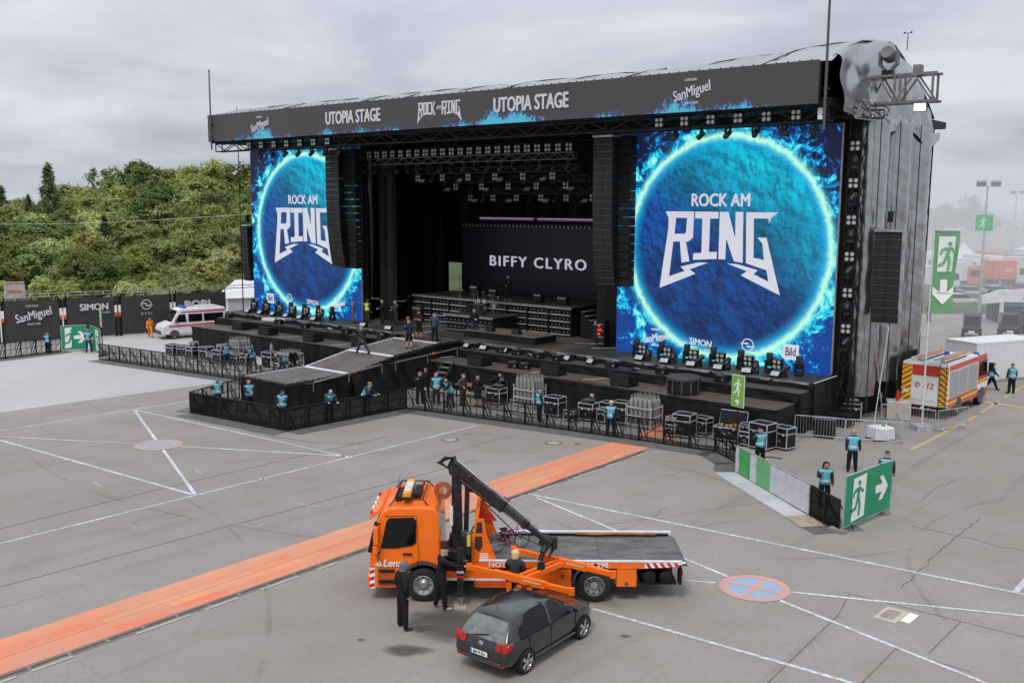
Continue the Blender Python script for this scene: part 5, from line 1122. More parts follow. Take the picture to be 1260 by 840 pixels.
def exit_sign(p0, p1, z0, z1, label, flip=False, arrow_s=1.0):
    p0, p1 = Vector((*p0, 0)), Vector((*p1, 0)); d = p1 - p0; W_ = d.length; H_ = z1 - z0
    t = thing('exit_sign', label, 'exit sign', p0, math.atan2(d.y, d.x), 'wide green exit signs')
    fr = MB(); [fr.cyl((x, .03, 0), (x, .03, z1 + .02), .025, .025, 6) for x in (0, W_)]; [fr.cyl((0, .03, z), (W_, .03, z), .02, .02, 6) for z in (z0, z1)]; fr.build('frame', galv, t)
    vs_ = []
    for j in range(7): vs_ += [(.03 + (W_ - .06) * i / 10, .0 + .012 * math.sin(i * 1.3 + j), z0 + .03 + (H_ - .06) * j / 6) for i in range(11)]
    MB().add(vs_, grid(10, 6)).build('banner', exit_green, t, smooth=True)
    f = (lambda s: 1 - s) if flip else (lambda s: s); k = -1 if flip else 1
    mb = MB(); flat_poly(mb, [[(f(.15) * W_, z0 + .30 * H_), (f(.13) * W_, z0 + .06 * H_), (f(.40) * W_, z0 + .10 * H_), (f(.43) * W_, z0 + .93 * H_), (f(.16) * W_, z0 + .90 * H_)]], -.02, .006); mb.build('doorway', exit_white, t)
    mb = MB(); running_man(mb, f(.13) * W_, z0 + .14 * H_, H_ * .46, -.03, k); mb.build('running_figure', exit_green, t)
    mb = MB(); arrow(mb, f(.77) * W_, z0 + .52 * H_, H_ * .50 * arrow_s, -.02, PI if flip else 0); mb.build('arrow', exit_white, t)
    for x in (.1, W_ - .2): MB().box((x, .25, .07), (.25, .6, .13)).build('foot_block', pm('concrete foot', (.24, .22, .20), .9, var=.2), t)
exit_sign((11.45, 32.80), (13.95, 35.13), .22, 2.05, 'large green exit sign with white running figure and right arrow near the truck')
exit_sign((-34.0, 73.7), (-32.35, 74.25), .15, 2.0, 'green exit sign with right arrow standing left of a guard by the sponsor wall')
exit_sign((-32.2, 74.6), (-30.35, 72.0), .15, 1.95, 'green exit sign with left arrow standing right of a guard by the sponsor wall', True)
def pole_sign(x, y, rz, label, z0=2.05, h=1.45):
    t = thing('exit_pole_sign', label, 'exit sign', (x, y, 0), rz, 'green exit signs on poles'); MB().cyl((0, .03, 0), (0, .03, z0 + h), .035, .035, 8).build('pole', black_metal, t); MB().bb((-.36, -.02, z0), (.36, .01, z0 + h)).build('panel', pale_green, t); MB().bb((-.38, -.01, z0 - .02), (.38, .012, z0 + h + .02)).build('border', exit_white, t)
    mb = MB(); running_man(mb, -.28, z0 + .48, .52, -.03); arrow(mb, 0, z0 + .22, .30, -.03, PI / 2); mb.build('pictogram', exit_white, t); MB().lathe([(.3, 0), (.3, .06), (.05, .07)], 12).build('foot', black_metal, t)
pole_sign(10.4, 44.6, R(-55), 'narrow light green exit sign on a black pole near the pit bend'); pole_sign(-30.2, 71.9, R(-60), 'narrow light green exit sign on a black pole at the left pit barrier', 2.2, 1.3)
# ---- galvanised pedestrian barriers right of the stage
def steel_barrier(p0, p1, label):
    p0, p1 = Vector((*p0, 0)), Vector((*p1, 0)); d = p1 - p0; W_ = d.length; t = thing('steel_barrier', label, 'barrier', p0, math.atan2(d.y, d.x), 'galvanised pedestrian barriers')
    MB().tube([(0, 0, .15), (0, 0, 1.08), (W_, 0, 1.08), (W_, 0, .15), (0, 0, .15)], .022, 6).build('frame', galv, t); n = int(W_ / .13); me = MB().cyl((0, 0, .16), (0, 0, 1.07), .008, .008, 5).mesh('bar', galv)
    for i in range(1, n): o = link('bar', me, t); o.location = (W_ * i / n, 0, 0)
    for x in (.3, W_ - .3): MB().tube([(x, -.28, .02), (x, 0, .16), (x, .28, .02)], .018, 5).build('foot', galv, t)
for p0, p1, lb in (((13.9, 47.4), (16.05, 46.5), 'galvanised barrier next to the outermost flight cases'), ((16.1, 46.48), (18.55, 45.85), 'galvanised barrier in front of the white water tank'), ((18.6, 45.9), (19.1, 48.0), 'galvanised barrier running back from the white tank corner'), ((19.2, 50.2), (21.3, 48.6), 'galvanised barrier just left of the flag pole'), ((21.4, 48.5), (23.4, 49.6), 'galvanised barrier behind the fire engine tail')): steel_barrier(p0, p1, lb)
wt_ = thing('water_tank', 'white plastic water ballast tank behind the steel barriers', 'tank', (17.95, 46.9, 0), .2); MB().box((0, 0, .34), (1.05, .9, .62), taper=.94).build('body', pm('white plastic', (.66, .67, .68), .5, var=.06), wt_, bevel=.06); MB().cyl((.1, 0, .64), (.1, 0, .74), .09, .09, 10).build('cap', pm('green cap', (.05, .3, .1)), wt_); MB().box((0, 0, .02), (1.1, .95, .05)).build('pallet', black_metal, wt_)
cb = thing('concrete_block', 'pale concrete ballast block behind the steel barriers', 'ballast', (20.6, 51.6, 0), -.3); MB().box((0, 0, .5), (1.2, 1.0, .98)).build('block', pm('ballast concrete', (.42, .39, .35), .9, var=.12), cb, bevel=.03); MB().tube([(-.2, 0, .98), (-.2, 0, 1.1), (.2, 0, 1.1), (.2, 0, .98)], .02, 5).build('lifting_eye', galv, cb)
fx_ = thing('fire_extinguisher', 'red fire extinguisher standing on the concrete block', 'extinguisher', (20.5, 51.5, .99)); MB().lathe([(.09, 0), (.09, .45), (.04, .55), (.03, .62), (0, .62)], 12).build('bottle', red_plastic, fx_, smooth=40); MB().box((.05, 0, .6), (.16, .04, .05)).build('handle', black_metal, fx_); MB().tube([(.08, 0, .56), (.14, 0, .4), (.12, 0, .15)], .015, 5).build('hose', cable, fx_)
# ================================================================ PEOPLE
def skeleton(lean=0., arms=((5, 8, 10, 0), (5, 8, 10, 0)), legs=((0, 0, 4), (0, 0, 4)), head=(0, 0), twist=0.):
    """joints of a figure 1.78 m tall facing -y; arm = (raise, out, elbow, inward), leg = (raise, knee, out) in degrees; returns nodes [(p, rx, ry)], edges [(i, j, tag)]"""
    N, E_ = [], []
    def nd(p, rx, ry=None): N.append((Vector(p), rx, ry or rx)); return len(N) - 1
    def ed(a, b, tag_): E_.append((a, b, tag_))
    Lr = Matrix.Rotation(R(lean), 3, 'X') @ Matrix.Rotation(R(twist), 3, 'Z')           # lean > 0 bends towards -y
    pv = Vector((0, 0, .95)); up = lambda x, y, z: pv + Lr @ Vector((x, y, z - .95))
    pel = nd(pv, .185, .145); wa = nd(up(0, 0, 1.09), .185, .145); ch = nd(up(0, -.005, 1.27), .205, .155); uc = nd(up(0, .005, 1.41), .150, .12); nk = nd(up(0, 0, 1.50), .068)
    hp = R(head[0]); hy = R(head[1]); Hr = Lr @ Matrix.Rotation(hy, 3, 'Z') @ Matrix.Rotation(hp, 3, 'X'); n0 = N[nk][0]
    hb = nd(n0 + Hr @ Vector((0, -.025, .08)),  .084, .096); hm_ = nd(n0 + Hr @ Vector((0, -.02, .16)),  .100, .116); ht = nd(n0 + Hr @ Vector((0, -.005, .235)), .078, .094)
    for a, b, t in ((pel, wa, 'torso'), (wa, ch, 'torso'), (ch, uc, 'torso'), (uc, nk, 'neck'), (nk, hb, 'head'), (hb, hm_, 'head'), (hm_, ht, 'head')): ed(a, b, t)
    for s, (ra, out, el, inw) in zip((-1, 1), arms):
        d1 = Vector((s * math.sin(R(out)), -math.sin(R(ra)) * math.cos(R(out)), -math.cos(R(ra)) * math.cos(R(out))))
        rr = ra + el; d2 = Vector((s * math.sin(R(out * .6 - inw)), -math.sin(R(rr)) * math.cos(R(out * .6 - inw)), -math.cos(R(rr)) * math.cos(R(out * .6 - inw)))); d1, d2 = Lr @ d1, Lr @ d2
        sh = nd(up(s * .19, .01, 1.415), .090, .090); e_ = nd(N[sh][0] + d1 * .29, .068); w_ = nd(N[e_][0] + d2 * .25, .050, .046); pm_ = nd(N[w_][0] + d2 * .075, .046, .026)
        ed(uc, sh, 'torso'); ed(sh, e_, 'uarm'); ed(e_, w_, 'farm'); ed(w_, pm_, 'hand')
        sd = d2.cross(Vector((0, -1, 0)) if abs(d2.y) < .8 else Vector((0, 0, 1))).normalized(); nrm = sd.cross(d2).normalized()
        for k, ln in enumerate((.062, .075, .078, .066)):
            o = sd * (k - 1.5) * .021; a1 = nd(N[pm_][0] + d2 * .03 + o, .010); a2 = nd(N[pm_][0] + d2 * (.03 + ln * .55) + o * 1.1 + nrm * .008, .0095); a3 = nd(N[pm_][0] + d2 * (.03 + ln) + o * 1.1 + nrm * .028, .008)
            ed(pm_, a1, 'hand'); ed(a1, a2, 'hand'); ed(a2, a3, 'hand')
        t1 = nd(N[w_][0] + d2 * .04 + sd * s * .042, .012); t2 = nd(N[w_][0] + d2 * .085 + sd * s * .058 + nrm * .015, .010); ed(w_, t1, 'hand'); ed(t1, t2, 'hand')
    for s, (ra, kn, out) in zip((-1, 1), legs):
        d1 = Vector((s * math.sin(R(out)), -math.sin(R(ra)), -math.cos(R(ra)))).normalized(); d2 = Vector((s * math.sin(R(out)) * .6, -math.sin(R(ra - kn)), -math.cos(R(ra - kn)))).normalized()
        hi = nd((s * .085, .005, .885), .125, .130); k_ = nd(N[hi][0] + d1 * .43, .088, .09); ank = nd(N[k_][0] + d2 * .40, .066, .07); fa_ = R(ra - kn) * .5; ff = Vector((s * .18, -math.cos(fa_), math.sin(fa_) * .6)).normalized()
        he = nd(N[ank][0] + Vector((0, .01, -.055)), .052, .055); to = nd(N[he][0] + ff * .19 + Vector((0, 0, -.006)), .055, .038)
        ed(pel, hi, 'hip'); ed(hi, k_, 'thigh'); ed(k_, ank, 'shin'); ed(ank, he, 'foot'); ed(he, to, 'foot')
    zmin = min(p.z - .038 for p, _, _ in N)
    N = [(p - Vector((0, 0, zmin)), a, b) for p, a, b in N]
    return N, E_, (N[hm_][0], Hr, N[ch][0], Lr, N[pel][0])
SLOT = {'head': 0, 'neck': 0, 'hand': 0, 'torso': 1, 'uarm': 2, 'farm': 6, 'hip': 3, 'thigh': 3, 'shin': 4, 'foot': 5}
POSES = dict(
    stand=dict(), clasp=dict(arms=((12, 6, 70, 40), (12, 6, 70, 40)), legs=((2, 0, 6), (-2, 0, 6))), phone=dict(arms=((20, 8, 120, 25), (5, 8, 15, 0)), head=(14, 10)), fold=dict(arms=((22, 10, 95, 62), (20, 10, 95, 60)), legs=((0, 0, 7), (3, 6, 5))),
    walk=dict(lean=4, arms=((28, 6, 20, 0), (-24, 6, 14, 0)), legs=((-20, 14, 2), (26, 8, 2))), reach=dict(lean=5, arms=((62, 4, 22, 8), (70, 6, 12, 10)), legs=((8, 4, 4), (-6, 2, 5)), head=(8, 0)),
    bend=dict(lean=58, arms=((70, 8, 20, 0), (60, 8, 30, 5)), legs=((16, 24, 6), (4, 10, 6)), head=(-20, 0)), rail=dict(lean=24, arms=((52, 14, 50, 15), (50, 14, 46, 15)), legs=((10, 6, 6), (-4, 4, 8)), head=(-6, 15)),
    hands=dict(arms=((10, 10, 60, 30), (30, 8, 85, 30)), legs=((0, 0, 5), (4, 8, 6)), head=(10, -8)), hip=dict(arms=((-12, 34, 60, 60), (4, 10, 8, 0)), legs=((0, 0, 8), (2, 6, 6)), head=(0, 20)), pocket=dict(arms=((-8, 14, 26, 20), (-8, 14, 26, 20)), legs=((0, 0, 6), (0, 2, 6)), head=(12, 0)),
    kneel=dict(lean=34, arms=((40, 10, 20, 5), (50, 8, 20, 5)), legs=((70, 115, 6), (-12, 78, 6)), head=(-8, 0)))
body_cache, extra_cache = {}, {}
def body_mesh(pose):
    if pose in body_cache: return body_cache[pose]
    N, E_, fr = skeleton(**POSES[pose]); me = bpy.data.meshes.new('skeleton'); me.from_pydata([n[0] for n in N], [(a, b) for a, b, _ in E_], [])
    o = bpy.data.objects.new('skeleton', me); COL.objects.link(o); sk_ = o.modifiers.new('skin', 'SKIN'); sk_.use_smooth_shade = True; sk_.branch_smoothing = .4; ss = o.modifiers.new('sub', 'SUBSURF'); ss.levels = ss.render_levels = 1
    if not me.skin_vertices: bpy.context.view_layer.objects.active = o
    sv = me.skin_vertices[0].data
    for i, (p, a, b) in enumerate(N): sv[i].radius = (a, b); sv[i].use_root = (i == 0)
    dg = bpy.context.evaluated_depsgraph_get(); em_ = bpy.data.meshes.new_from_object(o.evaluated_get(dg)); bpy.data.objects.remove(o)
    A = np.array([N[a][0] for a, b, _ in E_]); B = np.array([N[b][0] for a, b, _ in E_]); RR = np.array([(N[a][1] + N[b][1]) / 2 for a, b, _ in E_]); D = B - A; L2 = (D ** 2).sum(1)
    tags = []
    for f in em_.polygons:
        c = np.array(f.center); t = np.clip(((c - A) * D).sum(1) / L2, 0, 1); q = A + D * t[:, None]; d = np.linalg.norm(c - q, axis=1) - RR * .8; tags.append(E_[int(np.argmin(d))][2])
    hm_, Hr, ch, Lr, pel = fr; bm = bmesh.new(); bm.from_mesh(em_)
    n0 = len(bm.faces)
    for loc, sc in (((0, -.118, -.012), (.016, .024, .026)), ((.090, .0, 0), (.012, .022, .034)), ((-.090, .0, 0), (.012, .022, .034))):   # nose and ears
        bmesh.ops.create_icosphere(bm, subdivisions=1, radius=1, matrix=Matrix.Translation(hm_ + Hr @ Vector(loc)) @ Hr.to_4x4() @ Matrix.Diagonal((*sc, 1)))
    bm.faces.ensure_lookup_table()
    for i, f in enumerate(bm.faces): f.material_index = SLOT[tags[i]] if i < n0 else 0; f.smooth = True
    n1 = len(bm.faces)
    for sx in (-1, 1): bmesh.ops.create_icosphere(bm, subdivisions=1, radius=.013, matrix=Matrix.Translation(hm_ + Hr @ Vector((sx * .034, -.094, .012))))
    bmesh.ops.create_cube(bm, size=1, matrix=Matrix.Translation(hm_ + Hr @ Vector((0, -.100, -.048))) @ Hr.to_4x4() @ Matrix.Diagonal((.045, .02, .010, 1)))
    bm.faces.ensure_lookup_table()
    for f in bm.faces[n1:]: f.material_index = 7
    out = bpy.data.meshes.new('body'); bm.to_mesh(out); bm.free()
    for _ in range(8): out.materials.append(None)
    body_cache[pose] = (out, em_, tags, fr); return body_cache[pose]
def shell(pose, kind):
    if (pose, kind) in extra_cache: return extra_cache[(pose, kind)]
    out, em_, tags, (hm_, Hr, ch, Lr, pel) = body_mesh(pose); bm = bmesh.new(); bm.from_mesh(em_); bm.faces.ensure_lookup_table(); bm.normal_update()
    Hi, Li = Hr.inverted(), Lr.inverted(); kill = []
    for i, f in enumerate(bm.faces):
        c = f.calc_center_median(); k = False
        if kind == 'vest': q = Li @ (c - pel); k = tags[i] in ('torso', 'hip') and -.09 < q.z < .50 and abs(q.x) < .215
        else:
            q = Hi @ (c - hm_); hd = tags[i] in ('head', 'neck')
            if kind == 'hair': k = hd and (q.z > .045 or (q.y > .015 and q.z > -.075))
            elif kind == 'long': k = hd and (q.z > .045 or q.y > .0)
            elif kind in ('cap', 'beanie'): k = hd and q.z > .03
            elif kind == 'hood': k = hd and (q.y > -.055 or q.z > .07)
        if not k: kill.append(f)
    bmesh.ops.delete(bm, geom=kill, context='FACES')
    if kind != 'vest':                                     # keep one connected piece
        left, best = set(bm.faces), []
        while left:
            st_, isl = [left.pop()], []
            while st_:
                f = st_.pop(); isl.append(f)
                for e_ in f.edges:
                    for g_ in e_.link_faces:
                        if g_ in left: left.discard(g_); st_.append(g_)
            if len(isl) > len(best): best = isl
        keep = set(best); bmesh.ops.delete(bm, geom=[f for f in bm.faces if f not in keep], context='FACES')
    bm.normal_update(); off = dict(vest=.016, hair=.012, long=.032, cap=.012, beanie=.014, hood=.026)[kind]
    for v in bm.verts: v.co += v.normal * off
    for f in bm.faces:
        f.smooth = True
        if kind == 'vest': q = Li @ (f.calc_center_median() - pel); f.material_index = 1 if (.06 < q.z < .11 or .20 < q.z < .25) else 0
    if kind == 'cap': bmesh.ops.create_cube(bm, size=1, matrix=Matrix.Translation(hm_ + Hr @ Vector((0, -.15, .048))) @ Hr.to_4x4() @ Matrix.Diagonal((.14, .11, .012, 1)))
    bmesh.ops.solidify(bm, geom=bm.faces[:], thickness=-.008) if kind != 'cap' else None
    me = bpy.data.meshes.new(kind); bm.to_mesh(me); bm.free()
    for _ in range(2): me.materials.append(None)
    extra_cache[(pose, kind)] = me; return me
def cm(col, rough=.85): return pm('cloth %.2f %.2f %.2f' % col, col, rough, var=.18, scale=7, bump=.3, bscale=30, spec=.2)
BLK, DGR, NAV, GRY, JEAN, KHA = (.012, .012, .014), (.035, .036, .04), (.02, .028, .05), (.09, .09, .095), (.03, .045, .075), (.12, .10, .075)
SKIN1, SKIN2 = (.50, .30, .22), (.36, .20, .13)
vest_blue = pm('blue safety vest', (.13, .40, .52), .6, var=.12, scale=8); vest_stripe = pm('reflective stripe', (.62, .66, .66), .4, .2)
dark_eye = pm('eye', (.05, .03, .025), .3)
def person(pose, loc, rz, label, top=BLK, legs=BLK, shoes=BLK, skin=SKIN1, sleeve=None, forearm=None, shin=None, head='hair', hair=(.06, .04, .03), vest=None, h=1.78, group='crew members', stage=False):
    me = body_mesh(pose)[0]
    t = (sthing if stage else thing)('person', label, 'person', loc, rz, group); t.scale = (h / 1.78 * 1.12, h / 1.78 * 1.12, h / 1.78)
    b = link('body', me, t); cols = [skin, top, sleeve or top, legs, shin or legs, shoes, forearm or sleeve or top]
    for i, c in enumerate(cols):
        b.material_slots[i].link = 'OBJECT'; b.material_slots[i].material = pm('skin %.2f' % c[0], c, .55, var=.06) if c in (SKIN1, SKIN2) else cm(c)
    b.material_slots[7].link = 'OBJECT'; b.material_slots[7].material = dark_eye
    if head:
        o = link({'hair': 'hair', 'long': 'hair', 'cap': 'cap', 'beanie': 'beanie', 'hood': 'hood'}[head], shell(pose, head), t)
        for s in o.material_slots: s.link = 'OBJECT'; s.material = cm(hair)
    if vest is not None:
        o = link('vest', shell(pose, 'vest'), t)
        o.material_slots[0].link = 'OBJECT'; o.material_slots[0].material = vest; o.material_slots[1].link = 'OBJECT'; o.material_slots[1].material = vest_stripe
    return t
BLOND, GREYH, BROWN = (.42, .30, .15), (.16, .16, .16), (.07, .045, .03)
# by the truck
person('pocket', (-2.86, 25.0, 0), R(120), 'person in black with a grey cap standing beside the truck cab', head='hood', hair=(.13, .13, .135), h=1.83, shoes=DGR)
person('reach', (-1.95, 26.30, 0), R(105), 'person in black cap working the crane levers beside the cab', shoes=(.35, .3, .3), head='cap', hair=BLK, h=1.80)
person('hands', (.12, 26.25, 0), R(170), 'fair-haired person in dark top seen from behind at the lifting frame', top=DGR, head='long', hair=(.60, .44, .22), h=1.72)
# guards at the right
G_ = 'guards in blue vests'
def guard(pose, loc, rz, label, **k):
    k.setdefault('hair', BROWN); k.setdefault('top', random.choice([BLK, DGR, NAV, (.06, .06, .065)])); k.setdefault('legs', random.choice([BLK, BLK, DGR, JEAN])); k.setdefault('shoes', random.choice([BLK, GRY, DGR])); person(pose, loc, rz, label, vest=vest_blue, group=G_, **k)
guard('stand', (14.54, 41.0, 0), R(-8), 'guard in blue vest standing upright before the steel barriers', hair=BLOND, h=1.82)
guard('phone', (11.75, 35.9, 0), R(-12), 'hooded guard in blue vest behind the white cloth fence', head='hood', hair=BLK, h=1.76)
guard('stand', (14.62, 37.4, 0), R(160), 'guard in blue vest half hidden behind the large exit sign', head='beanie', hair=DGR, h=1.78)
guard('fold', (10.75, 41.6, 0), R(200), 'guard in dark cap leaning at the green cloth', head='cap', hair=BLK, h=1.75)
guard('walk', (29.61, 60.0, 0), R(70), 'guard in blue vest walking beside the fire engine', head='beanie', hair=BLK)
guard('stand', (30.3, 58.9, 0), R(185), 'guard in blue vest standing with legs apart right of the fire engine', head='beanie', hair=BLK, h=1.84)
guard('clasp', (4.85, 47.2, 0), R(160), 'fair-haired guard in blue vest at the right pit barrier', hair=(.5, .4, .25))
guard('stand', (1.45, 50.4, 0), R(110), 'guard in blue vest beside the taller gas bundle', head='cap', hair=NAV)
guard('phone', (-16.05, 52.9, 0), R(10), 'guard with grey cap at the left corner of the front pen', head='cap', hair=(.14, .14, .14))
guard('clasp', (-14.2, 52.4, 0), R(40), 'guard in blue vest at the front left corner of the low platform', hair=(.30, .2, .12))
guard('hands', (-11.7, 49.5, 0), R(-5), 'guard in dark cap facing out from the front pen', head='cap', hair=BLK)
guard('rail', (-9.5, 50.3, 0), R(30), 'bald guard leaning over the right pen barrier', head=None)
guard('rail', (-7.9, 51.9, 0), R(75), 'tall guard in blue vest looking right over the pen barrier', hair=(.25, .15, .08), h=1.86)
guard('stand', (-4.25, 54.6, 0), R(20), 'guard in blue vest with light hair below the access stair', hair=(.34, .24, .15), h=1.84)
guard('rail', (-3.4, 53.9, 0), R(-60), 'guard in blue vest bent towards a colleague below the access stair', head='cap', hair=BLK, h=1.76)
guard('rail', (-19.9, 68.0, 0), R(20), 'leftmost guard behind the left pit barrier', hair=BROWN, h=1.74)
guard('rail', (-17.6, 66.3, 0), R(-40), 'middle guard behind the left pit barrier', head='beanie', hair=BLK)
guard('bend', (-15.2, 64.6, 0), R(-30), 'bald guard bending beside the ramp in the left pit', head=None, h=1.74)
guard('stand', (-34.7, 72.95, 0), R(160), 'guard in blue vest standing by the barrier below the sponsor wall', head='beanie', hair=BLK, h=1.62)
guard('clasp', (-31.9, 73.6, 0), R(5), 'guard in blue vest between the two left exit signs', hair=(.2, .12, .08), h=1.80)
# crew in the pit and on the stage
person('phone', (-5.2, 54.9, 0), R(10), 'crew member in black with a beanie below the ramp', head='beanie', hair=(.12, .11, .1), h=1.86)
person('stand', (-5.0, 56.6, 0), R(20), 'crew member in black by the ramp curtain', head='cap', hair=DGR, h=1.80)
person('hip', (-2.75, 54.6, 0), R(60), 'crew member in a grey jacket talking in the pit', top=(.055, .056, .06), hair=(.2, .14, .09), legs=DGR)
person('stand', (-1.9, 54.3, 0), R(190), 'crew member in black cap and shorts in the pit', head='cap', hair=BLK, shin=SKIN1)
person('bend', (-1.2, 57.0, 0), R(60), 'crew member in cap bending over the brown table', head='cap', hair=BLK)
person('bend', (-.35, 55.6, 0), R(-20), 'crew member in dark blue cap bent over a flight case', head='cap', hair=(.04, .06, .09), h=1.84)
person('kneel', (4.4, 51.0, 0), R(200), 'crew member crouching behind the guard at the right barrier', head='beanie', hair=BLK)
person('bend', (-33.8, -8.6, 0), R(60), 'crew member leaning over the gas cylinders by the ramp', hair=(.25, .12, .08), stage=True)
person('walk', (-25.6, -9.6, 2.10), R(-80), 'person in cap walking across the ramp', head='cap', hair=BLK, legs=(.05, .045, .055), stage=True, top=DGR)
person('kneel', (-27.9, -6.1, 1.56), R(200), 'crew member crouching at the left edge of the ramp', hair=BLK, stage=True)
person('stand', (-25.0, -6.3, 2.36), R(200), 'person in dark top and khaki trousers on the catwalk', legs=KHA, hair=(.22, .13, .08), stage=True)
person('phone', (-24.2, -7.0, 2.30), R(30), 'person in black shorts talking on the catwalk', shin=SKIN1, hair=(.25, .15, .09), stage=True, top=NAV)
person('fold', (-26.1, -4.2, 2.45), R(10), 'person with folded arms in black shorts on the stage', shin=SKIN2, hair=BLK, forearm=SKIN2, skin=SKIN2, stage=True, h=1.82)
person('stand', (-24.6, -4.3, 2.45), R(200), 'person in a long dark blue jacket and cap on the stage', top=(.05, .075, .095), head='cap', hair=BLK, stage=True, h=1.84)
person('clasp', (-24.2, -.9, 2.43), R(60), 'person in black by the drum riser', legs=JEAN, hair=BROWN, stage=True, h=1.86)
person('hands', (-32.9, .2, 2.43), R(-10), 'crew member in a blue helmet in the left wing', head='beanie', hair=(.03, .2, .5), legs=DGR, stage=True, top=(.05, .05, .06))
person('stand', (-35.0, -.7, 2.43), R(180), 'crew member in a yellow green vest at the left screen edge', vest=pm('lime vest', (.40, .62, .08), .6), hair=BROWN, stage=True, legs=DGR)
person('pocket', (-36.0, -1.2, 2.43), R(150), 'crew member in grey behind the left screen edge', top=(.12, .13, .15), legs=KHA, hair=BROWN, stage=True)
person('clasp', (-33.9, -.2, 2.43), R(-30), 'dark dressed crew member just right of the lime vest', hair=(.2, .1, .07), stage=True)
person('hands', (-25.5, 4.2, 4.43), R(30), 'person in black standing on the tall riser', legs=BLK, shoes=(.4, .4, .4), hair=BROWN, stage=True)
person('walk', (-30.4, 82.2, 0), R(20), 'worker in an orange suit in front of the sponsor wall', top=(.72, .20, .02), legs=(.72, .20, .02), head='hair', hair=BROWN, h=1.72)
# ================================================================ VEHICLES
rim_steel = pm('steel rim', (.45, .44, .43), .4, .7, var=.15, scale=9); rim_alloy = pm('alloy rim', (.62, .62, .64), .3, .8); hub_dark = pm('hub', (.06, .058, .055), .6, .3); orange_dk = pm('orange lift frame', (.85, .145, .005), .4, var=.08, scale=5)
white_veh = pm('white vehicle paint', (.70, .71, .72), .35, var=.05, coat=.4); red_veh = pm('red vehicle paint', (.60, .055, .022), .35, var=.06, coat=.4)
glass_m = pm('tinted window', (.006, .007, .008), .06, var=.3, scale=2, spec=.35)
wheel_cache = {}
def wheel(parent, pos, r, w, style, side=-1):
    """side -1: outer face towards -y"""
    key = (r, w, style, side)
    if key not in wheel_cache:
        s = side; ty = MB().lathe([(r * .60, s * w * .48), (r * .86, s * w * .5), (r * .97, s * w * .42), (r, s * w * .25), (r, -s * w * .25), (r * .97, -s * w * .42), (r * .8, -s * w * .5), (r * .55, -s * w * .5)], 28, 'y', cap=False).mesh('tyre', rubber, 30)
        rm = MB()
        if style == 'truck':
            rm.lathe([(r * .62, s * w * .47), (r * .58, s * w * .50), (r * .54, s * w * .34), (r * .36, s * w * .22), (r * .2, s * w * .36), (r * .17, s * w * .44), (0, s * w * .44)], 24, 'y', cap=False)
        elif style == 'truck_rear':
            rm.lathe([(r * .62, s * w * .47), (r * .58, s * w * .5), (r * .52, s * w * .1), (r * .36, -s * w * .05), (r * .24, -s * w * .05), (r * .22, s * w * .25), (0, s * w * .27)], 24, 'y', cap=False)
        else:
            rm.lathe([(r * .66, s * w * .46), (r * .70, s * w * .5), (r * .64, s * w * .40), (r * .60, s * w * .1), (r * .60, -s * w * .3)], 28, 'y', cap=False); rm.lathe([(r * .15, s * w * .2), (r * .14, s * w * .44), (0, s * w * .46)], 14, 'y')
        d = MB()
        if style == 'alloy':
            for k in range(5):
                for q in (-.13, .13): a = 2 * PI * k / 5 + q; rm.bar((math.cos(a - q) * r * .1, s * w * .38, math.sin(a - q) * r * .1), (math.cos(a) * r * .66, s * w * .44, math.sin(a) * r * .66), .03, .045)
            d.lathe([(0, -s * w * .05), (r * .6, -s * w * .05)], 20, 'y')
        else:
            for k in range(8): a = 2 * PI * k / 8; c, q = math.cos(a), math.sin(a); d.cyl((c * r * .45, s * w * .20, q * r * .45), (c * r * .45, s * w * .30, q * r * .45), r * .055, r * .055, 8)
            for k in range(10): a = 2 * PI * k / 10; d.cyl((math.cos(a) * r * .29, s * w * .22, math.sin(a) * r * .29), (math.cos(a) * r * .29, s * w * .36, math.sin(a) * r * .29), r * .035, r * .035, 6)
        wheel_cache[key] = (ty, rm.mesh('rim', rim_alloy if style == 'alloy' else rim_steel, 35), d.mesh('hub_detail', hub_dark))
    ty, rm, d = wheel_cache[key]; o = link('wheel', ty, parent); o.location = pos; link('rim', rm, o); link('hub_detail', d, o); return o
# ------------------------------------------------ the orange recovery truck
tk = thing('recovery_truck', 'orange flatbed recovery truck with a black loading crane', 'truck', (0, 28.03, 0))
prof = [(-3.90, .40), (-4.0, .62), (-4.02, 1.05), (-3.98, 1.42), (-3.80, 2.30), (-3.66, 2.62), (-3.42, 2.74), (-2.40, 2.76), (-2.14, 2.72), (-2.05, 2.56), (-2.00, 1.40), (-2.00, 1.10)] + [(-2.48 + .66 * math.cos(a), .52 + .66 * math.sin(a)) for a in np.linspace(R(40), R(172), 9)] + [(-3.16, .40)]
mb = MB(); mb.prism(prof, -1.23, 1.23); mb.v = [(x, y * (1 - .03 * max(0, z - 1.4)), z) for x, y, z in mb.v]; mb.build('cab', orange_paint, tk, bevel=.05)
def side_poly(name, pts, y, mat, parent, th=.012, bevel=0): 
    mb = MB(); mb.prism(pts, y, y - th); mb.v = [(a, b * (1 - .03 * max(0, c - 1.4)), c) for a, b, c in mb.v]; return mb.build(name, mat, parent, bevel=bevel)
for s in (-1, 1):
    side_poly('side_window', [(-3.62, 1.62), (-3.48, 2.30), (-3.42, 2.40), (-2.78, 2.42), (-2.72, 2.36), (-2.72, 1.78), (-2.80, 1.70), (-3.30, 1.62)], s * 1.245 if s > 0 else -1.232, glass_m, tk)
    side_poly('window_surround', [(-3.68, 1.57), (-3.52, 2.34), (-3.44, 2.45), (-2.76, 2.47), (-2.67, 2.38), (-2.67, 1.74), (-2.78, 1.65), (-3.30, 1.57)], s * 1.237 if s > 0 else -1.228, black_metal, tk, .006)
dl = MB()
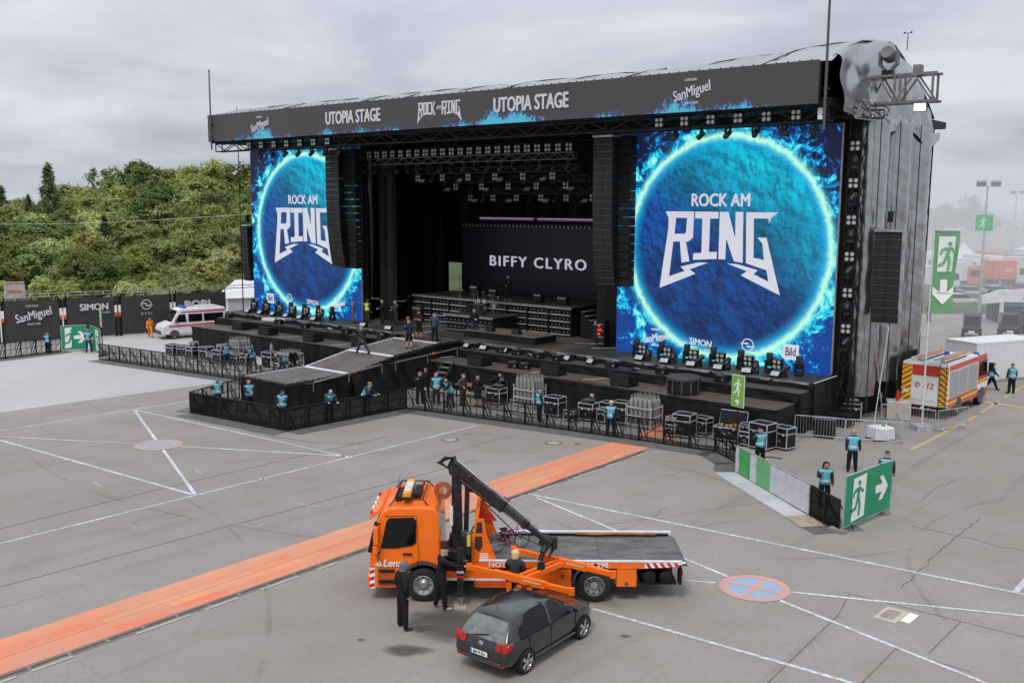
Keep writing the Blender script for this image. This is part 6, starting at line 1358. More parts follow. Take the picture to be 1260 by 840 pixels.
for a, b in (((-2.66, 2.5), (-2.60, 1.25)), ((-2.60, 1.25), (-2.66, 1.05)), ((-3.72, 1.05), (-2.66, 1.05)), ((-3.78, 1.45), (-3.72, 1.05)), ((-3.56, 2.5), (-2.66, 2.52))): dl.bar((a[0], -1.236 * (1 - .03 * max(0, a[1] - 1.4)), a[1]), (b[0], -1.236 * (1 - .03 * max(0, b[1] - 1.4)), b[1]), .012, .014)
dl.build('door_gap', pm('dark orange gap', (.10, .022, .004), .6), tk)
MB().box((-2.92, -1.26, 1.42), (.26, .03, .05)).build('door_handle', black_metal, tk)
MB().add([(-4.005, -1.1, 1.46), (-4.005, 1.1, 1.46), (-3.83, 1.06, 2.28), (-3.83, -1.06, 2.28)], [(0, 1, 2, 3)]).build('windscreen', glass_m, tk)
MB().bar((-4.0, -1.2, 1.46), (-3.80, -1.17, 2.32), .10, .12).build('window_pillar', black_metal, tk)
MB().add([(-2.0, -.8, 1.75), (-2.0, .8, 1.75), (-2.045, .8, 2.35), (-2.045, -.8, 2.35)], [(0, 1, 2, 3)]).build('rear_window', glass_m, tk)
vz = MB(); vz.prism([(-4.02, 2.46), (-3.70, 2.66), (-3.66, 2.60), (-3.96, 2.40)], -1.1, 1.1); vz.build('sun_visor', orange_paint, tk)
for k in range(5): MB().box((-3.97, -.9 + k * .45, 2.53), (.06, .14, .06)).build('marker_lamp', red_plastic if k in (0, 4) else white_paint, tk)
mr = MB(); mr.box((-3.78, -1.42, 2.02), (.14, .22, .52)); mr.box((-3.80, -1.42, 1.62), (.14, .2, .22)); mr.build('mirror', orange_paint, tk, bevel=.03); MB().tube([(-3.7, -1.2, 2.3), (-3.76, -1.42, 2.3), (-3.76, -1.42, 1.5), (-3.7, -1.22, 1.45)], .02, 5).build('mirror_arm', black_metal, tk)
MB().box((-3.78, 1.42, 2.0), (.14, .22, .55)).build('mirror', black_metal, tk)
for z, d in ((.62, .05), (.92, .0)): MB().box((-3.52, -1.22 - d, z), (.44, .1, .07)).build('step', black_metal, tk)
MB().box((-3.52, -1.233, .74), (.5, .02, .5)).build('step_shade_panel', pm('step shadow orange', (.42, .09, .01), .6), tk)  # flat panel in darker orange: shade of the step recess painted as colour
bp = MB(); bp.bb((-4.08, -1.2, .42), (-3.92, 1.2, .78)); bp.build('bumper', orange_paint, tk, bevel=.05)
def stripes(name_parent, x0, x1, z0, z1, y, n, parent):
    MB().bb((x0, y, z0), (x1, y + .01, z1)).build('warning_panel', exit_white, parent); w = (x1 - x0) / n
    for i in range(n):
        a = x0 + i * w; MB().add([(a, y - .004, z0), (a + w * .5, y - .004, z0), (min(x1, a + w), y - .004, z1), (a + w * .5, y - .004, z1)], [(0, 1, 2, 3)]).build('red_stripe', red_plastic, parent)
for i in range(3): MB().add([(-4.0 + .0, -1.245, .42 + i * .2), (-3.86, -1.245, .47 + i * .2), (-3.86, -1.245, .57 + i * .2), (-4.0, -1.245, .52 + i * .2)], [(0, 1, 2, 3)]).build('red_stripe', red_plastic, tk)
MB().bb((-4.0, -1.24, .40), (-3.85, -1.236, 1.0)).build('warning_panel', exit_white, tk)
lettering('lettering', 'Lenz', .30, exit_white, tk, (-3.36, -1.245, 1.14), sx=.95, bold=.02, shear=.25, depth=.004)
MB().add([(-3.86, -1.242, 1.10), (-3.72, -1.242, 1.04), (-3.64, -1.242, 1.06), (-3.70, -1.242, 1.22)], [(0, 1, 2, 3)]).build('logo_swoosh', exit_white, tk)
# beacon bar and roof rails
amber = pm('beacon lens', (.60, .57, .50), .25); lb_ = MB(); lb_.box((-2.98, -.1, 2.92), (.26, 1.5, .05)); lb_.build('light_bar_base', black_metal, tk)
for i in range(6): MB().box((-2.98, -.72 + i * .25, 3.01), (.24, .235, .14), taper=.88).build('beacon', amber if i % 5 else pm('amber cap', (.75, .3, .02), .3), tk, bevel=.02)
MB().box((-2.72, .1, 2.86), (.22, .9, .14)).build('roof_box', black_metal, tk, bevel=.03); MB().box((-3.25, -.1, 2.84), (.18, 1.0, .1)).build('roof_box', black_metal, tk)
rr = MB()
for y in (-.95, .95): rr.tube([(-3.5, y, 2.68), (-3.3, y, 2.92), (-2.5, y, 2.92), (-2.3, y, 2.68)], .018, 5)
rr.tube([(-3.3, -.95, 2.92), (-3.3, .95, 2.92)], .018, 5); rr.tube([(-2.5, -.95, 2.92), (-2.5, .95, 2.92)], .018, 5); rr.build('roof_rack', black_metal, tk); MB().cyl((-3.3, -.5, 2.7), (-3.2, -.45, 3.5), .008, .004, 4).build('antenna', black_metal, tk); MB().box((-2.6, .55, 2.98), (.08, .08, .14)).build('red_beacon', red_plastic, tk)
# chassis
ch_ = MB(); [ch_.bb((-3.7, y - .06, .62), (4.7, y + .06, .88)) for y in (-.42, .42)]; ch_.build('chassis_rail', black_metal, tk); MB().bb((-2.0, -1.1, .5), (-1.05, 1.1, 1.0)).build('engine_block', black_metal, tk)
for s in (-1, 1):
    wheel(tk, (-2.48, s * 1.10, .485), .485, .30, 'truck', s); wheel(tk, (2.37, s * 1.08, .485), .485, .32, 'truck_rear', s); wheel(tk, (2.37, s * .72, .485), .485, .28, 'truck_rear', s)
    fe_ = MB()
    arc = [(2.37 + .60 * math.cos(a), .5 + .60 * math.sin(a)) for a in np.linspace(R(5), R(175), 12)]; arc2 = [(2.37 + .64 * math.cos(a), .5 + .64 * math.sin(a)) for a in np.linspace(R(175), R(5), 12)]; fe_.prism(arc + arc2, s * .6, s * 1.24); fe_.build('mudguard', grey_plastic, tk)
    ar = MB(); a1_ = [(-2.48 + .60 * math.cos(a), .5 + .60 * math.sin(a)) for a in np.linspace(R(0), R(180), 14)]; a2_ = [(-2.48 + .68 * math.cos(a), .5 + .68 * math.sin(a)) for a in np.linspace(R(180), R(0), 14)]; ar.prism(a1_ + a2_, s * .9, s * 1.225); ar.build('wheel_arch', black_metal if s > 0 else grey_plastic, tk)
# low side guards and lockers
MB().bb((-1.98, -1.20, .62), (-.95, -1.10, .86)).build('side_skirt', orange_paint, tk); MB().bb((-1.02, -1.22, .44), (.28, -1.12, .92)).build('side_skirt', orange_paint, tk)
MB().bb((-1.0, -1.232, .64), (.26, -1.222, .70)).build('white_stripe', exit_white, tk); MB().bb((-1.98, -1.212, .64), (-.97, -1.202, .70)).build('white_stripe', exit_white, tk); MB().bb((-1.0, -1.230, .50), (.26, -1.222, .635)).build('red_band', pm('orange red band', (.70, .09, .02), .4), tk)
for x0, x1, z0, z1 in ((.34, 1.72, .42, .98), (3.0, 3.57, .47, 1.02)):
    MB().bb((x0, -1.22, z0), (x1, -.75, z1)).build('locker', orange_paint, tk, bevel=.015)
    for x in ((x0 + .25, x1 - .25) if x1 - x0 > 1 else ((x0 + x1) / 2,)): MB().lathe([(.06, -1.225), (.06, -1.24), (0, -1.242)], 12, 'y', (x, 0, z0 + .36 if x1 - x0 > 1 else z0 + .1)).build('lock', grey_plastic, tk)
for x in (3.95, 4.42): MB().at((x, 0, .72)).cyl((0, -1.1, 0), (0, -.3, 0), .20, .20, 16).ball((0, -1.1, 0), (.20, .06, .20), 14, 6).build('air_tank', black_metal, tk, smooth=40)
MB().bb((3.7, -1.0, .46), (4.75, 1.0, .52)).build('rear_underrun', black_metal, tk); MB().box((4.82, -1.05, .78), (.08, .3, .5)).build('tail_lamp_bracket', black_metal, tk); MB().box((4.87, -1.08, .86), (.04, .22, .14)).build('tail_lamp', red_plastic, tk)
# flat bed
def bed_mat():
    m = bpy.data.materials.new('worn bed sheet'); t = NT(m); x, y, z = t.xyz(); a = t.noise(1.2, 6, .7, vec=t.vec(x * .6, y * 2.2)); b = t.noise(9, 5, .75); sp = t.noise(3.5, 5, .7)
    c = t.mix(a.step(.3, .7), (.075, .073, .071), (.18, .175, .17)); c = t.mix(b.step(.5, .75) * .4, c, (.07, .066, .062)); c = t.mix(sp.step(.62, .72) * .5, c, (.36, .355, .35)); t.bsdf(c, .6, .25, .4, b, .15, .01); return m
bed_m = bed_mat()
for i in range(5): MB().bb((-.88 + i * 1.15, -1.16, 1.10), (-.88 + (i + 1) * 1.15 - .008, 1.16, 1.19)).build('bed_plate', bed_m, tk)
MB().bb((-.9, -1.24, 1.02), (3.78, -1.165, 1.20)).build('bed_side', orange_paint, tk); MB().bb((-.9, 1.165, 1.02), (4.85, 1.24, 1.20)).build('bed_side', orange_paint, tk); MB().prism([(3.79, 1.03), (4.55, 1.06), (4.95, 1.18), (4.95, 1.20), (3.79, 1.20)], -1.24, -1.165).build('bed_side', exit_white, tk)
for i in range(5): a = 3.80 + i * .2; MB().add([(a + .1, -1.246, 1.04 + .004 * i), (a + .2, -1.246, 1.04 + .006 * i), (a + .1, -1.246, 1.19), (a, -1.246, 1.19)], [(0, 1, 2, 3)]).build('red_stripe', red_plastic, tk)
MB().bb((-.9, -1.25, 1.205), (4.85, -1.13, 1.235)).build('bed_edge', pm('pale edge', (.58, .58, .60), .5), tk); MB().bb((-.4, 1.10, 1.20), (4.9, 1.25, 1.30)).build('bed_edge', pm('pale edge', (.58, .58, .60)), tk); MB().bb((-.35, 1.02, 1.195), (4.8, 1.09, 1.26)).build('bed_channel', black_metal, tk)
mb = MB(); mb.prism([(4.86, 1.19), (5.02, 1.10), (5.02, 1.07), (4.86, 1.08)], -1.16, 1.16); mb.build('bed_tail', bed_m, tk)
MB().tube([(2.0, 1.0, 1.28), (2.6, .98, 1.27), (3.2, 1.01, 1.28), (4.4, 1.0, 1.27)], .04, 6).build('rusty_strap', pm('rusty strap', (.30, .13, .05), .7, var=.3), tk)
lettering('lettering', 'NOT', .20, exit_white, tk, (-.38, -1.246, 1.11), sx=1.15, bold=.02, depth=.003); lettering('lettering', '25 290', .20, exit_white, tk, (2.45, -1.246, 1.11), sx=1.1, bold=.02, depth=.003); lettering('lettering', '0', .20, exit_white, tk, (1.55, -1.246, 1.11), sx=1.1, bold=.02, depth=.003)
# headboard behind the crane
for s in (-1.12, 1.06):
    mb = MB(); outer = [(-1.12, 1.0), (-1.10, 1.9), (-1.0, 2.42), (-.76, 2.40), (-.70, 1.95), (-.42, 1.24), (-.42, 1.0)]; mb.prism(outer, s, s + .06); mb.build('headboard_plate', orange_paint, tk)
    for hole in ([(-1.0, 2.0), (-.96, 2.32), (-.82, 2.32), (-.80, 2.0)], [(-1.03, 1.55), (-1.02, 1.9), (-.82, 1.9), (-.80, 1.6), (-.9, 1.45)]): MB().prism(hole, s - .004, s + .064).build('opening_shade', pm('shaded gear', (.03, .03, .03), .7), tk)  # solid dark slabs paint the shade of openings, no hole is cut
MB().bb((-1.02, -1.1, 2.34), (-.92, 1.1, 2.42)).build('headboard_bar', orange_paint, tk); MB().bb((-1.06, -1.1, 1.25), (-.96, 1.1, 1.45)).build('headboard_bar', orange_paint, tk); MB().prism([(-.95, 2.4), (-.45, 1.7), (-.45, 1.66), (-.95, 1.7)], .98, 1.06).build('headboard_gusset', red_veh, tk)
for k in range(4): MB().bb((-.88, -1.125, 1.38 - k * .055), (-.66 + .03 * (k % 2), -1.121, 1.41 - k * .055)).build('small_print', exit_white, tk)
crane_black = pm('crane black', (.030, .029, .032), .32, .3, var=.4, scale=5)
# loading crane
cr = MB(); cr.bb((-1.9, -.5, .9), (-1.15, .5, 1.25)); cr.build('crane_base', crane_black, tk, bevel=.03); MB().cyl((-1.55, 0, 1.2), (-1.55, 0, 1.6), .3, .26, 14).build('crane_slew', crane_black, tk)
MB().prism([(-1.74, 1.5), (-1.42, 1.5), (-1.46, 3.3), (-1.50, 3.62), (-1.72, 3.62), (-1.74, 3.3)], -.15, .15).build('crane_column', crane_black, tk, bevel=.03); MB().cyl((-1.32, -.1, 1.7), (-1.28, -.1, 3.1), .075, .075, 10).build('column_ram', pm('ram black', (.02, .02, .022), .3), tk); MB().bb((-1.80, -.185, 1.9), (-1.70, -.175, 2.5)).build('column_label', exit_white, tk)
A_, C_ = Vector((-1.66, 0, 3.68)), Vector((1.0, -1.62, 1.98)); dB = (C_ - A_).normalized(); LB = (C_ - A_).length
def along(s, off=0.0): p = A_ + dB * s; return (p.x, p.y, p.z + off)
MB().bar(along(-.15), along(LB * .52), .21, .29).build('boom', crane_black, tk, bevel=.02); MB().bar(along(LB * .45, -.03), along(LB * .78, -.03), .15, .20).build('boom_extension', pm('boom grey', (.05, .05, .052), .35, .3), tk, bevel=.01); MB().bar(along(LB * .75, -.04), along(LB * .98, -.04), .11, .14).build('boom_extension', crane_black, tk)
MB().cyl(along(.25, -.30), along(LB * .50, -.22), .07, .07, 10).build('boom_ram', crane_black, tk); MB().cyl(along(LB * .50, -.22), along(LB * .80, -.14), .035, .035, 8).build('ram_rod', chrome, tk); MB().cyl(along(LB * .42, .2), along(LB * .92, .13), .025, .025, 6).build('hose_pipe', gold_alu, tk); MB().cyl(along(.1, .2), along(LB * .5, .18), .02, .02, 6).build('hose_pipe', chrome, tk)
MB().bar(along(LB * .50, -.02), along(LB * .56, -.02), .26, .36).build('boom_collar', crane_black, tk); MB().bar(along(LB * .76, -.02), along(LB * .80, -.02), .20, .26).build('boom_collar', crane_black, tk); MB().cyl((A_.x, -.25, A_.z - .12), (A_.x, .25, A_.z - .12), .16, .16, 14).build('knuckle', crane_black, tk)
MB().lathe([(.26, -.34), (.26, -.26), (.12, -.25), (.12, -.35), (.26, -.34)], 18, 'y', (-1.98, .05, 2.98), cap=False).build('winch_drum', pm('rusty drum', (.30, .10, .04), .6, .3, var=.3), tk); MB().lathe([(.24, .24), (.24, .32), (0, .32)], 16, 'y', (-1.15, .05, 3.0)).build('hose_reel', crane_black, tk)
for k in range(4):
    o = .06 * k; MB().tube([(-1.72, -.12 + o, 3.5), (-2.0 - o, -.15 + o, 3.75), (-1.95 - o, -.15, 3.95 - o), (-1.62, -.1 + o, 3.92)], .022, 6).build('hydraulic_hose', cable, tk)
    MB().tube([(-1.3 + o, -.2, 1.5), (-1.05 + o, -.35 - o, 2.0), (-1.0, -.3 - o, 1.7), (-.95 + o, -.2, 1.2)], .022, 6).build('hydraulic_hose', cable, tk)
MB().tube([along(LB * .3, -.4), along(LB * .7, -.55), along(LB * .98, -.25)], .018, 5).build('cable', cable, tk); rot = C_ + Vector((-.02, -.05, -.1))
MB().cyl(rot, rot + Vector((-.1, -.1, -.2)), .1, .1, 10).build('rotator', crane_black, tk); MB().cyl(rot + Vector((-.1, -.1, -.2)), (.82, -1.82, 1.46), .07, .08, 10).build('rotator', crane_black, tk); MB().box((1.0, -1.66, 1.95), (.34, .26, .26), rz=-.5, ry=.5).build('boom_tip', crane_black, tk); MB().box((1.22, -1.7, 1.92), (.12, .2, .3)).build('boom_tip_block', crane_black, tk)
for k in range(3): MB().tube([(.9 + .1 * k, -1.65, 2.1), (1.15 + .05 * k, -1.75, 1.85), (1.05, -1.82, 1.55)], .02, 5).build('hydraulic_hose', cable, tk)
# stabiliser leg and control stand
MB().bb((-1.50, -1.72, .35), (-1.32, -1.54, 1.75)).build('stabiliser_leg', crane_black, tk); MB().cyl((-1.41, -1.63, .05), (-1.41, -1.63, .5), .05, .05, 8).build('stabiliser_rod', chrome, tk); MB().bb((-1.58, -1.80, 0), (-1.24, -1.46, .05)).build('stabiliser_foot', pm('foot timber', (.40, .36, .30), .8), tk)
for k in range(3): MB().bb((-1.505, -1.725, .9 + k * .14), (-1.315, -1.722, .97 + k * .14)).build('warning_band', red_plastic if k % 2 == 0 else exit_white, tk)
MB().bb((-1.52, -1.6, .95), (-1.30, -.5, 1.15)).build('stabiliser_beam', crane_black, tk); MB().box((-1.25, -1.35, 1.75), (.28, .22, .5)).build('control_block', crane_black, tk)
for k in range(6): MB().cyl((-1.36 + k * .05, -1.4, 1.95), (-1.38 + k * .05, -1.5, 2.2), .012, .012, 5).build('lever', gold_alu, tk)
MB().box((-1.18, -1.48, 1.9), (.1, .1, .3)).build('yellow_tag', pm('yellow tag', (.55, .45, .04), .5), tk)
# ------------------------------------------------ the hanging lift frame
lf = thing('vehicle_lift_frame', 'orange H-shaped lifting frame hanging from the crane above the car', 'lifting frame', (0, 0, 0))
n0, n1, f0, f1 = Vector((-1.16, 26.32, 1.23)), Vector((1.62, 25.15, 1.00)), Vector((.08, 27.05, 1.47)), Vector((2.80, 25.88, 1.20)); x0, x1 = n0.lerp(n1, .50), f0.lerp(f1, .50)
MB().bar(n0, n1, .11, .15).build('near_beam', orange_dk, lf, bevel=.01); MB().bar(f0, f1, .11, .15).build('far_beam', orange_dk, lf, bevel=.01)
for q in (-.10, .10): o = (n1 - n0).normalized() * q; MB().bar(x0 + o, x1 + o, .09, .13).build('cross_beam', orange_dk, lf)
MB().bar(n0.lerp(n1, .25), n0.lerp(n1, .76), .15, .19).build('beam_sleeve', orange_dk, lf); MB().bar(f0.lerp(f1, .3), f0.lerp(f1, .74), .15, .19).build('beam_sleeve', orange_dk, lf)
for p in (n0, n1, f0, f1): MB().box(p, (.16, .1, .2)).build('end_lug', orange_dk, lf)
for p in (n0.lerp(n1, .4), n0.lerp(n1, .5), n0.lerp(n1, .6)): MB().box(p - Vector((0, .02, .22)), (.14, .1, .34)).build('hanging_clamp', orange_dk, lf); MB().cyl(p - Vector((.08, .02, .1)), p - Vector((-.08, .02, .1)), .06, .06, 8).build('pin', black_metal, lf)
for a, b in ((n0, n1), (f0, f1)):
    p = a.lerp(b, .62); o = MB().box((0, 0, 0), (.5, .006, .05)).build('pale_label', pm('worn label', (.68, .45, .28), .5), lf); o.location = p + Vector((0, -.085, .02)); o.rotation_euler = (0, math.atan2(-(b - a).z, (b - a).length), math.atan2((b - a).y, (b - a).x))
MB().cyl(x0.lerp(x1, .5) + Vector((0, 0, .05)), x0.lerp(x1, .5) + Vector((.0, 0, .2)), .12, .1, 10).build('hanger', black_metal, lf)
# ------------------------------------------------ the dark hatchback
car_paint = pm('dark grey metallic paint', (.019, .018, .020), .24, .3, var=.08, coat=1.0, spec=.5)
hc = thing('hatchback_car', 'dark grey small hatchback parked beside the recovery truck', 'car', (.46, 23.95, 0), R(52.5))
def hatch_body():
    # half sections: eight points from sill to roof centre as (x, y, z); rows from tail to nose
    def sec_(x, yb, ys, yw, zr, belt=.90, zs=.26, dx=(0,) * 8, wt=1.0):
        zw = belt + (zr - belt) * .55
        return [(x + dx[0], yb, zs), (x + dx[1], ys * .97, zs + .12), (x + dx[2], ys, .62), (x + dx[3], ys * .965, belt), (x + dx[4], yw + (ys * .95 - yw) * .45, zw), (x + dx[5], yw, zr - .035), (x + dx[6], yw * .55, zr), (x + dx[7], 0, zr + .012)]
    rows = [sec_(-1.98, .60, .76, .54, 1.37, .92, .30, (.06, .0, .0, .10, .28, .48, .50, .50)), sec_(-1.80, .70, .82, .56, 1.42, .92, .28, (0, 0, 0, 0, .16, .38, .38, .38)), sec_(-1.42, .72, .84, .575, 1.445, .92, .24, (0, 0, 0, 0, .02, .10, .12, .12)),
            sec_(-1.10, .72, .845, .585, 1.46, .91), sec_(-.55, .72, .845, .59, 1.468, .90), sec_(-.22, .72, .845, .59, 1.465, .895), sec_(-.12, .72, .845, .59, 1.462, .895), sec_(.18, .72, .845, .575, 1.43, .89), sec_(.62, .72, .845, .60, 1.19, .90), sec_(.98, .72, .84, .66, 1.0, .905),
            sec_(1.12, .72, .84, .66, .965, .90), sec_(1.45, .70, .83, .62, .92, .86), sec_(1.78, .64, .77, .52, .84, .78, .28), sec_(1.97, .50, .64, .42, .70, .64, .32)]
    m = 8; vs, fs, mi = [], [], []
    for r_ in rows: vs += r_
    for r_ in rows: vs += [(x, -y, z) for x, y, z in r_]
    n = len(rows)
    def vid(i, k, s): return (0 if s > 0 else n * m) + i * m + k
    for s in (1, -1):
        for i in range(n - 1):
            for k in range(m - 1):
                q = (vid(i, k, s), vid(i + 1, k, s), vid(i + 1, k + 1, s), vid(i, k + 1, s)); fs.append(q if s < 0 else q[::-1]); g_ = 0
                if k in (3, 4) and i in (3, 4): g_ = 2
                if k in (3, 4) and i in (6, 7): g_ = 3
                if k == 3 and i == 8: g_ = 3
                if k in (3,) and i == 2: g_ = 2
                if k >= 5 and i in (7, 8): g_ = 4
                mi.append(g_ if g_ != 3 and g_ != 2 else g_ + (10 if s > 0 else 0))
    for e_, i in ((0, 0), (1, n - 1)):
        for k in range(m - 1):
            a, b, c, d = vid(i, k, 1), vid(i, k + 1, 1), vid(i, k + 1, -1), vid(i, k, -1); fs.append((a, b, c, d) if e_ == 0 else (d, c, b, a)); mi.append(5 if (e_ == 0 and k in (3, 4)) else 0)
    for i in range(n - 1): fs.append((vid(i, 0, 1), vid(i + 1, 0, 1), vid(i + 1, 0, -1), vid(i, 0, -1))); mi.append(0)
    me = bpy.data.meshes.new('car_cage'); me.from_pydata(vs, [], fs); ids = sorted(set(mi)); 
    me.polygons.foreach_set('material_index', [ids.index(q) for q in mi])
    for _ in ids: me.materials.append(car_paint)
    bm = bmesh.new(); bm.from_mesh(me); bmesh.ops.remove_doubles(bm, verts=bm.verts, dist=1e-4); bmesh.ops.recalc_face_normals(bm, faces=bm.faces); r0 = {tuple(round(abs(q), 3) for q in p) for p in rows[0]}; bl = {tuple(round(abs(q), 3) for q in r_[3]) for r_ in rows}; cl = bm.edges.layers.float.new('crease_edge')
    for e_ in bm.edges:
        mm = {f.material_index for f in e_.link_faces}
        if len(mm) > 1: e_[cl] = .75
        elif all(tuple(round(abs(q), 3) for q in v.co) in r0 for v in e_.verts) and len({round(abs(v.co.y), 3) for v in e_.verts}) > 1: e_[cl] = .55
        elif all(tuple(round(abs(q), 3) for q in v.co) in bl for v in e_.verts): e_[cl] = .4
    bm.to_mesh(me); bm.free(); o = bpy.data.objects.new('car_cage', me); COL.objects.link(o); s_ = o.modifiers.new('s', 'SUBSURF'); s_.levels = s_.render_levels = 3
    ev = bpy.data.meshes.new_from_object(o.evaluated_get(bpy.context.evaluated_depsgraph_get())); bpy.data.objects.remove(o); return ev, ids
def see_through(name, tint, f):
    m = bpy.data.materials.new(name); t = NT(m); tr_ = t.n('ShaderNodeBsdfTransparent'); tr_.inputs[0].default_value = (*tint, 1); gl = t.n('ShaderNodeBsdfGlossy'); gl.inputs['Roughness'].default_value = .03; fr_ = t.n('ShaderNodeFresnel'); fr_.inputs[0].default_value = 1.5; mx = t.n('ShaderNodeMixShader')
    t.l((X(t.t, fr_.outputs[0]) * f).clamp(), mx.inputs[0]); t.l(tr_.outputs[0], mx.inputs[1]); t.l(gl.outputs[0], mx.inputs[2]); t.l(mx.outputs[0], t.out.inputs[0]); return m
car_glass, tint_glass = see_through('car glass', (.62, .68, .66), 1.0), see_through('privacy glass', (.16, .17, .17), 1.0)
seat_m = pm('seat fabric', (.02, .02, .022), .9)
for sx_, sy_ in ((.15, .36), (.15, -.36), (-.85, .34), (-.85, -.34)):
    MB().box((sx_, sy_, .62), (.5, .48, .16)).build('seat', seat_m, hc, bevel=.04); MB().box((sx_ - .26, sy_, .92), (.13, .46, .56), ry=R(-14)).build('seat_back', seat_m, hc, bevel=.04); MB().box((sx_ - .36, sy_, 1.26), (.09, .26, .16)).build('headrest', seat_m, hc, bevel=.03)
MB().box((.72, 0, .84), (.3, 1.4, .16)).build('dashboard', seat_m, hc, bevel=.04); MB().bb((-1.7, -.68, .5), (.8, .68, .54)).build('cabin_floor', seat_m, hc)
MB().at((.52, .36, .92), ry=R(-65)).lathe([(.16, -.012), (.185, 0), (.16, .012), (.15, 0), (.16, -.012)], 18, 'z', cap=False).build('steering_wheel', black_metal, hc)
ev, ids = hatch_body(); nm_ = {0: ('body', car_paint), 2: ('rear_door_window', tint_glass), 12: ('rear_door_window', tint_glass), 3: ('front_door_window', car_glass), 13: ('front_door_window', car_glass), 4: ('windscreen', car_glass), 5: ('rear_window', pm('grey rear glass', (.13, .145, .14), .12, var=.3, scale=5, spec=.6))}  # rear window is an opaque mottled grey, unlike the see-through panes
for gi, g_ in enumerate(ids):
    bm = bmesh.new(); bm.from_mesh(ev); bmesh.ops.delete(bm, geom=[f for f in bm.faces if f.material_index != gi], context='FACES')
    for f in bm.faces: f.material_index = 0; f.smooth = True
    if g_ != 0:
        for v in bm.verts: v.co -= v.normal * .012
    me = bpy.data.meshes.new(nm_[g_][0]); bm.to_mesh(me); bm.free(); me.materials.clear(); me.materials.append(nm_[g_][1]); link(nm_[g_][0], me, hc)
for s in (-1, 1):
    for x in (-1.19, 1.28):
        wheel(hc, (x, s * .755, .305), .305, .21, 'alloy', s)
        a_ = MB(); ri = [(x + .335 * math.cos(t_), .31 + .335 * math.sin(t_)) for t_ in np.linspace(R(-12), R(192), 18)]; a_.prism(ri, s * .60, s * .8475); a_.build('wheel_well', pm('wheel well', (.004, .004, .004), .9), hc)
    tl = MB(); tl.prism([(-1.955, .74), (-1.70, .80), (-1.66, .90), (-1.72, .94), (-1.875, .93), (-1.93, .84)], s * .60, s * .822); o = tl.build('tail_light', pm('tail light red', (.34, .010, .007), .15, spec=.5, var=.3, scale=12), hc, bevel=.03)
    tl = MB(); tl.prism([(-1.975, .74), (-1.93, .74), (-1.865, .92), (-1.91, .92)], s * .46, s * .61); tl.build('tail_light', pm('tail light red', (.52, .018, .012)), hc, bevel=.015)
    MB().box((.80, s * .93, .98), (.12, .18, .13)).build('mirror', car_paint, hc, bevel=.04); MB().box((-.02, s * .838, .80), (.16, .03, .03)).build('door_handle', car_paint, hc, bevel=.01); MB().box((-.95, s * .838, .80), (.16, .03, .03)).build('door_handle', car_paint, hc, bevel=.01)
    MB().box((0.02, s * .815, .30), (1.75, .05, .03)).build('sill_trim', pm('sill trim', (.16, .16, .17), .3, .5), hc); MB().box((-1.945, s * .55, .40), (.05, .32, .04)).build('reflector', red_plastic, hc)
    gp = MB()
    for a, b in (((-.16, .36), (-.17, .90)), ((-1.0, .55), (-1.12, .90)), ((.88, .36), (.92, .88))): gp.bar((a[0], s * .846, a[1]), (b[0], s * .830, b[1]), .008, .01)
    gp.build('door_gap', pm('gap', (.003, .003, .003)), hc); MB().bar((-1.35, s * .825, .915), (.9, s * .825, .905), .02, .018).build('window_trim', black_metal, hc)
    hl = MB(); hl.prism([(1.62, .64), (1.86, .62), (1.78, .76), (1.58, .80)], s * .52, s * .775); hl.build('headlight', pm('headlight', (.35, .36, .38), .1, .3, spec=.7), hc, bevel=.03)
MB().box((-1.985, 0, .60), (.03, .50, .12)).build('plate_recess', grey_plastic, hc); MB().box((-2.005, 0, .60), (.012, .52, .11)).build('number_plate', exit_white, hc); MB().box((-2.0115, .235, .60), (.004, .045, .11)).build('plate_band', pm('plate blue', (.02, .08, .45), .4), hc)
lettering('lettering', 'BW P 321', .105, black_metal, hc, (-2.014, -.02, .60), rz=-PI / 2, sx=.85, bold=.01, depth=.002)
vw_ = MB(); vw_.lathe([(.055, 0), (.075, .004), (.075, .02), (.055, .02)], 20, 'x', (-1.925, 0, .80)); [vw_.bar((-1.93, a, .80 + b), (-1.93, c, .80 + d), .012) for a, b, c, d in ((-.035, .05, 0, .005), (.035, .05, 0, .005), (-.05, .02, -.022, -.045), (-.022, -.045, 0, 0), (0, 0, .022, -.045), (.022, -.045, .05, .02))]; vw_.build('badge', chrome, hc)
MB().box((-1.995, 0, .46), (.04, 1.36, .05)).build('bumper_ledge', pm('bumper trim', (.05, .05, .052), .35), hc, bevel=.01); MB().bar((-1.92, .28, .955), (-1.80, -.16, 1.02), .02).build('rear_wiper', black_metal, hc); MB().cyl((-1.25, 0, 1.45), (-1.42, 0, 1.68), .008, .004, 4).build('antenna', black_metal, hc)
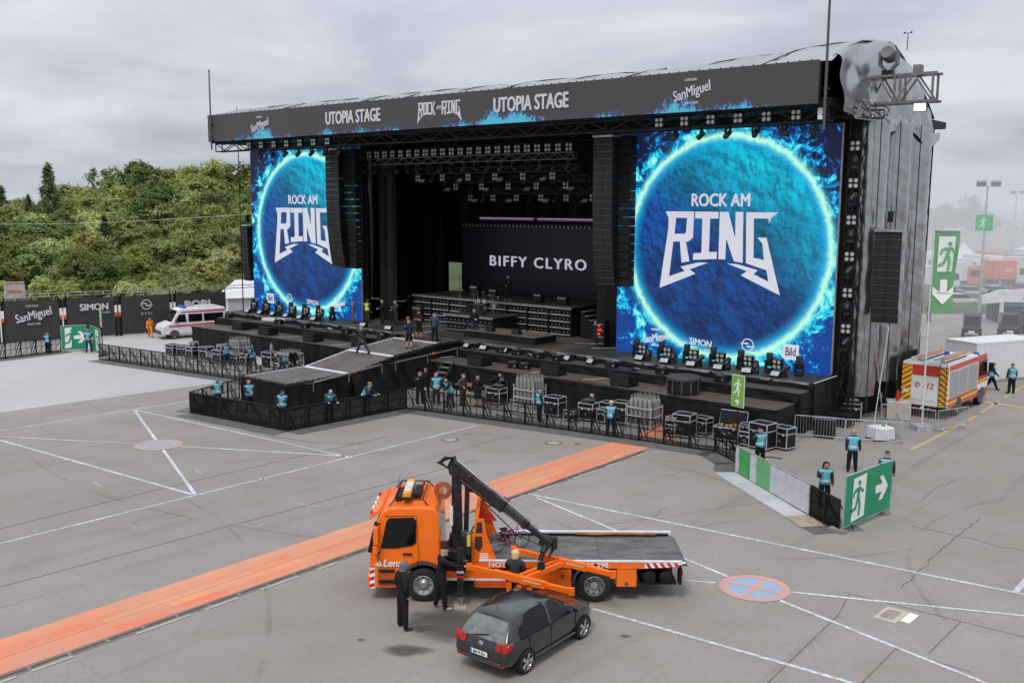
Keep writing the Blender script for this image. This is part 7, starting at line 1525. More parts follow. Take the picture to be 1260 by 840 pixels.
# ------------------------------------------------ the bicycle on the bed
by = thing('bicycle', 'small pink bicycle lying on the truck bed behind the headboard', 'bicycle', (-.05, 27.75, 1.20), .5); pk = pm('pink frame', (.28, .13, .24), .4)
for x in (-.38, .42):
    w_ = MB(); w_.lathe([(.24, -.02), (.26, 0), (.24, .02), (.235, 0), (.24, -.02)], 22, 'y', (x, 0, .26), cap=False); o = w_.build('wheel', rubber, by); sp_ = MB(); [sp_.cyl((x, 0, .26), (x + .24 * math.cos(a), 0, .26 + .24 * math.sin(a)), .004, .004, 3) for a in np.linspace(0, 6.28, 13)[:-1]]; sp_.build('spokes', chrome, o)
MB().tube([(-.38, 0, .26), (-.08, 0, .25), (-.18, 0, .62), (.28, 0, .60), (-.08, 0, .25)], .016, 6).build('frame', pk, by); MB().tube([(.42, 0, .26), (.28, 0, .60), (.25, 0, .75)], .015, 6).build('fork', pk, by); MB().tube([(.25, -.25, .78), (.25, 0, .75), (.25, .25, .78)], .012, 6).build('handlebar', chrome, by); MB().box((-.2, 0, .68), (.22, .12, .06)).build('saddle', black_metal, by, bevel=.02)
cl_ = thing('chain_pile', 'pile of chains and straps at the front of the truck bed', 'straps', (-.3, 28.6, 1.20))
for k in range(9):
    r0 = random.uniform(.08, .2); c = (random.uniform(-.2, .3), random.uniform(-.3, .3)); MB().tube([(c[0] + r0 * math.cos(a), c[1] + r0 * math.sin(a), .03 + .05 * k * .5 + .02 * math.sin(3 * a)) for a in np.linspace(0, 6.1, 10)], .022, 5).build('strap_loop', [cable, gold_alu, orange_dk, cable][k % 4], cl_)
# ================================================================ LEFT SIDE: SPONSOR WALL, AMBULANCE, WOOD
WA = math.atan2(7.51, 10.59); WD = Vector((math.cos(WA), math.sin(WA), 0)); W0 = Vector((-40.35, 77.94, 0))
ban_m = pm('printed dark banner', (.040, .037, .038), .7, var=.12, scale=.8, bump=.25, bscale=2); ban_w = pm('banner white print', (.62, .62, .64), .6, var=.04)
def sponsor(s0, w, label, kind, h=3.3):
    p = W0 + WD * s0; t = thing('sponsor_banner', label, 'banner', p, WA, 'dark sponsor banners on the perimeter wall')
    vs_ = []
    for j in range(9): vs_ += [(w * i / 14, .03 * math.sin(i * 1.1 + j * .4) + .015 * math.sin(j * 2 + i), .12 + (h - .12) * j / 8) for i in range(15)]
    MB().add(vs_, grid(14, 8)).build('sheet', ban_m, t, smooth=True)
    fr = MB(); [fr.cyl((x, .12, 0), (x, .12, h + .35), .05, .05, 6) for x in (0, w / 2, w)]; fr.cyl((0, .12, h + .02), (w, .12, h + .02), .03, .03, 5); fr.build('frame', black_metal, t)
    for x in (0, w): MB().bar((x, .15, 2.2), (x, 1.6, .05), .06).build('rear_brace', galv, t)
    y = -.07
    if kind == 'sanmiguel': sanmiguel(t, w * .52, h * .66, 1.55, ban_w, y)
    elif kind == 'simon': lettering('lettering', 'SIMON', .78, ban_w, t, (w * .52, y, h * .78), sx=.95, bold=.03, depth=.004); lettering('lettering', 'mobile', .26, ban_w, t, (w * .74, y, h * .64), shear=.2, depth=.004)
    elif kind == 'opel': opel(t, w * .5, h * .78, 1.0, ban_w, y)
    elif kind == 'bob': lettering('lettering', 'BOB!', 1.05, ban_w, t, (w * .42, y, h * .70), sx=1.0, bold=.05, depth=.004)
    for x in (-.30, ):
        for k in (0, 1):
            q = MB().bb((x - .16 + k * .30 - .09, -.02, 0), (x - .16 + k * .30 + .09, .16, h + .1)); q.build('post', black_metal, t); MB().bb((x - .16 + k * .30 - .10, -.04, h * .62), (x - .16 + k * .30 + .10, -.022, h * .80)).build('white_sleeve', exit_white, t); MB().bb((x - .16 + k * .30 - .10, -.042, h * .52), (x - .16 + k * .30 + .10, -.023, h * .62)).build('red_sleeve', pm('orange red sleeve', (.62, .10, .03), .6), t)
sponsor(-5.1, 4.4, 'plain left end of the dark sponsor wall cut by the picture edge', 'none'); sponsor(.0, 4.0, 'dark banner with slanted white brewery lettering on the perimeter wall', 'sanmiguel'); sponsor(4.6, 4.1, 'dark banner with bold white capitals left of the round emblem', 'simon'); sponsor(8.9, 4.1, 'dark banner with a round white emblem behind the orange worker', 'opel'); sponsor(13.5, 4.4, 'dark banner with big white letters above the ambulance', 'bob')
tr = thing('wall_top_rail', 'long lattice rail running above the sponsor wall', 'rail', W0, WA); mb = MB(); mb.cyl((-7, .2, 3.62), (24, .2, 3.62), .035, .035, 6); mb.cyl((-7, .2, 3.86), (24, .2, 3.86), .03, .03, 6); mb.build('pipe', gold_alu, tr); me = MB().bar((0, .2, 3.62), (.12, .2, 3.88), .04).mesh('tie', exit_white)
for i in range(22): o = link('tie', me, tr); o.location = (-6.5 + i * 1.4, 0, 0)
ss = thing('small_sign_box', 'white and orange sign box showing above the sponsor wall', 'sign', W0 + WD * 1.2 + Vector((-1.2, 1.6, 0)), WA); MB().bb((-.75, 0, 3.4), (.75, .3, 4.75)).build('box', pm('grey white sign', (.45, .45, .46), .5), ss); MB().bb((-.72, -.02, 4.62), (.72, -.002, 4.75)).build('orange_band', pm('orange band', (.65, .18, .05)), ss); MB().bb((-.55, -.02, 3.9), (.55, -.002, 4.1)).build('orange_band', pm('orange band', (.65, .18, .05)), ss); MB().cyl((0, .15, 0), (0, .15, 3.4), .06, .06, 6).build('post', galv, ss)
tn = thing('white_tent', 'white party tent beyond the left end of the stage', 'tent', (-23.2, 93.5, 0), .4); tm = pm('tent fabric', (.66, .67, .69), .7, var=.06, scale=.6, bump=.3, bscale=1); MB().bb((-4, -2.5, 0), (4, 2.5, 2.6)).build('walls', tm, tn); MB().add([(-4.2, -2.7, 2.62), (4.2, -2.7, 2.62), (4.2, 2.7, 2.62), (-4.2, 2.7, 2.62), (-3, 0, 4.1), (3, 0, 4.1)], [(0, 1, 5, 4), (2, 3, 4, 5), (1, 2, 5), (3, 0, 4)]).build('roof', tm, tn)
cb_ = MB(); pts = [(-58 + 40 * k / 16, 102 - 30 * k / 16, 9.0 + 1.5 * k / 16 - .35 * math.sin(PI * k / 16)) for k in range(17)]; cb_.tube(pts, .014, 5); tag(cb_.build('overhead_cable', pm('pale cable', (.5, .5, .5), .5)), 'thin pale cable strung across in front of the wooded hill', 'cable')
mc = thing('wall_mast', 'thin dark mast standing behind the left end of the stage', 'mast', (-22.6, 82.5, 0)); MB().cyl((0, 0, 0), (0, 0, 19), .05, .03, 6).build('tube', black_metal, mc); MB().box((0, 0, .1), (.5, .5, .2)).build('foot', black_metal, mc)
# ---- ambulance van
va = thing('ambulance_van', 'white ambulance van with red stripes beside the left end of the stage', 'van', (-27.15, 83.0, 0), WA + PI)
prof = [(-2.72, .42), (-2.76, 1.4), (-2.70, 2.30), (-2.55, 2.48), (1.05, 2.50), (1.35, 2.40), (1.95, 1.42), (2.60, 1.18), (2.78, .98), (2.82, .50), (2.70, .38)]
mb = MB(); mb.prism(prof, -.98, .98); mb.v = [(x, y * (1 - .07 * max(0, z - 1.1)), z) for x, y, z in mb.v]; mb.build('body', white_veh, va, bevel=.09)
def vpoly(name, pts, s, mat, off=.992):
    mb = MB(); mb.prism(pts, s * (off - .02), s * off); mb.v = [(x, y * (1 - .07 * max(0, z - 1.1)), z) for x, y, z in mb.v]; return mb.build(name, mat, va)
for s in (-1, 1):
    vpoly('front_side_window', [(.72, 1.38), (1.72, 1.38), (1.32, 2.02), (.80, 2.04)], s, glass_m); vpoly('side_window', [(-.6, 1.38), (.55, 1.38), (.55, 2.02), (-.6, 2.02)], s, glass_m); vpoly('side_window', [(-2.4, 1.38), (-.75, 1.38), (-.75, 2.02), (-2.4, 2.02)], s, glass_m)
    vpoly('red_stripe', [(-2.68, 1.12), (2.2, 1.02), (2.2, 1.12), (-2.68, 1.24)], s, red_plastic, .996); vpoly('red_stripe', [(-2.6, 2.16), (1.15, 2.14), (1.1, 2.24), (-2.6, 2.28)], s, red_plastic, .996)
    for x in (-1.75, 1.75):
        wheel(va, (x, s * .84, .34), .34, .22, 'truck', s); a_ = MB(); a_.prism([(x + .42 * math.cos(t_), .36 + .42 * math.sin(t_)) for t_ in np.linspace(R(-8), R(188), 16)], s * .7, s * .985); a_.build('wheel_arch', grey_plastic, va)
    MB().box((1.62, s * 1.12, 1.5), (.12, .2, .3)).build('mirror', grey_plastic, va); MB().box((2.62, s * .72, .95), (.3, .3, .2)).build('headlight', pm('headlight', (.35, .36, .38)), va, bevel=.05)
MB().add([(1.40, -.82, 2.33), (1.40, .82, 2.33), (1.975, .9, 1.44), (1.975, -.9, 1.44)], [(0, 1, 2, 3)]).build('windscreen', glass_m, va); MB().bb((2.74, -.9, .42), (2.88, .9, .72)).build('bumper', grey_plastic, va, bevel=.04); MB().box((.75, 0, 2.60), (.3, 1.5, .16)).build('light_bar', pm('blue lamp', (.03, .10, .45), .2), va, bevel=.04); MB().box((-1.2, 0, 2.56), (1.6, 1.0, .12)).build('roof_vent', white_veh, va, bevel=.03)

# ---- the wood
def leaf_mat(name, a, b, c_):
    m = bpy.data.materials.new(name); t = NT(m); oi = t.n('ShaderNodeObjectInfo'); rnd = X(t.t, oi.outputs['Random']); nz = t.noise(.55, 3, .6); fine = t.noise(5, 2, .7)
    c = t.mix(nz.step(.3, .7), a, b); c = t.mix((rnd * .9).clamp(), c, c_); c = t.mix(((rnd * 7.3).frac() - .45).clamp() * 1.2, c, tuple(k * .42 for k in a)); c = t.mix(fine.step(.35, .75) * .4, c, tuple(k * 1.6 for k in b)); hs = t.n('ShaderNodeHueSaturation'); t.l(c, hs.inputs['Color']); t.l((rnd * 13.7).frac() * .75 + .85, hs.inputs['Value']); t.l((rnd * 5.1).frac() * .03 + .485, hs.inputs['Hue']); c = hs.outputs[0]
    d = t.n('ShaderNodeBsdfDiffuse'); tr_ = t.n('ShaderNodeBsdfTranslucent'); mx = t.n('ShaderNodeMixShader'); mx.inputs[0].default_value = .32; t.l(c, d.inputs[0]); t.l(c, tr_.inputs[0]); t.l(d.outputs[0], mx.inputs[1]); t.l(tr_.outputs[0], mx.inputs[2]); t.l(mx.outputs[0], t.out.inputs[0]); return m
leaf1 = leaf_mat('broad leaves', (.13, .165, .045), (.24, .275, .085), (.30, .30, .13)); leaf2 = leaf_mat('dark broad leaves', (.085, .125, .045), (.165, .205, .075), (.22, .245, .10)); leaf3 = leaf_mat('pale shrub leaves', (.20, .245, .08), (.33, .36, .14), (.33, .34, .17)); needle = leaf_mat('spruce needles', (.06, .09, .04), (.10, .13, .06), (.11, .14, .075))
bark = pm('bark', (.10, .08, .06), .9, var=.3)
def crown_mesh(name, kind, n_cl, n_lf, seed, mat, size=.34):
    """leaf clumps scattered through lobes of a crown of unit height 1 (base 0.12) and width about .8"""
    r = np.random.default_rng(seed); C_, Q = [], []
    if kind == 'cone':
        for i in range(n_cl):
            z = r.uniform(.06, 1) ** 1.0; rad = (1 - z) * .36 * r.uniform(.25, 1.05) * (1 + .25 * math.sin(z * 60)); a = r.uniform(0, 6.28); C_.append((rad * math.cos(a), rad * math.sin(a), z))
    else:
        lobes = []
        for i in range(9 if kind == 'round' else 6):
            a = r.uniform(0, 6.28); d = r.uniform(.05, .26); lobes.append((d * math.cos(a), d * math.sin(a), r.uniform(.22, .80) if kind == 'round' else r.uniform(.2, .55), r.uniform(.17, .26)))
        lobes.append((0, 0, .80 if kind == 'round' else .6, .2)); lobes.append((0, 0, .5, .24))
        for i in range(n_cl):
            lx, ly, lz, lr = lobes[r.integers(len(lobes))]; v = r.normal(size=3); v /= np.linalg.norm(v); v[2] = abs(v[2]) * (1 if r.random() < .72 else -1); k = lr * r.uniform(.72, 1.06); C_.append((lx + v[0] * k, ly + v[1] * k, lz + v[2] * k * .9))
    V, F = [], []; n = 0; C_ = np.array(C_)
    cc = np.array([0, 0, .5])
    for c in C_:
        for _ in range(n_lf):
            p = c + r.normal(size=3) * (.030 if kind != 'cone' else .022); nr = (c - cc) / .38 + r.normal(size=3) * .55 + np.array([0, 0, .25]); nr /= np.linalg.norm(nr); u = np.cross(nr, r.normal(size=3)); u /= np.linalg.norm(u); w = np.cross(nr, u); s = size * .1 * r.uniform(.55, 1.2)
            if kind == 'cone': u = u * .6 + np.array([c[0], c[1], -.12]) * 2; 
            V += [p - u * s, p + w * s * .55, p + u * s, p - w * s * .55]; F.append((n, n + 1, n + 2, n + 3)); n += 4
    me = bpy.data.meshes.new(name); me.from_pydata([tuple(v) for v in V], [], F); me.materials.append(mat); return me
def trunk_mesh(seed, cone=False):
    r = np.random.default_rng(seed); mb = MB(); pts = [Vector((0, 0, -.03)), Vector((.01, .0, .2)), Vector((-.01, .015, .45)), Vector((.0, .0, .85 if cone else .7))]
    for k, (a, b) in enumerate(zip(pts[:-1], pts[1:])): mb.cyl(a, b, .022 - .006 * k, .016 - .005 * k, 7)
    if not cone:
        for k in range(5): a = r.uniform(0, 6.28); z = r.uniform(.28, .55); mb.cyl((0, 0, z), (math.cos(a) * .22, math.sin(a) * .22, z + r.uniform(.12, .3)), .009, .003, 5)
    return mb.mesh('trunk', bark)
kinds = [('round', 250, 24, leaf1, .30), ('round', 230, 24, leaf2, .30), ('round', 260, 23, leaf1, .29), ('round', 230, 25, leaf2, .31), ('round', 240, 24, leaf3, .29), ('cone', 330, 12, needle, .26), ('cone', 300, 12, needle, .27), ('shrub', 120, 16, leaf3, .40), ('shrub', 120, 16, leaf1, .40)]
CRN = [crown_mesh('crown', k[0], k[1], k[2], 11 + i, k[3], k[4]) for i, k in enumerate(kinds)]; TRK = [trunk_mesh(i, kinds[i][0] == 'cone') for i in range(len(kinds))]
def tree(i, x, y, z, h, w, label, group, name='broadleaf_tree'):
    t = thing(name, label, 'tree' if name != 'shrub' else 'shrub', (x, y, z), random.uniform(0, 6.28), group); t.scale = (w, w, h)
    link('crown', CRN[i], t); link('trunk', TRK[i], t); return t
rows = [(103.5, 346, 346), (108, 338, 340), (116, 326, 330), (126, 308, 314), (138, 292, 296), (151, 276, 276), (165, 266, 256), (180, 257, 236), (196, 250, 219), (212, 246, 207)]
def col_lerp(px): return max(0, min(1, (px - 70) / 110))
rank = ['front fringe', 'second row', 'third row', 'fourth row', 'fifth row', 'sixth row', 'seventh row', 'eighth row', 'upper slope', 'skyline']
for k, (yy, ya, yb) in enumerate(rows):
    x = -.545 * yy; i = 0; sp = (3.2, 3.4, 3.8, 4.2, 4.6, 5.0, 5.2, 5.4, 5.6, 5.2)[k]; xe = -.205 * yy
    names = []
    while x < xe:
        px = 630 + x / yy * 1213; yt = ya + (yb - ya) * col_lerp(px) + random.uniform(-9, 9) * (.5 if k < 2 else 1); zt = 11.2 - (yt - 254) / 1213 * yy; base = max(.05, hill_z(x, yy)) - .1; h = max(2.5, zt - base); w = h * random.uniform(.95, 1.3) + 1
        if k < 2: ty = random.choice([7, 8, 7]); w = h * random.uniform(1.1, 1.5)
        else: ty = random.choices([0, 1, 2, 3, 4, 5, 6], [4, 2, 4, 2, 2, .25, .15])[0]
        if h > 12: w = min(w, 11)
        if ty in (5, 6): h *= 1.05; w = h * random.uniform(.9, 1.1)
        kn = {0: 'olive green broadleaf tree', 1: 'dark green broadleaf tree', 2: 'rounded olive broadleaf tree', 3: 'dense dark broadleaf tree', 4: 'pale green broadleaf tree', 5: 'dark spruce', 6: 'slim dark spruce', 7: 'pale green shrub', 8: 'olive green shrub'}[ty]
        i += 1; lb = '%s, %s from the left in the %s of the wood' % (kn, ORD[min(i - 1, 24)], rank[k])
        tree(ty, x + random.uniform(-1, 1), yy + random.uniform(-2.5, 2.5), base, h, w, lb, 'trees of the wooded hill', 'shrub' if ty > 6 else ('spruce_tree' if ty in (5, 6) else 'broadleaf_tree')); x += sp * random.uniform(.75, 1.2)
for (px, ytop, yy, ty, w) in ((66, 211, 190, 5, 1.0), (8, 236, 190, 6, .9), (40, 246, 195, 6, .8)):
    x = (px - 630) / 1213 * yy; base = max(.05, hill_z(x, yy)); h = 11.2 - (ytop - 254) / 1213 * yy - base; tree(ty, x, yy, base, h, h * w, ['tall pointed conifer standing above the wood at left', 'dark pointed conifer at the left picture edge', 'small pointed conifer on the left skyline'][(66, 8, 40).index(px)], 'conifers on the skyline', 'conifer_tree')
ds = thing('dead_tree', 'bare pale dead tree standing among the wood', 'tree', (-64.5, 176, 4)); MB().cyl((0, 0, 0), (.2, 0, 9), .22, .08, 7).build('trunk', pm('dead wood', (.34, .27, .22), .8), ds); mb = MB(); [mb.cyl((.1, 0, 5 + k), (1.2 * (-1) ** k, .3, 6.4 + k), .06, .02, 5) for k in range(4)]; mb.build('branches', pm('dead wood', (.34, .27, .22)), ds)
# ================================================================ RIGHT SIDE: FIRE ENGINE AND HAZY BACKGROUND
fe = thing('fire_engine', 'red and white fire engine with striped yellow and red tail', 'fire engine', (24.36, 54.5, 0), R(48.6))
yel = pm('fluorescent yellow', (.72, .58, .03), .4, var=.04); shut = pm('roller shutter', (.55, .56, .57), .35, .5, var=.06, scale=2); blue_lamp = pm('blue lamp', (.03, .10, .45), .2)
MB().bb((-3.5, -1.22, .62), (1.55, 1.22, 2.95)).build('body', white_veh, fe, bevel=.05)
prof = [(1.60, .55), (1.60, 2.70), (1.75, 2.80), (3.0, 2.80), (3.25, 2.62), (3.48, 1.55), (3.55, .95), (3.5, .45), (2.95, .45)] + [(2.35 + .58 * math.cos(a), .5 + .58 * math.sin(a)) for a in np.linspace(R(5), R(175), 9)]
MB().prism(prof, -1.2, 1.2).build('cab', red_veh, fe, bevel=.06)
for s in (-1, 1):
    MB().bb((-3.45, s * 1.222, .62), (1.5, s * 1.235, 1.15)).build('lower_panel', red_veh, fe); MB().bb((-3.45, s * 1.222, 2.66), (3.0, s * 1.236, 2.94)).build('red_band', red_veh, fe)
    for x0, x1 in ((-3.3, -1.95), (-1.8, -.4), (-.25, 1.3)):
        sh = MB().bb((x0, s * 1.223, 1.22), (x1, s * 1.24, 2.58)).build('roller_shutter', shut, fe)
        for k in range(12): MB().bb((x0, s * 1.241, 1.28 + k * .108), (x1, s * 1.246, 1.30 + k * .108)).build('shutter_slat', pm('shutter joint', (.36, .37, .38), .4, .4), sh)
    for x0, x1 in ((1.75, 2.35), (2.45, 3.12)): MB().prism([(x0, 1.7), (x1 + (.12 if x1 > 3 else 0), 1.7), (x1, 2.55), (x0, 2.55)], s * 1.19, s * 1.212).build('cab_window', glass_m, fe)
    MB().bb((1.62, s * 1.19, .95), (3.4, s * 1.215, 1.30)).build('white_stripe', exit_white, fe); MB().bb((1.62, s * 1.19, 1.38), (3.4, s * 1.213, 1.50)).build('yellow_stripe', yel, fe); MB().bb((-3.45, s * 1.236, .85), (1.5, s * 1.240, .98)).build('yellow_stripe', yel, fe)
    for x in (-1.7, 2.35): wheel(fe, (x, s * 1.05, .48), .48, .30, 'truck', s); MB().prism([(x + .55 * math.cos(t_), .5 + .55 * math.sin(t_)) for t_ in np.linspace(R(-8), R(188), 16)], s * .8, s * 1.246).build('wheel_arch', grey_plastic, fe)
    MB().box((3.3, s * 1.4, 2.1), (.15, .25, .5)).build('mirror', black_metal, fe)
MB().add([(3.27, -1.1, 2.58), (3.27, 1.1, 2.58), (3.50, 1.12, 1.58), (3.50, -1.12, 1.58)], [(0, 1, 2, 3)]).build('windscreen', glass_m, fe)
# tail
MB().bb((-3.52, -.68, .98), (-3.505, .62, 2.25)).build('tail_shutter', exit_white, fe); MB().bb((-3.525, -.74, 2.30), (-3.506, .68, 2.85)).build('tail_header', red_veh, fe); MB().bb((-3.56, -1.2, .45), (-3.42, 1.2, .68)).build('rear_bumper', black_metal, fe)
for y0, y1, dr_ in ((.70, 1.20, 1), (-1.20, -.76, -1)):
    MB().bb((-3.53, y0, .70), (-3.506, y1, 2.85)).build('chevron_panel', yel, fe)
    for k in range(8):
        a = .72 + k * .29; z = [a, a + .13]; sl_ = .34 * dr_
        pts = [(-3.535, y1, min(2.85, max(.7, z[0] + (sl_ if dr_ < 0 else 0) + (0 if dr_ > 0 else 0)))), (-3.535, y0, min(2.85, max(.7, z[0] + (sl_ if dr_ > 0 else 0) - 0))), (-3.535, y0, min(2.85, z[1] + (sl_ if dr_ > 0 else 0))), (-3.535, y1, min(2.85, z[1] + (sl_ if dr_ < 0 else 0)))]
        if dr_ < 0: pts = [(-3.535, y0, min(2.85, z[0])), (-3.535, y1, min(2.85, z[0] + .30)), (-3.535, y1, min(2.85, z[1] + .30)), (-3.535, y0, min(2.85, z[1]))]
        MB().add(pts, [(0, 1, 2, 3)]).build('red_chevron', red_veh, fe)
lettering('lettering', '112', .42, red_veh, fe, (-3.53, -.15, 1.75), rz=-PI / 2, bold=.02, shear=.2, depth=.003); mb = MB(); mb.lathe([(.10, -3.530), (.14, -3.532), (.14, -3.534), (.10, -3.534)], 16, 'x', (0, .38, 1.78), cap=False); mb.bar((-3.54, .44, 1.68), (-3.54, .34, 1.88), .04); mb.build('phone_mark', red_veh, fe)
mb = MB(); [mb.cyl((-3.62, y, .7), (-3.62, y, 3.05), .022, .022, 5) for y in (-.78, -1.12)]; [mb.cyl((-3.62, -.78, .85 + k * .28), (-3.62, -1.12, .85 + k * .28), .016, .016, 5) for k in range(8)]; mb.build('ladder', grey_plastic, fe); MB().bb((-3.54, .80, 1.30), (-3.536, 1.1, 1.48)).build('number_plate', exit_white, fe)
for k in range(3): MB().bb((-3.60, -.4 + k * .35, .48), (-3.57, -.22 + k * .35, .60)).build('tail_lamp', red_plastic if k != 1 else exit_white, fe)
MB().bb((-3.45, -1.15, 2.96), (1.5, 1.15, 3.0)).build('roof_deck', white_veh, fe)
for y, lm in ((.55, red_veh), (-.65, red_veh)):
    mb = MB(); [mb.bb((-3.4, y + q - .03, 3.1), (.9, y + q + .03, 3.2)) for q in (-.26, .26)]; [mb.bb((-3.3 + k * .32, y - .24, 3.13), (-3.26 + k * .32, y + .24, 3.17)) for k in range(13)]; mb.build('roof_ladder', alu, fe); MB().bb((-3.3, y - .22, 3.22), (.6, y - .06, 3.26)).build('orange_strip', pm('orange strip', (.75, .16, .03), .4), fe); MB().bb((-2.6, y - .2, 3.0), (.4, y + .2, 3.1)).build('ladder_support', grey_plastic, fe)
for x, y in ((1.9, .95), (1.9, -.95), (-.2, 0)): MB().at((x, y, 2.8 if x > 1 else 3.0)).lathe([(.14, 0), (.15, .1), (.13, .26), (0, .30)], 12).build('blue_lamp', blue_lamp, fe, smooth=40)
# ---- flag with the exit figure
fg = thing('exit_flag', 'tall pale green exit flag with a white figure and down arrow on a thin pole', 'flag', (20.85, 49.1, 0), R(6)); MB().cyl((0, 0, 0), (0, 0, 10.25), .05, .03, 8).build('pole', pm('white pole', (.6, .6, .62), .4), fg); MB().cyl((0, 0, 10.0), (1.3, 0, 10.0), .02, .02, 6).build('arm', black_metal, fg); MB().box((0, 0, .12), (.9, .9, .24)).build('foot', galv, fg)
fm = bpy.data.materials.new('thin green flag cloth'); t = NT(fm); d = t.n('ShaderNodeBsdfDiffuse'); tl = t.n('ShaderNodeBsdfTranslucent'); mx = t.n('ShaderNodeMixShader'); mx.inputs[0].default_value = .5; nz = t.noise(1.5, 4); c = t.mix(nz.step(.3, .7), (.24, .54, .27), (.30, .60, .33)); t.l(c, d.inputs[0]); t.l(c, tl.inputs[0]); t.l(d.outputs[0], mx.inputs[1]); t.l(tl.outputs[0], mx.inputs[2]); t.l(mx.outputs[0], t.out.inputs[0])
def fy(x, z): return .09 * math.sin(z * 1.6 + x * 1.5) * x
def fxx(x, z): return x * (1 - .10 * max(0, (8.2 - z) / 2)) 
vs_ = []
for j in range(25): vs_ += [(.06 + fxx(1.26 * i / 10, 5.95 + 4.05 * j / 24), fy(1.26 * i / 10, 5.95 + 4.05 * j / 24), 5.95 + 4.05 * j / 24) for i in range(11)]
MB().add(vs_, grid(10, 24)).build('cloth', fm, fg, smooth=True)
def on_flag(mb, dy): mb.v = [(.06 + fxx(x, z), fy(x, z) + dy + (y + .02), z) for x, y, z in mb.v]; return mb
mb = MB()
for j in range(8): mb.quad((.22, -.02, 8.0 + j * .22), (1.04, -.02, 8.0 + j * .22), (1.04, -.02, 8.0 + (j + 1) * .22), (.22, -.02, 8.0 + (j + 1) * .22))
on_flag(mb, -.03).build('white_field', exit_white, fg); mb = MB(); running_man(mb, .2, 8.05, .95, -.02); on_flag(mb, -.07).build('running_figure', pm('flag green', (.16, .46, .19), .6), fg); mb = MB(); arrow(mb, .62, 7.0, 1.25, -.02, -PI / 2); on_flag(mb, -.05).build('arrow', exit_white, fg)
# ---- white container, vehicles, booth
ct = thing('white_container', 'white shipping container behind the fire engine', 'container', (31.9, 64.6, 0), R(24)); MB().bb((-3.03, -1.22, .12), (3.03, 1.22, 2.55)).build('shell', white_veh, ct); MB().bb((-3.05, -1.24, 2.53), (3.05, 1.24, 2.62)).build('roof', white_veh, ct); me = MB().bb((0, -.03, .2), (.12, .0, 2.5)).mesh('corrugation', white_veh)
for k in range(22): o = link('corrugation', me, ct); o.location = (-2.9 + k * .27, -1.22, 0)
MB().bb((-3.06, -1.25, .02), (3.06, 1.25, .14)).build('base_rail', pm('container rail', (.3, .3, .31), .6), ct)
bx = thing('dark_bin', 'dark low skip beside the right-hand guard at the picture edge', 'bin', (33.6, 60.6, 0), R(20)); MB().box((0, 0, .55), (2.2, 1.2, 1.0), taper=1.12).build('body', pm('dark skip', (.06, .06, .065), .6), bx); MB().box((0, 0, 1.08), (2.5, 1.4, .06)).build('rim', pm('grey skip rim', (.25, .25, .26), .6), bx)
st_ = thing('metal_stairs', 'galvanised stair with handrails by the container', 'stairs', (27.6, 66.0, 0), R(30)); 
for k in range(7): MB().bb((-.6, k * .28, .1 + k * .2), (.6, k * .28 + .26, .14 + k * .2)).build('tread', galv, st_)
for sx in (-.6, .6): MB().tube([(sx, 0, .1), (sx, 0, 1.1), (sx, 1.9, 2.4), (sx, 3.2, 2.4), (sx, 3.2, 0)], .03, 6).build('handrail', galv, st_); MB().tube([(sx, 0, .6), (sx, 1.9, 1.9), (sx, 3.2, 1.9)], .025, 6).build('handrail', galv, st_)
MB().bb((-.7, 1.95, 1.4), (.7, 3.2, 1.48)).build('landing', galv, st_)
def utv(x, y, rz, label):
    u = thing('utility_buggy', label, 'buggy', (x, y, 0), rz, 'dark utility buggies'); dk_ = pm('buggy black', (.035, .036, .04), .5)
    MB().prism([(-1.4, .5), (1.3, .5), (1.5, .9), (.7, 1.1), (.4, 1.0), (-1.4, 1.05)], -.7, .7).build('body', dk_, u, bevel=.05); mb = MB()
    for s in (-.68, .68): mb.tube([(.75, s, 1.05), (.35, s, 1.95), (-.75, s, 1.95), (-.85, s, 1.0)], .035, 6)
    mb.build('roll_cage', dk_, u); MB().bb((-.8, -.72, 1.95), (.45, .72, 2.02)).build('roof', dk_, u); MB().box((-.3, 0, 1.15), (.5, 1.2, .5)).build('seat', dk_, u); MB().box((1.49, 0, .62), (.03, .5, .15)).build('number_plate', exit_white, u); MB().add([(.74, -.62, 1.1), (.74, .62, 1.1), (.38, .62, 1.9), (.38, -.62, 1.9)], [(0, 1, 2, 3)]).build('windscreen', glass_m, u)
    for s in (-1, 1):
        for xx in (-.95, .95): wheel(u, (xx, s * .68, .34), .34, .26, 'truck', s)
        MB().box((1.42, s * .5, .85), (.06, .2, .12)).build('headlight', pm('amber glow', (.6, .35, .1), .4), u)
utv(40.0, 85.2, R(-115), 'dark utility buggy in the haze left of the booth'); utv(43.4, 85.6, R(-112), 'dark utility buggy in the haze in front of the booth opening'); utv(46.8, 88.5, R(-112), 'dark utility buggy farther right beside the booth')
bo = thing('sponsor_booth', 'white booth with a blue lettered fascia and dark opening in the haze', 'booth', (51.6, 94.2, 0), R(-10)); bw = pm('booth white', (.66, .67, .69), .6); MB().bb((-4.3, .2, 0), (9, 5, 2.9)).build('hall', pm('booth interior', (.05, .055, .06), .8), bo); MB().prism([(-6.2, 1.9), (-4.2, 2.15), (9, 2.3), (9, 3.5), (-4.6, 3.35), (-6.2, 2.7)], -.2, .15).build('fascia', bw, bo); MB().bb((-4.5, -.15, 0), (-4.2, .2, 2.1)).build('side_post', bw, bo); MB().bb((-4.1, -.02, 1.75), (9, .1, 2.2)).build('blue_band', pm('booth blue', (.12, .22, .32), .6), bo)
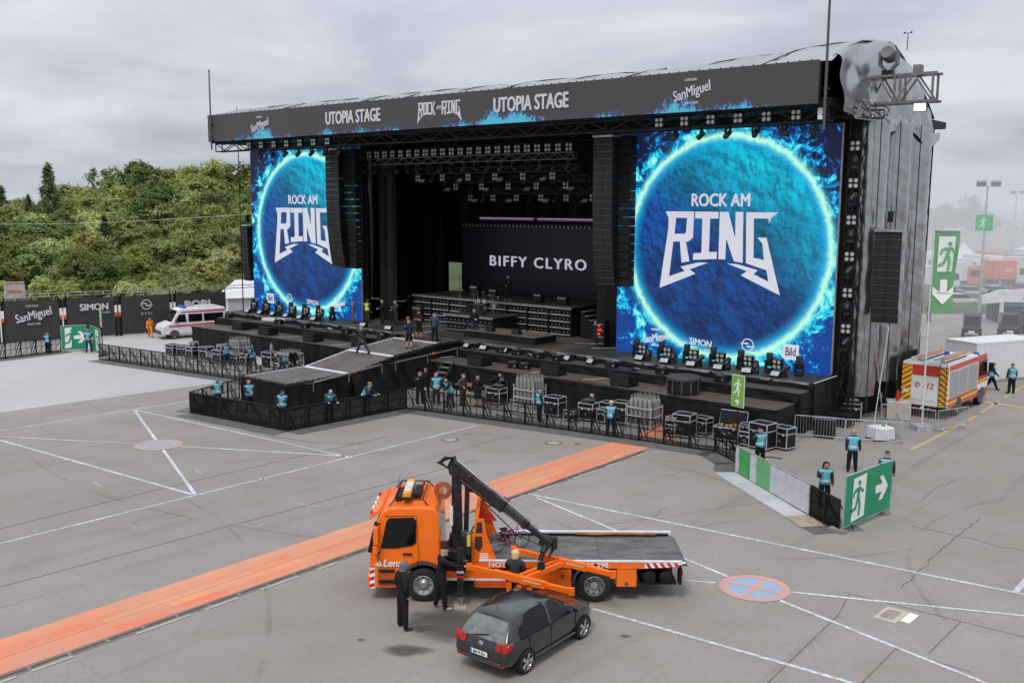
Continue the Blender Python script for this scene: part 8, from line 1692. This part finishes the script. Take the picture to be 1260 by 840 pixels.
ink = pm('booth blue ink', (.05, .13, .32), .5); lettering('lettering', 'TÜRENMANN', .62, ink, bo, (.9, -.24, 2.85), bold=.01, depth=.004); mb = MB(); flat_poly(mb, [[(-2.6, 2.5), (-1.6, 2.5), (-2.1, 3.25)], [(-2.35, 2.63), (-1.85, 2.63), (-2.1, 3.0)]], -.24, .01); mb.build('emblem', ink, bo)
def lamp_mast(x, y, h, label, sign=False):
    m_ = thing('floodlight_mast', label, 'lamp post', (x, y, 0), R(-12), 'floodlight masts in the haze'); MB().cyl((0, 0, 0), (0, 0, h), .16, .10, 8).build('post', galv, m_); MB().cyl((-1.2, 0, h), (1.2, 0, h), .06, .06, 6).build('crossarm', galv, m_)
    for xx in (-.9, -.4, .5, 1.0): MB().box((xx, -.15, h + .3), (.42, .35, .5), rx=R(35)).build('floodlight', pm('floodlight grey', (.2, .2, .2), .5), m_)
    if sign: MB().bb((-1.0, -.22, 8.75), (.7, -.17, 10.4)).build('sign_panel', pm('sign green haze', (.03, .42, .10), .5), m_); mb = MB(); running_man(mb, -.7, 8.95, .8, -.24); mb.build('running_figure', exit_white, m_)
lamp_mast(49.9, 104.9, 13.4, 'near floodlight mast carrying a square green exit sign', True); lamp_mast(96, 190, 13.8, 'distant floodlight mast before the red-brown building')
def box_truck(x, y, rz, L_, h, col, cabcol, label, txt=None):
    k_ = thing('box_truck', label, 'truck', (x, y, 0), rz, 'parked trucks in the haze'); MB().bb((-L_ / 2, -1.25, 1.0), (L_ / 2 - 2.0, 1.25, h)).build('cargo_box', pm('box %.2f %.2f' % col[:2], col, .5), k_); MB().prism([(L_ / 2 - 1.85, .5), (L_ / 2, .5), (L_ / 2, 1.5), (L_ / 2 - .2, 2.7), (L_ / 2 - 1.85, 2.8)], -1.2, 1.2).build('cab', pm('cab %.2f %.2f' % cabcol[:2], cabcol, .5), k_, bevel=.05); MB().bb((-L_ / 2, -.5, .6), (L_ / 2 - 1.8, .5, 1.0)).build('chassis', black_metal, k_); MB().prism([(L_ / 2 - 1.5, 1.6), (L_ / 2 - .15, 1.6), (L_ / 2 - .28, 2.5), (L_ / 2 - 1.5, 2.5)], -1.22, 1.22).build('cab_windows', glass_m, k_)
    for s in (-1, 1):
        for xx in (-L_ / 2 + 1.2, L_ / 2 - 1.0): wheel(k_, (xx, s * 1.05, .5), .5, .3, 'truck', s)
    if txt: lettering('lettering', txt, .8, exit_white, k_, (L_ * .12 - 1.0, -1.27, h * .62), depth=.003)
RD, WH, GY = (.72, .12, .06), (.66, .67, .68), (.30, .31, .33)
for x, y, rz, L_, h, c1, c2, lb, tx in [(71.5, 143, R(8), 5.6, 3.6, RD, WH, 'orange red box truck in the haze right of the near mast', 'SPA'), (62.5, 139, R(4), 6.0, 3.6, WH, RD, 'white box truck with a red cab in the haze behind the green flag', None), (56.0, 132, R(5), 7, 3.4, WH, WH, 'white truck in the haze by the silver tubes', None), (78.5, 150, R(-70), 7.5, 3.7, WH, GY, 'white truck seen end-on at the right picture edge', None), (83, 160, R(-75), 8, 3.6, GY, WH, 'grey truck behind the orange red one', None), (76, 158, R(-75), 8, 3.6, WH, WH, 'second white truck behind the orange red one', None), (66.5, 148, R(-72), 8, 3.7, WH, GY, 'white truck between the two red ones', None), (90, 166, R(-72), 8, 3.8, WH, GY, 'white truck at the far right edge of the yard', None)] + [(60 + 4.6 * i, 156 + 3.1 * (i % 3) + 1.6 * i, R(-78 + 4 * (i % 4)), 6.5, 3.0 + .3 * (i % 3), (WH, RD, WH, GY)[i % 4], (RD, WH, WH, WH)[i % 4], '%s van from the left in the rear rank of hazy vans' % ORD[i], None) for i in range(9)]: box_truck(x, y, rz, L_, h, c1, c2, lb, tx)
def parked_car(x, y, rz, col, label, group):
    c_ = thing('parked_car', label, 'car', (x, y, 0), rz, group); cp = pm('car %.2f %.2f %.2f' % col, col, .35, coat=.4)
    MB().prism([(-2.1, .3), (2.1, .3), (2.1, .68), (1.95, .82), (.9, .95), (-1.9, .98), (-2.1, .8)], -.85, .85).build('body', cp, c_, bevel=.08); MB().prism([(-1.8, .96), (1.0, .93), (.35, 1.42), (-1.35, 1.45)], -.72, .72).build('cabin_glass', glass_m, c_, bevel=.06); MB().bb((-1.3, -.64, 1.44), (.3, .64, 1.48)).build('roof', cp, c_, bevel=.02)
    for s in (-1, 1):
        for xx in (-1.3, 1.3): wheel(c_, (xx, s * .76, .32), .32, .2, 'alloy', s)
cc_ = [(.6, .6, .62), (.05, .05, .06), (.3, .3, .32), (.45, .06, .05), (.08, .12, .25), (.62, .62, .6)]; nm_c = ['white', 'black', 'grey', 'red', 'blue', 'cream']
n_ = 0
for r_, (yy, x0, n) in enumerate(((176, 76, 10), (190, 80, 10), (205, 88, 9), (224, 98, 8))):
    for i in range(n):
        j = (i * 5 + r_ * 2) % 6; parked_car(x0 + i * 3.0, yy + i * .8, R(78) + random.uniform(-.06, .06), cc_[j], '%s car, %s from the left in the %s row of the hazy car park' % (nm_c[j], ORD[i], ['nearest', 'second', 'third', 'farthest'][r_]), 'cars in the hazy car park')
for x, y, a, c, lb in [(53.5, 121, 75, (.05, .05, .06), 'black car in the haze left of the near mast'), (57.0, 123, 80, (.3, .3, .32), 'grey car in the haze at the foot of the near mast'), (60.5, 124, 82, (.6, .6, .62), 'white car in the haze right of the near mast'), (51.0, 112, 10, (.62, .62, .6), 'cream car side-on in the haze below the flag'), (66.0, 128, 80, (.45, .06, .05), 'red car in the haze before the box trucks'), (69.5, 129, 84, (.08, .12, .25), 'blue car in the haze before the box trucks')]: parked_car(x, y, R(a), c, lb, 'cars in the hazy yard')
def pagoda(x, y, w, label):
    p_ = thing('pagoda_tent', label, 'tent', (x, y, 0), R(15), 'white pagoda tents in the haze'); a = w / 2
    for s, q in ((-1, 0), (1, 0), (0, -1), (0, 1)): MB().bb((s * a - (.03 if s else a), q * a - (.03 if q else a), 0), (s * a + (.03 if s else a), q * a + (.03 if q else a), 2.4)).build('wall', tm, p_)
    prof_ = [(1.06, 2.4), (.62, 2.9), (.32, 3.7), (.06, 4.9)]; mb = MB(); vs_ = [(cx * a * k, cy * a * k, z) for k, z in prof_ for cx, cy in ((-1, -1), (1, -1), (1, 1), (-1, 1))]; mb.add(vs_, [(4 * i + j, 4 * i + (j + 1) % 4, 4 * i + 4 + (j + 1) % 4, 4 * i + 4 + j) for i in range(3) for j in range(4)] + [(12, 13, 14, 15)]); mb.build('roof', tm, p_)
pagoda(81, 178, 5, 'white pagoda tent in the haze behind the green flag'); pagoda(118, 212, 6, 'white pagoda tent at the far right in the haze'); pagoda(110, 208, 6, 'white pagoda tent next to the far right one'); pagoda(73, 170, 5, 'white pagoda tent left of the lamp mast in the haze')
for i, (x, y, w, d, h, c1, lb) in enumerate([(205, 330, 34, 12, 10, (.36, .24, .20), 'wide red-brown building on the far embankment'), (262, 345, 22, 14, 13, (.24, .25, .27), 'grey hall at the far right edge'), (150, 300, 20, 8, 9.2, (.5, .5, .51), 'long pale shed on the far embankment')]):
    b_ = thing('distant_building', lb, 'building', (x, y, 0), R(-10), 'distant buildings'); MB().bb((-w / 2, 0, 0), (w / 2, d, h * .8)).build('wall', pm('far wall %d' % i, c1, .8), b_); MB().prism([(-.4, h * .8), (d / 2, h), (d + .4, h * .8)], -w / 2 - .4, w / 2 + .4, 'yz').build('roof', pm('far roof %d' % i, tuple(k * .6 for k in c1), .8), b_)
    for k in range(int(w / 4)): MB().bb((-w / 2 + 1.2 + k * 4, -.05, h * .45), (-w / 2 + 2.8 + k * 4, .0, h * .68)).build('window', glass_m, b_)
for i, (px, yt, yy, ty, w) in enumerate([(1150, 249, 260, 0, 1.0), (1160, 246, 265, 1, 1.0), (1170, 252, 262, 2, 1.0), (1180, 250, 268, 3, 1.0), (1192, 235, 262, 1, .75), (1203, 252, 266, 0, .9), (1213, 256, 264, 2, .9), (1140, 252, 268, 3, 1.1), (1226, 264, 300, 2, 1.2)]):
    x = (px - 630) / 1213 * yy; base = 4.6; h = 11.2 - (yt - 250) / 1213 * yy - base; tree(ty, x, yy, base, h, max(h * w, 6), '%s hazy tree from the left on the far right embankment' % ORD[i], 'hazy trees on the embankment')
for i in range(9): x = 112 + i * 9; parked_car(x, 252 + i * 2.5, R(10), cc_[i % 6], '%s car from the left on the far embankment' % ORD[i], 'cars on the embankment'); c_ = bpy.context.scene.collection.objects[-1]
for o in [o for o in bpy.data.objects if o.get('group') == 'cars on the embankment']: o.location.z = 5.0
person('stand', (41.0, 96.5, 0), R(20), 'distant dark figure behind the metal stairs in the haze', h=1.8); person('walk', (61.5, 118, 0), R(60), 'distant figure in an orange red jacket in the haze', top=(.55, .08, .05))
# ---- drifting smoke over the yard right of the stage
sm = MB().bb((24.2, 63, -1), (420, 520, 15.5)); so = sm.build('smoke', None); so.data.materials.clear(); m = bpy.data.materials.new('smoke'); m.use_nodes = True; m.node_tree.nodes.clear(); out = m.node_tree.nodes.new('ShaderNodeOutputMaterial'); pv = m.node_tree.nodes.new('ShaderNodeVolumePrincipled'); pv.inputs['Color'].default_value = (.93, .94, .97, 1); pv.inputs['Density'].default_value = .0068; pv.inputs['Anisotropy'].default_value = .25; m.node_tree.links.new(pv.outputs[0], out.inputs['Volume']); so.data.materials.append(m); so['kind'] = 'stuff'; so['label'] = 'pale smoke drifting over the yard right of the stage'

# ---- things alike in a row are told apart by their place in it
from collections import defaultdict
bpy.context.view_layer.update(); same = defaultdict(list); inv = cam.matrix_world.inverted()
for o in bpy.data.objects:
    if o.parent is None and o.get('label') is not None and o.get('category'): same[o['label']].append(o)
for lb, os_ in same.items():
    if len(os_) < 2: continue
    P = [(inv @ o.matrix_world.translation) for o in os_]; sx = [p.x / -p.z for p in P]; sy = [p.y / -p.z for p in P]
    vert = max(sy) - min(sy) > 1.5 * (max(sx) - min(sx)); key = [-b for b in sy] if vert else sx
    for i, k in enumerate(sorted(range(len(os_)), key=lambda q: key[q])): os_[k]['label'] = lb + ', %s from %s' % (ORD[min(i, 24)], 'the top' if vert else 'left')
